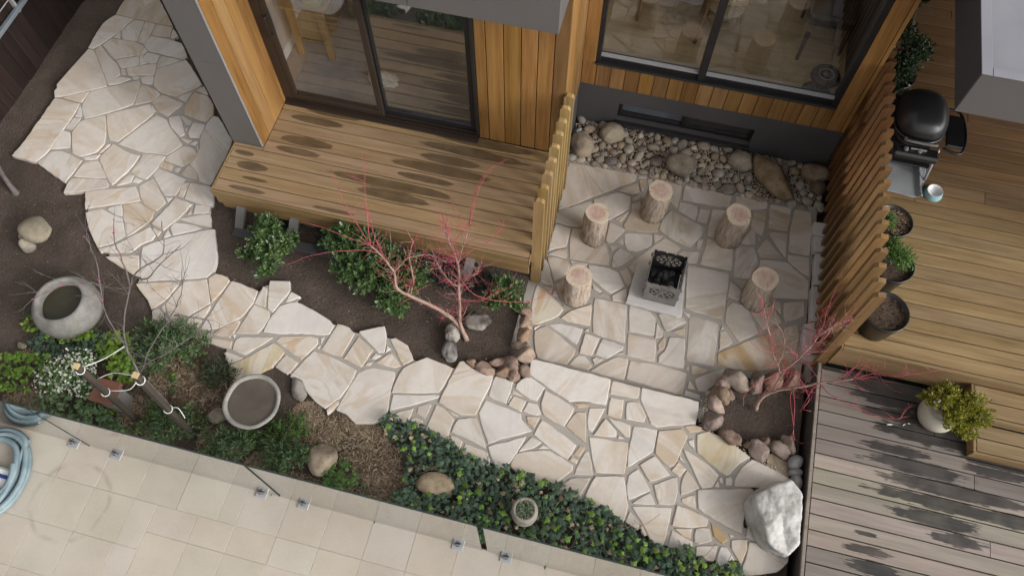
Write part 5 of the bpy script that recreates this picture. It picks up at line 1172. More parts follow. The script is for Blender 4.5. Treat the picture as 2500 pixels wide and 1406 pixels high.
# ---- log stools
def stool(x, y, z1, r, seed, lean, label):
    t = thing('log_stool', label, 'stool', (x, y, ZP), 'log stools around the fire pit'); rr = random.Random(seed)
    seg, rings = 56, 16; h = z1-ZP; V, F = [], []
    def rad(a, k): 
        c, s = math.cos(a), math.sin(a)
        return r*(1+.10*mnoise.noise(Vector((c*1.1+seed, s*1.1, 0)))+.05*mnoise.noise(Vector((c*3+seed, s*3, 4.))))*(1.06-.06*k)
    for j in range(rings+1):
        k = j/rings
        for i in range(seg):
            a = 2*math.pi*i/seg; q = rad(a, k); q *= 1+.075*mnoise.noise(Vector((math.cos(a)*9+seed, math.sin(a)*9, k*3.2)))*(1 if j < rings else .2) - (.02 if j == rings else 0)
            V.append((x+math.cos(a)*q+lean[0]*(k-1), y+math.sin(a)*q+lean[1]*(k-1), ZP+h*k))
    for j in range(rings):
        for i in range(seg): F.append((j*seg+i, j*seg+(i+1) % seg, (j+1)*seg+(i+1) % seg, (j+1)*seg+i))
    F.append(tuple(range(seg-1, -1, -1)))
    obj('bark', V, F, BARK, t, True)
    V = [(x+math.cos(2*math.pi*i/seg)*rad(2*math.pi*i/seg, 1)*.955, y+math.sin(2*math.pi*i/seg)*rad(2*math.pi*i/seg, 1)*.955, z1+.006) for i in range(seg)]
    V += [(x+math.cos(2*math.pi*i/seg)*rad(2*math.pi*i/seg, 1)*.985, y+math.sin(2*math.pi*i/seg)*rad(2*math.pi*i/seg, 1)*.985, z1-.006) for i in range(seg)]
    obj('sawn_top', V, [tuple(range(seg))]+[(seg+i, seg+(i+1) % seg, (i+1) % seg, i) for i in range(seg)], LOGTOP, t)
stool(.31, 4.637, .30, .122, 1, (.02, .0), 'log stool nearest the pebble bed, behind the fire pit')
stool(-.243, 4.232, .30, .117, 2, (0, .02), 'log stool with a reddish top beside the batten screen of the deck')
stool(1.088, 4.547, .30, .126, 3, (.01, .01), 'log stool with a red top in the right rear part of the patio')
stool(-.269, 3.516, .30, .123, 4, (0, 0), 'log stool left of the fire pit, nearest the bare red tree bed')
stool(1.411, 3.909, .30, .128, 5, (-.01, .01), 'log stool at the right front behind the small red maple')

# ================================================================== ROCKS
ROCKS = [mesh('rock', *rock(3, 200+i, (1, 1, 1), .25, 1.0, 2+i % 3), ROCK, True) for i in range(5)]
ROCKSP = [mesh('rock', *rock(4, 240+i, (1, 1, 1), .30, 1.3, 5, .07), ROCKPINK, True) for i in range(6)]
def border(name, label, loc, items, meshes, z, seed, tint=(1, 1, 1)):
    t = thing(name, label, 'rock border', loc); rr = random.Random(seed)
    for i, (x, y, a, b, rz) in enumerate(items):
        h = min(.085, .75*min(a, b)+.02)
        o = inst('rock', meshes[i % len(meshes)], t, (x, y, z+h*.45), (rr.uniform(-.15, .15), rr.uniform(-.15, .15), rz+rr.uniform(-.1, .1)), (a*1.08, b*1.08, h))
        k = rr.uniform(.85, 1.15); o.color = (tint[0]*k, tint[1]*k, tint[2]*k*rr.uniform(.93, 1.05), 1)
    return t
border('rock_edging', 'row of brownish rocks edging the soil bed of the large bare red maple', (-.7, 2.8, -.05),
  [(-.70,3.17,.07,.055,0),(-.66,3.06,.06,.075,.2),(-.65,2.92,.075,.085,.1),(-.64,2.83,.09,.05,0),(-.59,2.74,.10,.075,-.1),(-.70,2.62,.09,.07,-.3),(-.56,2.585,.055,.07,.4),(-1.04,2.55,.06,.035,-.3),(-.91,2.52,.11,.055,-.3),(-.80,2.62,.085,.045,.3),(-.745,2.535,.075,.055,-.3),(-.64,2.52,.05,.06,0)], ROCKSP, -.03, 1, (1.15, 1.0, .92))
border('rock_edging', 'ring of rounded brown rocks around the soil bed of the small red maple', (1.5, 2.7, -.05),
  [(1.21,2.90,.07,.065,.4),(1.33,2.97,.13,.085,-.2),(1.51,2.99,.075,.10,0),(1.66,3.04,.085,.115,-.2),(1.82,3.09,.075,.105,0),(1.21,2.79,.085,.075,-.6),(1.17,2.69,.065,.105,.5),(1.29,2.82,.04,.055,.3),(1.17,2.53,.105,.08,.1),(1.36,2.425,.11,.065,-.45),(1.50,2.40,.032,.03,0),(1.60,2.37,.075,.10,.75),(1.755,2.425,.11,.07,-.25),(1.655,2.46,.05,.045,0),(1.85,2.48,.065,.09,.6)], ROCKSP, -.02, 2, (1.0, .90, .83))
border('rock_edging', 'three smooth grey stones stacked in line against the lower deck edge', (1.92, 2.25, -.05),
  [(1.915,2.345,.055,.07,-.5),(1.925,2.255,.058,.036,.1),(1.94,2.175,.05,.062,0)], [mesh('stone', *rock(3, 260+i, (1, 1, 1), .12, .8), GRANITE, True) for i in range(3)], -.01, 3, (.95, .95, 1.0))
def boulder(name, label, cat, x, y, z, dims, seed, M, rz=0, facets=3, amp=.22, sub=4, tint=1.0, group=None, fine=.04, tilt=(0, 0)):
    v, f = rock(sub, seed, dims, amp, 1.0, facets, fine); o = inst(name, mesh(name, v, f, M, True), None, (x, y, z), (tilt[0], tilt[1], rz))
    o.color = (tint, tint, tint, 1) if isinstance(tint, float) else (*tint, 1)
    return setp(o, label, cat, group)
# the pebble bed
pb = setp(obj('pebble_bed', *box(-.72, 1.97, 5.055, 5.648, -.234, -.135), SOIL), kind='structure')
BO = [(-.30,5.50,.137,.125,.10,.3,'rounded cream boulder touching the dark house plinth',(1.25,1.2,1.05)),(-.585,5.255,.135,.15,.12,.5,'large pale boulder beside the batten screen in the pebble bed',(1.45,1.32,1.12)),
      (.48,5.27,.165,.14,.10,-.2,'dark round boulder behind the rear log stool',(.72,.66,.58)),(1.10,5.47,.15,.125,.08,.2,'rough speckled boulder under the low window sill',(.80,.76,.70)),
      (1.44,5.33,.30,.15,.12,-.75,'long brown boulder lying slantwise in the pebble bed',(.85,.74,.58)),(1.86,5.50,.16,.10,.10,.0,'flat brown boulder at the far right of the pebble bed',(.85,.76,.62)),(1.90,5.34,.085,.08,.07,.3,'small tan boulder in the corner by the tall screen',(.75,.68,.55))]
for i, (x, y, a, b, h, rz, lb, tn) in enumerate(BO): boulder('boulder', lb, 'boulder', x, y, -.10+h*.35, (a, b, h), 300+i, ROCK, rz, 2, .16, tint=tn, group='boulders in the pebble bed')
PEB = [mesh('pebble', *rock(2, 330+i, (1, 1, 1), .2, .9), ROCK, True) for i in range(6)]
rr = random.Random(12); placed = [(x, y, max(a, b)*.82) for x, y, a, b, *_ in BO]; tries = 0; npb = 0
def try_pebble(x, y, a, keepout=.8):
    for px, py, pr in placed:
        if (px-x)**2+(py-y)**2 < ((pr+a)*keepout)**2: return False
    placed.append((x, y, a)); return True
while npb < 190 and tries < 9000:
    tries += 1; a = rr.choice((.085, .075, .065, .058, .05, .042)); a *= rr.uniform(.85, 1.15)
    if tries > 2500: a *= .62
    x, y = rr.uniform(-.70, 1.95), rr.uniform(5.075, 5.63)
    if x < .1 and y < 5.09: continue
    if not try_pebble(x, y, a): continue
    b = a*rr.uniform(.6, .95); h = a*rr.uniform(.4, .6)
    o = inst('pebble', rr.choice(PEB), pb, (x, y, -.130+h*.5), (rr.uniform(-.25, .25), rr.uniform(-.25, .25), rr.uniform(0, 6.28)), (a, b, h)); npb += 1
    g = rr.uniform(.9, 1.4); w = rr.choice((0, .03, .06, -.05)); o.color = (g*(1+w), g, g*(1.0-w), 1)
def gravel(name, label, pts, mat=GRAVEL, z=-.12, size=(.004, .011), seed=1, parent=None):
    rr = random.Random(seed); V, F = [], []
    oc = [(1,0,0),(-1,0,0),(0,1,0),(0,-1,0),(0,0,.8),(0,0,-.8)]; of = [(0,2,4),(2,1,4),(1,3,4),(3,0,4),(2,0,5),(1,2,5),(3,1,5),(0,3,5)]
    for (x, y, zz) in pts:
        s = rr.uniform(*size); a = rr.uniform(0, 6.28); n = len(V)
        for q in oc:
            p = Vector(q)*s*rr.uniform(.7, 1.2); V.append((x+p.x*math.cos(a)-p.y*math.sin(a), y+p.x*math.sin(a)+p.y*math.cos(a), zz+p.z*.8))
        F += [tuple(i+n for i in q) for q in of]
    o = obj(name, V, F, mat, parent); setp(o, label, 'gravel', kind='stuff') if parent is None else setp(o, kind='stuff'); return o
gravel('gravel', None, [(rr.uniform(-.71, 1.96), rr.uniform(5.065, 5.645), -.132+rr.uniform(0, .02)) for _ in range(6500)], seed=4, parent=pb)
gp = []
for _ in range(700):
    k = rr.random()
    if k < .45: t = rr.random(); gp.append((1.10+rr.gauss(.02, .035), 2.44+t*.38, rr.uniform(-.03, .005)))
    elif k < .8: t = rr.random(); gp.append((1.30+t*.62, 2.36-t*.14+rr.gauss(0, .03), rr.uniform(-.03, .0)))
    else: gp.append((rr.uniform(1.66, 1.86), rr.uniform(2.24, 2.38), rr.uniform(-.03, -.01)))
gravel('gravel', 'pale fine gravel filling the gaps between the rocks of the small maple bed', gp, z=0, seed=6)
gravel('gravel', 'pale gravel packed between the rocks at the corner of the step', [(rr.uniform(-.95, -.50), 2.50+rr.gauss(0, .05), rr.uniform(-.04, .0)) for _ in range(420)], seed=8)
setp(obj('sand_patch', *prism([(1.66,2.36),(1.70,2.26),(1.86,2.19),(1.90,2.24),(1.86,2.38),(1.76,2.40)], -.05, -.012), plain('sandy_fill', (.30, .235, .165), .9, .2, 20.0, .6)), kind='structure')
# single rocks
def white_boulder():
    top = [(1.557,1.912),(1.66,2.002),(1.829,2.104),(1.929,2.02),(1.934,1.813),(1.935,1.611),(1.872,1.511),(1.78,1.529),(1.706,1.566),(1.665,1.653),(1.622,1.747),(1.578,1.843)]
    bot = [(1.533,1.875),(1.595,1.995),(1.696,2.07),(1.85,2.14),(1.95,2.07),(1.955,1.856),(1.95,1.629),(1.90,1.525),(1.83,1.535),(1.74,1.56),(1.648,1.63),(1.577,1.735)]
    n = len(top); bm = bmesh.new(); c = Vector((1.77, 1.81))
    zt = [.235,.26,.255,.25,.27,.245,.20,.225,.25,.27,.265,.25]
    rings = [[bm.verts.new((x, y, -.06)) for x, y in bot], [bm.verts.new((x, y, .05)) for x, y in bot], [bm.verts.new((*((Vector(a)*.55+Vector(b)*.45)), .17)) for a, b in zip(top, bot)],
             [bm.verts.new((x, y, z)) for (x, y), z in zip(top, zt)], [bm.verts.new((*(Vector(p).lerp(c, .45)), z+.02)) for p, z in zip(top, zt)]]
    for r0, r1 in zip(rings[:-1], rings[1:]):
        for i in range(n): bm.faces.new((r0[i], r0[(i+1) % n], r1[(i+1) % n], r1[i]))
    m_ = bm.verts.new((c.x, c.y, .285))
    for i in range(n): bm.faces.new((rings[-1][i], rings[-1][(i+1) % n], m_))
    bmesh.ops.recalc_face_normals(bm, faces=bm.faces)
    bmesh.ops.triangulate(bm, faces=bm.faces)
    bmesh.ops.subdivide_edges(bm, edges=bm.edges, cuts=2, use_grid_fill=True); bmesh.ops.subdivide_edges(bm, edges=bm.edges, cuts=2, use_grid_fill=True)
    for _ in range(3): bmesh.ops.smooth_vert(bm, verts=bm.verts, factor=.5, use_axis_x=True, use_axis_y=True, use_axis_z=True)
    bm.normal_update()
    for v in bm.verts:
        p = v.co*1.0; d = .018*mnoise.noise(p*5.0)+.010*abs(mnoise.noise(p*9.0))+.005*mnoise.noise(p*22.0)+.003*mnoise.noise(p*55.0)+.006; v.co = v.co+v.normal*d
    bm.verts.index_update(); V = [v.co.copy() for v in bm.verts]; F = [tuple(v.index for v in f.verts) for f in bm.faces]; bm.free()
    if sum((V[f[0]]-Vector((1.77,1.81,.1))).dot((V[f[1]]-V[f[0]]).cross(V[f[2]]-V[f[0]])) for f in F) < 0: F = [tuple(reversed(f)) for f in F]
    return setp(obj('boulder', V, F, WHITEROCK, smooth=True, base=(1.77, 1.81, -.05)), 'big angular white boulder at the lower right end of the path', 'boulder')
white_boulder()
boulder('boulder', 'upright tan boulder in the straw mulch near the glass fence', 'boulder', -2.06, 1.36, .04, (.15, .125, .11), 431, ROCK, 1.9, 2, .15, tint=(1.1, 1.05, 1.0))
boulder('boulder', 'flat brown boulder at the edge of the ivy and straw', 'boulder', -1.04, 1.41, .03, (.175, .10, .08), 441, ROCK, .1, 3, .2, tint=(1.15, 1.05, .95))
boulder('rock', 'small brown rock lying right behind the round bird bath', 'rock', -2.50, 1.93, .0, (.075, .12, .05), 451, ROCK, .5, 3)
boulder('rock', 'small brown rock left of the bird bath in the mulch', 'rock', -3.12, 1.51, .0, (.085, .075, .055), 461, ROCK, .2, 3, tint=.85)
boulder('rock', 'pitted grey lava rock in front of the maple trunk', 'rock', -1.27, 2.61, .02, (.075, .10, .07), 471, LAVA, .4, 4, .35, fine=.16)
boulder('rock', 'pitted grey lava rock left of the maple trunk', 'rock', -1.30, 2.80, .02, (.075, .10, .07), 475, LAVA, .2, 4, .35, fine=.16)
boulder('rock', 'wide pitted lava rock behind the maple trunk', 'rock', -1.10, 2.95, .02, (.13, .085, .07), 479, LAVA, .1, 4, .35, fine=.16)
boulder('rock', 'small brown stone half sunk in the soil below the granite basin', 'rock', -5.17, 1.70, -.02, (.05, .04, .03), 483, ROCK)

# ================================================================== STONE ORNAMENTS
bs = thing('stone_basin', 'round granite water basin with dark water on the bare soil', 'basin', (-4.84, 2.11, -.05))
prof = [(.20, -.05), (.265, 0), (.298, .08), (.302, .15), (.280, .235), (.240, .29), (.212, .302), (.198, .288), (.194, .22), (.19, .16)]
obj('bowl', *lathe(prof, (-4.84, 2.11, 0), 48, .03, 5), GRANITE, bs, True)
obj('water', *lathe([(.196, .205), (.194, .207)], (-4.84, 2.11, 0), 40), POND, bs)
bb = thing('bird_bath', 'shallow round stone bird bath filled with murky water beside the path', 'bird bath', (-2.70, 1.60, -.05))
obj('pedestal', *lathe([(.13, -.05), (.12, .02), (.08, .05), (.07, .10), (.09, .14)], (-2.77, 1.65, 0), 28, .04, 2), GRANITE, bb, True)
obj('bowl', *lathe([(.09, .14), (.18, .16), (.232, .195), (.251, .235), (.248, .249), (.226, .252), (.212, .235), (.207, .218)], (-2.77, 1.652, 0), 72, .05, 8), GRANITE, bb, True)
obj('water', *lathe([(.216, .228), (.214, .2295)], (-2.77, 1.652, 0), 44), SILT, bb)
mu = thing('stone_mushroom', 'egg shaped tan stone resting on a smaller stone, like a toadstool, on the bare soil', 'ornament', (-5.58, 2.68, -.05))
v, f = rock(3, 503, (.06, .075, .11), .2, 1.0, 2); obj('stem', [p+Vector((-5.635, 2.665, .03)) for p in v], f, GRANITE, mu, True).color = (1.0, .90, .76, 1)
v, f = rock(4, 505, (.185, .135, .085), .15, .9, 2); obj('cap', [p+Vector((-5.53, 2.795, .16)) for p in v], f, GRANITE, mu, True).color = (1.08, .98, .80, 1)
v, f = rock(3, 507, (.06, .075, .07), .2, .9, 2); obj('lump', [p+Vector((-5.70, 2.76, .05)) for p in v], f, GRANITE, mu, True).color = (1.0, .90, .76, 1)
sk = setp(obj('cut_stump', *tube(smooth_line([(-6.42, 3.47, .14), (-6.25, 3.32, .07), (-6.16, 3.25, .0), (-6.12, 3.22, -.08)], 3), [.024, .024, .024, .024, .025, .026, .028, .032, .04, .05], 10), GREYTWIG, smooth=True, base=(-6.12, 3.22, -.05)), 'cut leaning stub of a branch at the left edge of the soil', 'stump')

# ================================================================== POTS AND PLANTS
LEAF4 = [(0, 0, 0), (.5, .22, .05), (1, 0, -.05), (.5, -.22, .05)]
def leaf_cloud(centers, n, size, seed, aspect=.42, jit=.35, upbias=.5, shape='oval', shell=.55):
    """leaf faces spread through ellipsoids (x,y,z,rx,ry,rz)"""
    rr = random.Random(seed); V, F = [], []; vol = [c[3]*c[4]+c[4]*c[5]+c[3]*c[5] for c in centers]; tot = sum(vol)
    for c, w in zip(centers, vol):
        for _ in range(int(n*w/tot)):
            d = Vector((rr.gauss(0,1), rr.gauss(0,1), rr.gauss(0,1))).normalized(); q = rr.uniform(shell, 1.0) if rr.random() < .75 else rr.random()*shell
            q *= 1+.28*mnoise.noise(Vector((d.x*2+seed, d.y*2, d.z*2)))
            p = Vector((c[0]+d.x*c[3]*q, c[1]+d.y*c[4]*q, c[2]+d.z*c[5]*q))
            if p.z < -.03: p.z = -.03+rr.random()*.03
            out = (d+Vector((rr.gauss(0,jit), rr.gauss(0,jit), rr.gauss(0,jit)+upbias))).normalized()      # blade normal
            t = out.cross(Vector((rr.gauss(0,1), rr.gauss(0,1), rr.gauss(0,1)))).normalized(); b = out.cross(t)
            s = size*rr.uniform(.65, 1.3); nb = len(V)
            if shape == 'oval':
                sh = [(0,0,0),(.28,aspect*.42,.03),(.68,aspect*.46,.03),(1,0,-.08),(.68,-aspect*.46,.03),(.28,-aspect*.42,.03),(.5,0,-.03)]
                for x, y, z in sh: V.append(p+t*x*s+b*y*s+out*z*s)
                F += [(nb,nb+1,nb+6),(nb+1,nb+2,nb+6),(nb+2,nb+3,nb+6),(nb+3,nb+4,nb+6),(nb+4,nb+5,nb+6),(nb+5,nb,nb+6)]
            else:
                for x, y, z in ((0,0,0),(.45,aspect*.5,.04),(1,0,-.06),(.45,-aspect*.5,.04)): V.append(p+t*x*s+b*y*s+out*z*s)
                F.append((nb,nb+1,nb+2,nb+3))
    return V, F
def sprays(centers, n, leaves, size, seed, aspect=.45, length=.10, lift=.5):
    """short shoots set with paired leaves (box, skimmia or pittosporum like)"""
    rr = random.Random(seed); V, F = [], []; tot = sum(c[3]*c[4] for c in centers)
    for c in centers:
        for _ in range(int(n*c[3]*c[4]/tot)):
            d = Vector((rr.gauss(0,1), rr.gauss(0,1), abs(rr.gauss(0,1))*.9+.1)).normalized(); q = rr.uniform(.55, 1.0)
            q *= 1+.3*mnoise.noise(Vector((d.x*2.3+seed, d.y*2.3, d.z*2.3)))
            p = Vector((c[0]+d.x*c[3]*q, c[1]+d.y*c[4]*q, c[2]+d.z*c[5]*q)); ax = (d+Vector((rr.gauss(0,.35), rr.gauss(0,.35), lift))).normalized()
            side = ax.cross(Vector((rr.gauss(0,1), rr.gauss(0,1), rr.gauss(0,1)))).normalized()
            for k in range(leaves):
                u = k/leaves; base = p+ax*length*(u-.6); ang = k*2.4; dr = (Matrix.Rotation(ang, 3, ax) @ side)
                t = (dr*(1-.55*u)+ax*(.35+.8*u)).normalized(); b = ax.cross(t)
                if b.length < 1e-3: continue
                b.normalize(); o2 = t.cross(b); s = size*rr.uniform(.75, 1.2)*(1-.25*u); nb = len(V)
                for x, y, z in ((0,0,0),(.35,aspect*.5,.03),(.75,aspect*.42,.02),(1,0,-.1),(.75,-aspect*.42,.02),(.35,-aspect*.5,.03)): V.append(base+t*x*s+b*y*s+o2*z*s)
                F += [(nb,nb+1,nb+2,nb+3),(nb,nb+3,nb+4,nb+5)]
    return V, F
def shrub(name, label, cat, base, parts, group=None):
    t = thing(name, label, cat, base, group)
    for nm, vf, M in parts:
        o = obj(nm, vf[0], vf[1], M, t)
        if nm != 'stem': o.data.polygons.foreach_set('use_smooth', [True]*len(o.data.polygons))
    return t
def stems(pts, base, r=.006, n=None):
    out = []
    for p in pts: out.append(tube([base, (Vector(base)+Vector(p))/2+Vector((rnd.uniform(-.02,.02), rnd.uniform(-.02,.02), .03)), p], [r*1.5, r, r*.6], 5))
    return join(*out)
# shrubs along the deck
cA = [(-3.29,3.28,.22,.13,.16,.14),(-3.19,3.13,.20,.13,.14,.13),(-3.18,3.00,.10,.10,.12,.10),(-3.06,3.23,.18,.10,.10,.10)]
shrub('box_shrub', 'glossy green shrub below the left end of the deck', 'shrub', (-3.2, 3.2, -.05), [('foliage', sprays([(a, b, c+.02, d*1.15, e*1.25, f_*1.2) for a, b, c, d, e, f_ in cA], 230, 9, .05, 21, .5), L_GLOSSY), ('stem', stems([c[:3] for c in cA], (-3.2, 3.22, -.05)), TWIG)], 'green shrubs along the deck')
cA2 = [(-3.45,3.08,.09,.09,.08,.07),(-3.36,3.14,.11,.06,.06,.05)]
shrub('box_shrub', 'low straggling green sprig on the soil left of the deck shrub', 'shrub', (-3.35, 3.12, -.05), [('foliage', sprays(cA2, 34, 9, .05, 22, .5), L_GLOSSY), ('stem', stems([c[:3] for c in cA2], (-3.25, 3.15, -.02)), GREYTWIG)], 'green shrubs along the deck')
cB = [(-2.52,3.32,.26,.16,.14,.16),(-2.40,3.16,.22,.17,.17,.16),(-2.19,3.10,.22,.20,.18,.16),(-1.92,2.95,.17,.17,.16,.15),(-1.82,3.15,.22,.18,.17,.15),(-1.86,2.87,.06,.10,.08,.08),(-2.03,3.22,.26,.18,.15,.14),(-2.3,3.36,.26,.16,.12,.13)]
shrub('box_shrub', 'large glossy green shrub in front of the deck, left of the bare red maple', 'shrub', (-2.15, 3.15, -.05), [('foliage', sprays([(a, b, c+.02, d*1.22, e*1.2, f_*1.15) for a, b, c, d, e, f_ in cB], 760, 9, .052, 23, .5), L_GLOSSY), ('stem', stems([c[:3] for c in cB], (-2.15, 3.18, -.05), .009), TWIG)], 'green shrubs along the deck')
cC = [(-.90,3.25,.18,.13,.12,.12),(-.79,3.19,.10,.08,.09,.08),(-1.0,3.17,.11,.10,.09,.08)]
shrub('box_shrub', 'small green shrub at the right end of the deck by the edging rocks', 'shrub', (-.9, 3.22, -.05), [('foliage', sprays([(a, b, c+.01, d*1.2, e*1.2, f_*1.2) for a, b, c, d, e, f_ in cC], 190, 9, .045, 24, .5), L_GLOSSY), ('stem', stems([c[:3] for c in cC], (-.9, 3.22, -.05)), TWIG)], 'green shrubs along the deck')
# dark mondo grass under the deck
def blades(centers, n, L, seed, w=.006, droop=.5):
    rr = random.Random(seed); V, F = [], []
    for (x, y, z, r) in centers:
        for _ in range(n):
            a = rr.uniform(0, 6.28); q = r*math.sqrt(rr.random()); bx, by = x+q*math.cos(a), y+q*math.sin(a); a2 = rr.uniform(0, 6.28); l = L*rr.uniform(.6, 1.2)
            d = Vector((math.cos(a2), math.sin(a2), 0)); s = Vector((-d.y, d.x, 0))*w; nb = len(V)
            p0 = Vector((bx, by, z)); p1 = p0+d*l*.3+Vector((0,0,l*.55)); p2 = p0+d*l*.75+Vector((0,0,l*(.75-droop*.5)))
            V += [p0-s, p0+s, p1+s*.9, p1-s*.9, p2]; F += [(nb,nb+1,nb+2,nb+3),(nb+3,nb+2,nb+4)]
    return V, F
mc = [(-3.38,3.42,-.03,.14),(-3.2,3.5,-.03,.12),(-2.75,3.45,-.03,.14),(-1.75,3.40,-.03,.13),(-1.50,3.38,-.03,.14),(-1.28,3.36,-.03,.13),(-1.08,3.36,-.03,.12)]
for i, c in enumerate(mc):
    setp(obj('mondo_grass', *blades([c], 170, .13, 30+i), L_MONDO, base=(c[0], c[1], -.05)), ['dark mondo grass tuft under the left corner of the deck', 'dark mondo grass tuft between the deck leg and the glossy shrub', 'dark mondo grass tuft under the deck beside the large shrub', 'dark grass tuft under the deck edge right of the large shrub', 'dark grass tuft under the deck behind the upright maple stem', 'dark grass tuft under the deck right of the upright maple stem', 'dark grass tuft under the right end of the deck'][i], 'grass', 'dark grass tufts under the deck')
# feathery shrubs by the fence
def feather(label, c, n, seed, M=L_FEATHER, size=.045, group='feathery shrubs in the garden bed'):
    cs = [(c[0]+dx*c[3], c[1]+dy*c[3], c[2]+dz*c[4], c[3]*(.55 if dx*dx+dy*dy < .5 else .36), c[3]*(.5 if dx*dx+dy*dy < .5 else .32), c[4]*(.7 if dx*dx+dy*dy < .5 else .5)) for dx, dy, dz in ((0,0,.15),(-.62,.3,-.2),(.6,.12,-.1),(-.1,-.5,-.2),(.2,.6,-.2),(-.75,-.25,-.4),(.85,.5,-.4))]
    return shrub('feathery_shrub', label, 'shrub', (c[0], c[1], -.05), [('foliage', join(sprays(cs, int(n*.72), 11, size, seed, .24, .11, .6), leaf_cloud(cs, n*2, size*.8, seed+1, .28, shape='q')), M), ('stem', stems([q[:3] for q in cs], (c[0], c[1], -.05)), TWIG)], group)
feather('feathery green shrub at the fence, left of three, below the right stake', (-3.43, 1.30, .12, .24, .16), 150, 51)
feather('feathery green shrub at the fence, middle one, below the bird bath', (-2.87, 1.25, .12, .22, .16), 140, 52)
feather('feathery green shrub at the fence, between the bird bath and the tan boulder', (-2.35, 1.28, .12, .21, .16), 140, 53)
feather('wide dark feathery shrub growing between the basin and the path', (-3.78, 1.98, .14, .30, .18), 260, 54, L_FEATHER)
feather('low feathery plant at the path edge left of the bird bath', (-3.27, 1.86, .05, .17, .10), 90, 55, L_DARK, .035)
feather('small reddish green tuft behind the bare sapling', (-4.0, 2.12, .06, .15, .10), 70, 56, L_DARK, .035)
feather('green low plant at the right side of the bird bath', (-2.47, 1.50, .03, .19, .10), 110, 57, L_PARSLEY, .035)
# white flowering bush
cw = [(-4.52,1.51,.16,.17,.15,.14),(-4.64,1.40,.12,.13,.12,.11),(-4.33,1.47,.13,.14,.13,.12),(-4.46,1.64,.14,.13,.12,.12)]
t = shrub('flowering_bush', 'white flowering bush beside the tree stakes', 'bush', (-4.5, 1.5, -.05), [('foliage', leaf_cloud(cw, 900, .045, 61, .35, shape='q'), L_PARSLEY), ('stem', stems([c[:3] for c in cw], (-4.5, 1.5, -.05)), TWIG)])
cw2 = [(a, b, c+.02, d*1.2, e*1.15, f*1.05) for a, b, c, d, e, f in cw]
obj('blossom', *leaf_cloud(cw2, 820, .026, 62, .8, .5, .9, 'q', .8), L_WHITE, t)
# ivy
def ivy_leaf(V, F, p, nrm, ang, s, rr):
    t = nrm.cross(Vector((math.cos(ang), math.sin(ang), .01))).normalized(); b = nrm.cross(t); nb = len(V)
    ol = [(-.32,0),(-.28,.36),(-.02,.30),(.10,.60),(.32,.28),(.98,0),(.32,-.28),(.10,-.60),(-.02,-.30),(-.28,-.36)]
    V.append(p+nrm*s*.06)
    for x, y in ol: V.append(p+t*x*s+b*y*s-nrm*s*.18*(x*x+y*y))
    n = len(ol)
    for i in range(n): F.append((nb, nb+1+i, nb+1+(i+1) % n))
def ivy(name, label, inside, bounds, n, s, seed, M, h=(.02, .12), bare=.35, thin=None):
    rr = random.Random(seed); V, F = [], []; k = 0; tries = 0
    while k < n and tries < n*12:
        tries += 1; x, y = rr.uniform(bounds[0], bounds[1]), rr.uniform(bounds[2], bounds[3])
        if not inside(x, y): continue
        d = mnoise.noise(Vector((x*3.1+seed, y*3.1, 2.0)))
        if d < -bare and rr.random() < .85: continue
        if thin and rr.random() > thin(x, y): continue
        z = rr.uniform(*h)*(.65+.6*max(0, d+.4)); nr = Vector((rr.gauss(0,.26), rr.gauss(-.05,.26), 1)).normalized()
        ivy_leaf(V, F, Vector((x, y, z)), nr, rr.uniform(0, 6.28), s*rr.choice((.45, .6, .75, .9, 1.0, 1.15, 1.4))*rr.uniform(.9, 1.1), rr); k += 1
    return setp(obj(name, V, F, M), label, 'ivy', kind='stuff')
IVY = [(-1.72,1.86),(-1.40,1.87),(-1.18,1.83),(-.92,1.75),(-.64,1.68),(-.36,1.71),(-.02,1.66),(.40,1.55),(.83,1.39),(1.20,1.37),(1.66,1.33),(1.95,1.30),(1.95,1.0),(-1.25,1.0),(-1.40,1.15),(-1.32,1.30),(-1.33,1.50),(-1.48,1.62)]
def in_ivy(x, y): return inpoly(IVY, x, y+.07*mnoise.noise(Vector((x*5.0, y*5.0, 0)))+.035*mnoise.noise(Vector((x*14.0, y*14.0, 3.0)))) and (x+.25)**2+(y-1.33)**2 > .105**2 and ((x+1.04)/.17)**2+((y-1.41)/.10)**2 > .8
ivy('ivy_ground_cover', 'dark green ivy carpet between the glass fence and the path', in_ivy, (-1.75, 1.95, 1.0, 1.95), 3300, .040, 71, L_IVY, (.0, .10), .36)
ivy('dead_ivy_leaves', 'withered brown leaves lying in the ivy carpet', in_ivy, (-1.75, 1.95, 1.0, 1.9), 170, .034, 84, L_STRAW, (.02, .115), .6)
setp(obj('ivy_stems', *join(*[tube(smooth_line([(x, y, .02), (x+dx*.5+.02, y+dy*.5, .06), (x+dx, y+dy, .05)], 3), .0025, 4) for x, y, dx, dy in [(lambda q: (q.uniform(-1.4, 1.6), q.uniform(1.12, 1.45), q.uniform(-.2, .2), q.uniform(.02, .22)))(random.Random(900+i)) for i in range(46)]]), TWIG), 'thin brown ivy stems creeping through the carpet', 'ivy', kind='stuff')
ivy('ivy_ground_cover', 'bright young ivy leaves scattered over the right part of the ivy carpet', lambda x, y: in_ivy(x, y) and x > -.75, (-.75, 1.75, 1.0, 1.7), 190, .041, 72, L_IVYB, (.08, .13), .5, lambda x, y: .9 if y < 1.42 else .22)
ivy('ivy_ground_cover', 'a few bright ivy leaves in the left end of the ivy carpet', lambda x, y: in_ivy(x, y) and x < -.75, (-1.7, -.7, 1.0, 1.85), 30, .042, 73, L_IVYB, (.10, .15), .5)
def blob(*cs): return lambda x, y: any(((x-c[0])/c[2])**2+((y-c[1])/c[3])**2 < 1 for c in cs)
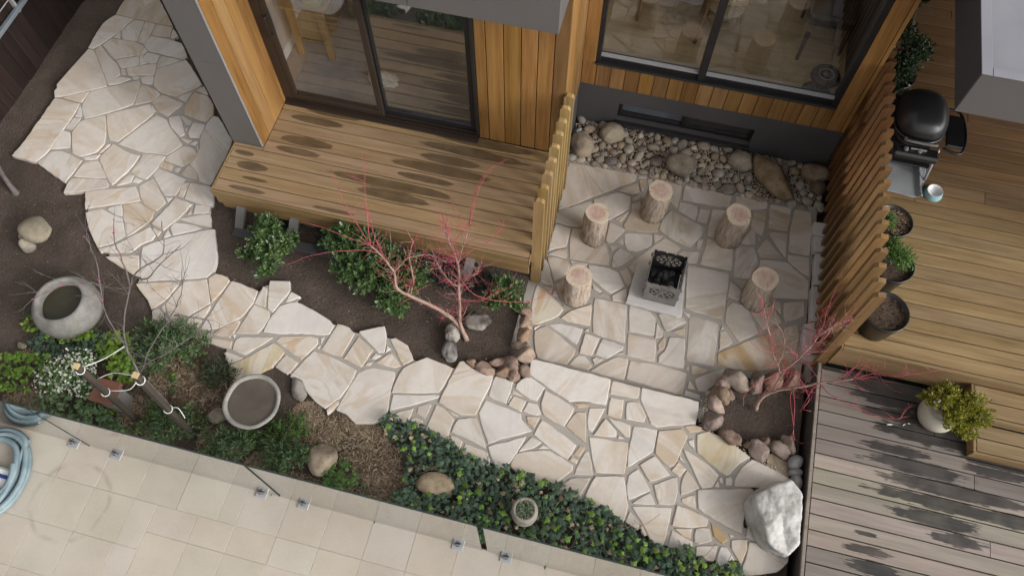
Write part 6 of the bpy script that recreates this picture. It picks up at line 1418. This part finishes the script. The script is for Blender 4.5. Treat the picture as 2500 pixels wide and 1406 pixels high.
ivy('ivy_ground_cover', 'bright green ivy hugging the foot of the granite basin', blob((-5.05,1.90,.17,.10),(-4.66,1.92,.14,.08),(-4.90,1.84,.2,.05)), (-5.3, -4.4, 1.75, 2.05), 120, .042, 74, L_IVYB, (.02, .12), .5)
ivy('ivy_ground_cover', 'dark ivy patch below the granite basin', blob((-4.75,1.76,.32,.15),(-4.45,1.85,.2,.12)), (-5.1, -4.2, 1.6, 2.0), 340, .034, 75, L_IVY, (.0, .09), .6)
ivy('ivy_ground_cover', 'light green ivy around the stem of the bare sapling', blob((-4.28,1.86,.17,.15),(-4.15,1.78,.15,.12),(-4.05,1.66,.13,.1)), (-4.5, -3.9, 1.5, 2.05), 190, .042, 76, L_IVYB, (.04, .16), .6)
ivy('ivy_ground_cover', 'light green ivy at the left edge beside the white flowers', blob((-5.02,1.48,.22,.16),(-5.1,1.33,.16,.1),(-4.86,1.55,.14,.1)), (-5.5, -4.6, 1.2, 1.7), 200, .042, 77, L_IVYB, (.02, .12), .5)
ivy('ivy_ground_cover', 'green ivy along the glass fence left of the tree stakes', blob((-4.25,1.20,.28,.14),(-4.52,1.22,.2,.12),(-4.0,1.14,.2,.12)), (-4.8, -3.7, 1.0, 1.4), 330, .040, 78, L_FEATHER, (.0, .13), .6)
ivy('ivy_ground_cover', 'small green ivy clump right of the tan boulder', blob((-1.85,1.25,.16,.14)), (-2.1, -1.6, 1.05, 1.45), 90, .040, 79, L_PARSLEY, (.02, .12), .8)
rr = random.Random(91); wv_ = []
for _ in range(60):
    x, y = rr.uniform(-5.3, -1.5), rr.uniform(1.15, 2.05)
    if (x > -3.5 and y > 1.75) or inpoly([(-3.4,1.75),(-3.0,2.15),(-2.3,1.75),(-1.6,1.75),(-1.6,2.3),(-3.5,2.3)], x, y): continue
    wv_.append((x, y, .01, rr.uniform(.03, .07), rr.uniform(.03, .07), rr.uniform(.02, .05)))
setp(obj('low_weeds', *leaf_cloud(wv_, 1500, .028, 92, .4, .5, .8, 'q', .3), L_FEATHER), 'small low weeds dotted through the mulch of the garden bed', 'weeds', kind='stuff')
setp(obj('low_weeds', *leaf_cloud([(x+rr.uniform(-.1, .1), y+rr.uniform(-.08, .08), z, a*.8, b*.8, c) for x, y, z, a, b, c in wv_[::2]], 500, .03, 93, .5, .5, .9, 'q', .3), L_IVYB), 'bright green seedlings dotted through the garden bed', 'weeds', kind='stuff')
ivy('ivy_ground_cover', 'dark leaves filling the garden edge behind the glass fence', lambda x, y: True, (-5.6, -1.3, 1.0, 1.16), 420, .036, 80, L_DARK, (.0, .10), .2)
# straw mulch
def straw(name, label, centers, n, seed, M=L_STRAW, L=(.02, .06), w=.0015):
    rr = random.Random(seed); V, F = [], []
    for _ in range(n):
        cx_, cy_, rx, ry = rr.choice(centers); a = rr.uniform(0, 6.28); q = math.sqrt(rr.random()); x, y = cx_+rx*q*math.cos(a), cy_+ry*q*math.sin(a)
        l = rr.uniform(*L); a = rr.uniform(0, 6.28); t = Vector((math.cos(a), math.sin(a), rr.gauss(0, .10))); s = Vector((-math.sin(a), math.cos(a), rr.gauss(0, .2)))*w*rr.uniform(.7, 2.2)
        p = Vector((x, y, soil_h(x, y)+rr.uniform(.006, .022))); nb = len(V); V += [p-t*l/2-s, p-t*l/2+s, p+t*l/2+s, p+t*l/2-s]; F.append((nb, nb+1, nb+2, nb+3))
    return setp(obj(name, V, F, M), label, 'mulch', kind='stuff')
straw('straw_mulch', 'dry straw mulch in the bed between the bird bath and the ivy', [(-2.20,1.55,.22,.20),(-1.92,1.60,.25,.22),(-1.62,1.48,.22,.20),(-1.42,1.28,.16,.16),(-1.7,1.2,.3,.14),(-2.35,1.72,.14,.12),(-2.1,1.12,.4,.1),(-1.75,1.72,.25,.08)], 6800, 81)
straw('straw_mulch', 'dry straw mulch around the bare sapling and the stakes', [(-3.66,1.83,.20,.13),(-3.74,1.70,.16,.12),(-3.45,1.70,.2,.15),(-3.82,1.22,.22,.12),(-4.80,1.28,.25,.13),(-4.9,1.22,.2,.12),(-3.15,1.70,.2,.2),(-3.9,1.40,.15,.12),(-4.9,1.65,.25,.1),(-3.1,1.30,.12,.15),(-2.6,1.18,.12,.14)], 6200, 82)
straw('leaf_litter', 'brown leaf litter scattered over the mulch beside the bird bath', [(-2.0,1.5,.5,.3),(-1.7,1.3,.3,.25),(-4.2,1.4,.5,.3),(-3.6,1.8,.3,.2),(-3.3,1.60,.30,.20),(-3.55,1.50,.3,.15),(-4.1,1.62,.2,.15),(-4.8,1.45,.3,.2)], 1700, 83, plain('dead_leaf', (.09, .06, .035), .8, .5, 40.0), (.02, .04), .008)
gravel('soil_crumbs', 'tiny pale crumbs scattered on the dark garden soil', [(x, y, soil_h(x, y)+.002) for x, y in [(rr.choice((rr.uniform(-6.6, -4.2), rr.uniform(-3.7, -.8), rr.uniform(-3.7, -2.6))), rr.uniform(2.0, 3.4)) for _ in range(520)] ], plain('pale_crumb', (.34, .30, .25), .9, .5, 60.0), size=(.002, .006), seed=9)
gravel('soil_clods', 'dark clods of crumbly soil on the garden beds', [(x, y, soil_h(x, y)) for x, y in [(rr.uniform(-6.7, -.8), rr.uniform(1.6, 4.6)) for _ in range(3800)] if keep_soil(x, y)], SOIL, size=(.004, .015), seed=10)

# ================================================================== BARE TREES
def limb(pts, r0, r1, sides=7, sub=3, wob=.004, seed=0):
    P = smooth_line(pts, sub); rr = random.Random(seed); n = len(P)
    P = [p+Vector((rr.uniform(-wob,wob), rr.uniform(-wob,wob), rr.uniform(-wob,wob))) if 0 < i < n-1 else p for i, p in enumerate(P)]
    return P, tube(P, [r0+(r1-r0)*(i/(n-1))**.8 for i in range(n)], sides)
def twigs(P, n, L, r, seed, d0=None, up=.35, forks=2, start=.15):
    """fine side shoots off a limb; returns tube geometry"""
    rr = random.Random(seed); out = []
    for _ in range(n):
        i = rr.randrange(int(len(P)*start), len(P)); p = P[i]; ax = (P[min(i+1, len(P)-1)]-P[max(i-1, 0)]).normalized()
        d = (ax*rr.uniform(.2, .9)+Vector((rr.gauss(0,.7), rr.gauss(0,.7), rr.gauss(up,.45)))).normalized(); l = L*rr.uniform(.45, 1.25)
        pts = [p]; q = p.copy(); dd = d.copy()
        for k in range(4):
            dd = (dd+Vector((rr.gauss(0,.16), rr.gauss(0,.16), rr.gauss(.06,.12)))).normalized(); q = q+dd*l/4; pts.append(q.copy())
        out.append(tube(pts, [r, r*.85, r*.7, r*.55, r*.35], 4, False))
        for _ in range(rr.randint(0, forks)):
            j = rr.randint(1, 3); d2 = (dd+Vector((rr.gauss(0,.6), rr.gauss(0,.6), rr.gauss(.1,.4)))).normalized(); l2 = l*rr.uniform(.25, .5)
            out.append(tube([pts[j], pts[j]+d2*l2*.5, pts[j]+d2*l2+Vector((0,0,l2*.1))], [r*.7, r*.5, r*.3], 4, False))
    return out
def maple(label, data, base, spec, twig_spec):
    t = thing('red_maple', label, 'tree', base); lines = {}; wood_, red = [], []
    for i, (k, pts) in enumerate(data.items()):
        r0, r1 = spec.get(k, spec['r'] if k[0] == 'r' else spec['b'])
        P, g = limb(pts, r0, r1, 8 if k[0] == 't' else 5, 3, .003, i); lines[k] = P
        (red if k[0] == 'r' else wood_).append(g)
    for i, (k, n, L, r, kind) in enumerate(twig_spec+[q for q in twig_spec if q[4] == 'r']): (red if kind == 'r' else wood_).extend(twigs(lines[k], n, L, r, 100+i))
    v, f = join(*wood_); obj('trunk', v, f, TWIG, t, True); v, f = join(*red); obj('twigs', v, f, REDTWIG, t, True)
    return t
maple('large bare red twigged maple growing from the soil bed in front of the deck', MAPLE_A, (-1.15, 2.75, -.05),
  {'t1': (.025, .006), 't2': (.018, .005), 't3': (.007, .003), 'b': (.0055, .0025), 'r': (.0042, .0015)},
  [('t1', 26, .20, .0022, 'w'), ('t1', 26, .24, .002, 'r'), ('t2', 44, .17, .0022, 'w'), ('t2', 50, .22, .002, 'r'), ('t3', 14, .18, .002, 'r'), ('t3', 8, .14, .002, 'w'), ('b1', 12, .16, .0018, 'w'), ('b1', 10, .2, .002, 'r'), ('b2', 14, .15, .0018, 'r'), ('b3', 20, .16, .0018, 'w'), ('b4', 20, .18, .0018, 'w'), ('b3', 12, .2, .0018, 'r'), ('b4', 12, .2, .0018, 'r'), ('r1', 5, .16, .0014, 'r'), ('r2', 5, .16, .0014, 'r'), ('r7', 6, .15, .0014, 'r'), ('r8', 7, .14, .0014, 'r'), ('r10', 12, .16, .0015, 'r'), ('r11', 10, .15, .0015, 'r')])
maple('small bare red maple in the rock ringed bed beside the lower deck', MAPLE_B, (1.5, 2.65, -.05),
  {'t1': (.021, .005), 't2': (.011, .004), 't3': (.008, .003), 't4': (.006, .003), 'b': (.005, .0025), 'r': (.004, .0015)},
  [('t1', 12, .16, .002, 'w'), ('t1', 22, .26, .002, 'r'), ('t2', 40, .17, .002, 'w'), ('t2', 44, .2, .002, 'r'), ('t3', 40, .16, .0018, 'w'), ('t3', 22, .16, .0018, 'r'), ('t4', 30, .13, .0018, 'w'), ('r1', 8, .2, .0016, 'r'), ('r2', 6, .14, .0015, 'r'), ('r8', 6, .16, .0015, 'r'), ('r9', 8, .14, .0015, 'r'), ('r12', 14, .14, .0016, 'w'), ('r3', 3, .12, .0014, 'r')])
sp = thing('bare_sapling', 'slender bare grey sapling tied to two stakes', 'tree', (-3.4, 1.6, -.05)); g_, lines = [], {}
for i, (k, pts) in enumerate(SAPLING.items()):
    P, g = limb(pts, .014 if k == 't1' else .007, .005 if k == 't1' else .003, 7, 3, .006, i); lines[k] = P; g_.append(g)
for i, (k, n) in enumerate((('t1', 16), ('b1', 14), ('b2', 14), ('b3', 12), ('b4', 8), ('b5', 6), ('b6', 7), ('b7', 5), ('b8', 6))): g_ += twigs(lines[k], n, .22, .0022, 200+i, start=.3)
v, f = join(*g_); obj('trunk', v, f, GREYTWIG, sp, True)
bl = []
rr = random.Random(8)
for k in ('b1', 'b5', 'b7'):
    for _ in range(9): p = rr.choice(lines[k][4:]); bl.append((tuple(p+Vector((rr.uniform(-.01,.01), rr.uniform(-.01,.01), .005))), None))
V, F = [], []
for (p, _) in bl:
    v, f = rock(1, len(V), (.005, .005, .007), .3); n = len(V); V += [q+Vector(p) for q in v]; F += [tuple(i+n for i in q) for q in f]
obj('buds', V, F, BLOSSOM, sp)
# stakes and ties
def stake(x, y, z1, tx, ty, label):
    t = thing('tree_stake', label, 'stake', (x, y, -.05)); h = .022
    def at(z): k = z/z1; return x+tx*k, y+ty*k
    (x0, y0), (x1, y1) = at(-.1), at(z1)
    def post(za, zb, hh):
        (xa, ya), (xb, yb) = at(za), at(zb)
        V = [(xa+sx*hh, ya+sy*hh, za) for sx, sy in ((-1,-1),(1,-1),(1,1),(-1,1))]+[(xb+sx*hh, yb+sy*hh, zb) for sx, sy in ((-1,-1),(1,-1),(1,1),(-1,1))]
        return V, [(3,2,1,0),(4,5,6,7),(0,1,5,4),(1,2,6,5),(2,3,7,6),(3,0,4,7)]
    obj('post', *post(-.1, z1-.012, h), STAKE, t); obj('cut_end', *post(z1-.0118, z1, h+.001), plain('pale_sawn_end', (.50, .38, .20), .8, .15, 30.0, .2), t)
    return at
sA_ = stake(-3.817, 1.31, 1.163, .016, .046, 'dark timber tree stake with a pale sawn top, left of the two'); sB_ = stake(-3.258, 1.297, 1.327, .026, .063, 'dark timber tree stake with a pale sawn top, right of the two')
def knot(at, z, r=.040):
    x, y = at(z); return tube([(x+r*math.cos(a), y+r*math.sin(a), z+.006*math.sin(2*a)) for a in [i*math.pi/8 for i in range(17)]], .0045, 6)
def tie(label, pts, knots):
    t = thing('rope_tie', label, 'rope', pts[0]); obj('cord', *tube(smooth_line(pts, 4), .0042, 6), ROPE, t, True)
    for k in knots: obj('knot', *k, ROPE, t, True)
def q(at, z, dx=0, dy=0): x, y = at(z); return (x+dx, y+dy, z)
tr = lines['t1']
tie('white rope from the top of the left stake to the sapling', [q(sA_, 1.10, .03, .03), (-3.68, 1.50, 1.05), tuple(tr[15]+Vector((-.01, .01, .0)))], [knot(sA_, 1.08, .034)])
tie('white rope from the left stake across to the right stake top', [q(sA_, .86, .03, .03), (-3.60, 1.42, .98), q(sB_, 1.24, -.03, .03), tuple(tr[12])], [knot(sB_, 1.22, .034)])
tie('short white rope low between the stake and the sapling', [q(sA_, .62, .03, .02), (-3.60, 1.40, .66), tuple(tr[9])], [knot(sA_, .62, .034)])
tie('loose white rope loop hanging on the right stake', [q(sB_, .62, .03, .02), (-3.16, 1.35, .64), (-3.10, 1.30, .58)], [knot(sB_, .62, .034)])
pk = thing('brick_pier', 'small concrete pier with a terracotta tile on top behind the left stake', 'pier', (-4.01, 1.41, -.05))
obj('pier', *box(-4.10, -3.93, 1.33, 1.49, -.08, .26, .008), GREYPOST, pk); obj('cap_tile', *box(-4.125, -3.905, 1.305, 1.515, .262, .305, .006), TERRA, pk)

# ================================================================== POTS
def black_pot(x, y, r, h, label, tilt=0):
    t = thing('plant_pot', label, 'pot', (x, y, ZU)); seg = 40
    obj('pot', *lathe([(r*.76, 0), (r*.78, .004), (r*.93, h-.05), (r*.95, h-.045), (r*1.0, h-.04), (r*1.02, h), (r*.96, h), (r*.94, h-.05)], (x, y, ZU+.001), seg), BLACKPOT, t, True)
    V = [(x, y, ZU+h-.035)]; F = []; rings = 5
    for j in range(1, rings+1):
        for i in range(28):
            a = 2*math.pi*i/28; q_ = r*.95*j/rings; V.append((x+q_*math.cos(a), y+q_*math.sin(a), ZU+h-.045+.012*mnoise.noise(Vector((math.cos(a)*j, math.sin(a)*j, x*9)))))
    for i in range(28): F.append((0, 1+i, 1+(i+1) % 28))
    for j in range(rings-1):
        for i in range(28): F.append((1+j*28+i, 1+(j+1)*28+i, 1+(j+1)*28+(i+1) % 28, 1+j*28+(i+1) % 28))
    obj('soil', V, F, POTSOIL, t, True); return t
p1_ = black_pot(2.312, 3.535, .185, .30, 'black plastic pot holding only soil, nearest the deck corner')
p2_ = black_pot(2.350, 4.005, .175, .30, 'black plastic pot with a leafy green plant, middle of the three')
p3_ = black_pot(2.335, 4.455, .165, .30, 'black plastic pot with a small green plant and dry mulch, next to the white bowl')
pl = [(2.33,4.06,.93,.11,.10,.09),(2.40,3.99,.92,.10,.09,.09),(2.30,4.14,.92,.07,.06,.06)]
shrub('leafy_plant', 'bright green feathery plant in the middle black pot', 'plant', (2.35, 4.01, .79), [('foliage', join(sprays(pl, 110, 10, .032, 301, .35, .08, .4), leaf_cloud(pl, 500, .022, 302, .5, shape='q')), L_PARSLEY)])
pl = [(2.28,4.41,.86,.06,.08,.06),(2.25,4.36,.86,.05,.05,.05)]
shrub('leafy_plant', 'small green plant at the left side of the rear black pot', 'plant', (2.27, 4.41, .79), [('foliage', sprays(pl, 60, 10, .03, 303, .35, .07, .4), L_PARSLEY)])
V, F = [], []
rr = random.Random(44)
for _ in range(260):
    a = rr.uniform(0, 6.28); d = .13*math.sqrt(rr.random()); x, y = 2.375+d*math.cos(a)*.8, 4.46+d*math.sin(a); l = rr.uniform(.01, .03); a = rr.uniform(0, 6.28); n = len(V)
    V += [(x-l*math.cos(a), y-l*math.sin(a), .80+rr.uniform(0,.015)), (x-.004*math.sin(a), y+.004*math.cos(a), .805), (x+l*math.cos(a), y+l*math.sin(a), .80+rr.uniform(0,.02)), (x+.004*math.sin(a), y-.004*math.cos(a), .80)]; F.append((n, n+1, n+2, n+3))
obj('dry_mulch', V, F, L_STRAW, p3_)
V, F = [], []
for _ in range(110):
    a = rr.uniform(0, 6.28); d = .16*math.sqrt(rr.random()); x, y = 2.312+d*math.cos(a), 3.535+d*math.sin(a); l = rr.uniform(.008, .02); a = rr.uniform(0, 6.28); n = len(V)
    V += [(x-l*math.cos(a), y-l*math.sin(a), .80), (x-.003*math.sin(a), y+.003*math.cos(a), .802), (x+l*math.cos(a), y+l*math.sin(a), .803), (x+.003*math.sin(a), y-.003*math.cos(a), .80)]; F.append((n, n+1, n+2, n+3))
obj('dry_stalks', V, F, plain('dead_stalk', (.10, .07, .045), .9, .4, 50.0), p1_)
# round cream pot with golden shrub on the lower deck
cp = thing('plant_pot', 'round cream pot with a golden green shrub on the lower deck', 'pot', (3.0, 2.97, ZL))
obj('pot', *lathe([(.08, 0), (.13, .03), (.158, .10), (.158, .16), (.13, .22), (.10, .235), (.095, .22)], (2.985, 2.975, ZL+.001), 44), CREAMPOT, cp, True)
obj('soil', *lathe([(.10, .20), (.098, .212)], (2.985, 2.975, ZL), 30), POTSOIL, cp)
gs = [(a-.085, b+.03, c, d, e, f_) for a, b, c, d, e, f_ in [(2.98,2.98,.56,.13,.12,.10),(3.10,2.90,.55,.14,.12,.10),(3.22,2.98,.54,.12,.11,.10),(3.28,2.88,.52,.11,.10,.09),(3.08,2.80,.50,.11,.09,.08),(3.20,2.76,.46,.09,.08,.07),(2.88,2.94,.52,.08,.07,.07),(3.02,3.04,.54,.10,.08,.07),(3.17,2.88,.50,.13,.12,.10)]]
shrub('golden_shrub', 'bushy golden green shrub growing in the round cream pot', 'shrub', (3.0, 2.97, .36), [('foliage', sprays(gs, 520, 11, .031, 311, .36, .07, .7), L_GOLD), ('stem', stems([g[:3] for g in gs], (2.99, 2.975, .36), .008), GREYTWIG)])
# sandy stone pot in the ivy
tp = thing('plant_pot', 'small ringed sandstone pot standing in the ivy', 'pot', (-.25, 1.335, -.05))
obj('pot', *lathe([(.075, -.05), (.092, 0), (.105, .05), (.100, .055), (.109, .085), (.112, .13), (.104, .135), (.112, .155), (.110, .20), (.098, .235), (.092, .245), (.078, .243), (.075, .21)], (-.25, 1.335, 0), 40, .03, 3), STONEPOT, tp, True)
obj('soil', *lathe([(.078, .19), (.076, .205)], (-.25, 1.335, 0), 26), POTSOIL, tp)
setp(obj('spider_plant', *blades([(-.25, 1.335, .205, .055)], 120, .085, 321, .0042, .7), L_STRIPE, base=(-.25, 1.335, .205)), 'striped spiky plant in the sandstone pot', 'plant')
# shrub with white flowers behind the screen
fl_ = [(2.27,6.10,.95,.16,.18,.20),(2.40,6.28,1.0,.15,.15,.18),(2.22,6.35,1.15,.10,.12,.15),(2.28,6.62,1.35,.07,.08,.12),(2.25,5.92,.85,.12,.12,.15)]
t = black_pot(2.30, 6.15, .17, .32, 'black pot behind the barbecue screen holding the flowering shrub')
t = shrub('flowering_shrub', 'dark green shrub with white flowers behind the tall screen and barbecue', 'shrub', (2.3, 6.15, .82), [('foliage', sprays(fl_, 300, 9, .045, 331, .4), L_DARK), ('stem', stems([g[:3] for g in fl_], (2.3, 6.15, .82), .008), GREYTWIG)])
obj('blossom', *leaf_cloud(fl_, 60, .03, 332, .8, .5, .9, 'q', .95), L_WHITE, t)

# ================================================================== BARBECUE
bq = thing('barbecue', 'black hooded gas barbecue on a cart behind the tall screen', 'barbecue', (2.46, 5.48, ZU))
bx, by = 2.46, 5.50
def dome(cx, cy, cz, rx, ry, rz, n=14, seg=40, zc=0.0):
    V, F = [], []
    for j in range(n+1):
        ph = (math.pi/2)*j/n
        for i in range(seg):
            a = 2*math.pi*i/seg; e = 2.6
            c, s = math.cos(a), math.sin(a); k = (abs(c)**e+abs(s)**e)**(-1/e)
            V.append((cx+rx*k*c*math.cos(ph)**.8, cy+ry*k*s*math.cos(ph)**.8, cz+rz*math.sin(ph)))
    for j in range(n):
        for i in range(seg): F.append((j*seg+i, j*seg+(i+1) % seg, (j+1)*seg+(i+1) % seg, (j+1)*seg+i))
    F.append(tuple(range(seg-1, -1, -1))); return V, F
obj('lid', *dome(bx, by+.02, 1.02, .235, .27, .19), LIDMET, bq, True)
obj('lid_rim', *dome(bx, by+.02, .985, .252, .287, .035, 4), BLACKMET, bq, True)
V, F = dome(0, 0, 0, .245, .28, .20); obj('firebox', [(bx+x, by+.02+y, .98-z) for x, y, z in V], [tuple(reversed(f_)) for f_ in F], BLACKMET, bq, True)
obj('handle', *tube(smooth_line([(bx-.13, by-.27, 1.03), (bx-.12, by-.315, 1.05), (bx+.12, by-.315, 1.05), (bx+.13, by-.27, 1.03)], 4), .012, 8), GREYPOST, bq, True)
obj('control_panel', *box(bx-.20, bx+.20, by-.40, by-.27, .88, .96, .02), BLACKMET, bq)
for dx in (-.1, .02): obj('knob', *lathe([(.024, 0), (.022, .02), (.01, .022)], (bx+dx, by-.34, .96), 16), GREYPOST, bq, True)
obj('badge', *box(bx-.06, bx+.08, by-.333, by-.330, .965, .985, .001), ALU, bq)
for sx in (-1, 1):
    obj('side_shelf', *box(bx+sx*.27, bx+sx*.44, by-.18, by+.20, .90, .93, .012), BLACKPOT, bq)
    obj('side_arm', *tube(smooth_line([(bx+sx*.24, by-.22, .93), (bx+sx*.40, by-.24, .92), (bx+sx*.45, by-.02, .92), (bx+sx*.40, by+.24, .92), (bx+sx*.24, by+.24, .93)], 4), .013, 8), BLACKPOT, bq, True)
    for sy in (-1, 1): obj('leg', *tube([(bx+sx*.22, by+sy*.20-.02, .90), (bx+sx*.25, by+sy*.26-.04, ZU+.01)], .014, 8), ALU, bq, True)
    obj('crossbar', *tube([(bx+sx*.245, by-.28, ZU+.08), (bx+sx*.245, by+.22, ZU+.08)], .011, 8), ALU, bq, True)
    obj('wheel', *tube([(bx+sx*.245-.02, by+.24, ZU+.06), (bx+sx*.245+.02, by+.24, ZU+.06)], .055, 20), BLACKPOT, bq, True)
obj('bottom_shelf', *box(bx-.25, bx+.25, by-.24, by+.18, ZU+.10, ZU+.115, .004), BLACKMET, bq)
# grey ground sheet
nx, ny = 26, 26; V, F = [], []
cor = [Vector((2.30, 4.985)), Vector((2.69, 4.985)), Vector((2.745, 5.47)), Vector((2.30, 5.43))]
for j in range(ny+1):
    for i in range(nx+1):
        a, b = i/nx, j/ny; p = cor[0].lerp(cor[1], a).lerp(cor[3].lerp(cor[2], a), b)
        w = .012*max(0, mnoise.noise(Vector((p.x*4, p.y*3, 1))))+.035*math.exp(-((p.x-2.655+.12*(p.y-5.2))/.018)**2)*(1 if p.y > 4.99 else 1)
        V.append((p.x+.012*mnoise.noise(Vector((p.y*5, 3, 0))), p.y+.015*mnoise.noise(Vector((p.x*6, 7, 0))), ZU+.004+w))
for j in range(ny):
    for i in range(nx): F.append((j*(nx+1)+i, j*(nx+1)+i+1, (j+1)*(nx+1)+i+1, (j+1)*(nx+1)+i))
me = mesh('barbecue_mat', V, F, TARP, True); o = inst('barbecue_mat', me, None); sm = o.modifiers.new('thick', 'SOLIDIFY'); sm.thickness = .003; sm.offset = 1
setp(o, 'crumpled grey cloth mat on the deck in front of the barbecue', 'mat')
bo = thing('pet_bowl', 'white bowl with a pale blue outside next to the grey mat', 'bowl', (2.79, 5.06, ZU))
v, f = lathe([(.088, 0), (.09, .004), (.074, .055), (.072, .060)], (2.79, 5.06, ZU+.002), 36); obj('outside', v, f[:-1], BLUEC, bo, True)
v, f = lathe([(.0715, .0605), (.066, .062), (.058, .03), (.02, .022)], (2.79, 5.06, ZU+.002), 36); obj('inside', v, f[:-2]+f[-1:], WHITEC, bo, True)

# ================================================================== POOL HOSE
def ribbed(pts, r, seed):
    P = smooth_line(pts, 10); out = []
    L = [0]
    for a, b in zip(P[:-1], P[1:]): L.append(L[-1]+(b-a).length)
    n = int(L[-1]/.0075); Q, rad = [], []; j = 0
    for k in range(n*2+1):
        s = L[-1]*k/(2*n)
        while j < len(L)-2 and L[j+1] < s: j += 1
        t = (s-L[j])/max(1e-6, L[j+1]-L[j]); Q.append(P[j].lerp(P[j+1], t)); rad.append(r*(1.0 if k % 2 else .88))
    return tube(Q, rad, 10)
hs = thing('pool_hose', 'coiled pale blue ribbed pool hose lying at the left edge of the terrace', 'hose', (-4.75, .50, 0)); rr = random.Random(17); pts = []
for k in range(78):
    a = k*2*math.pi/13+1.0; lap = k/13; rx = .30-.028*(lap % 3)+rr.uniform(-.012, .012); ry = .40-.03*(lap % 3)+rr.uniform(-.012, .012)
    pts.append((-4.765+rx*math.cos(a)+.02*math.sin(lap*2.1), .515+ry*math.sin(a)+.015*math.cos(lap*1.7), .028+.026*lap*.55+.008*math.sin(a*1.5+lap)))
obj('coil', *ribbed(pts, .026, 1), HOSE, hs, True)
vh = thing('pool_vacuum_head', 'white pool cleaning head with a blue band inside the hose coil', 'pool cleaner', (-4.80, .60, 0))
obj('body', *box(-4.90, -4.58, .46, .62, .012, .07, .02), WHITEC, vh); obj('band', *box(-4.74, -4.56, .53, .56, .0705, .085, .006), BLUEP, vh); obj('neck', *tube([(-4.74, .54, .085), (-4.78, .50, .17)], .028, 14), BLUEP, vh, True)
# bits: leaves and pale splashes on the lower deck
rr = random.Random(2)
for x, y, l, rz, lb in ((2.64,2.83,.03,.3,'dry pale leaf on the wet boards left of the cream pot'),(2.76,2.86,.02,.9,'small pale chip on the wet boards touching the cream pot'),(2.80,2.88,.016,.1,'tiny pale chip beside the cream pot foot')):
    setp(inst('dry_leaf', mesh('dry_leaf', [(-l,0,0),(-.3*l,.3*l,.004),(l,0,.002),(.2*l,-.32*l,.004),(-l,0,-.001),(-.3*l,.3*l,.002),(l,0,0),(.2*l,-.32*l,.002)], [(0,3,2,1),(4,5,6,7),(0,1,5,4),(1,2,6,5),(2,3,7,6),(3,0,4,7)], L_WHITE), None, (x, y, ZL+.003), (0, 0, rz)), lb, 'leaf')
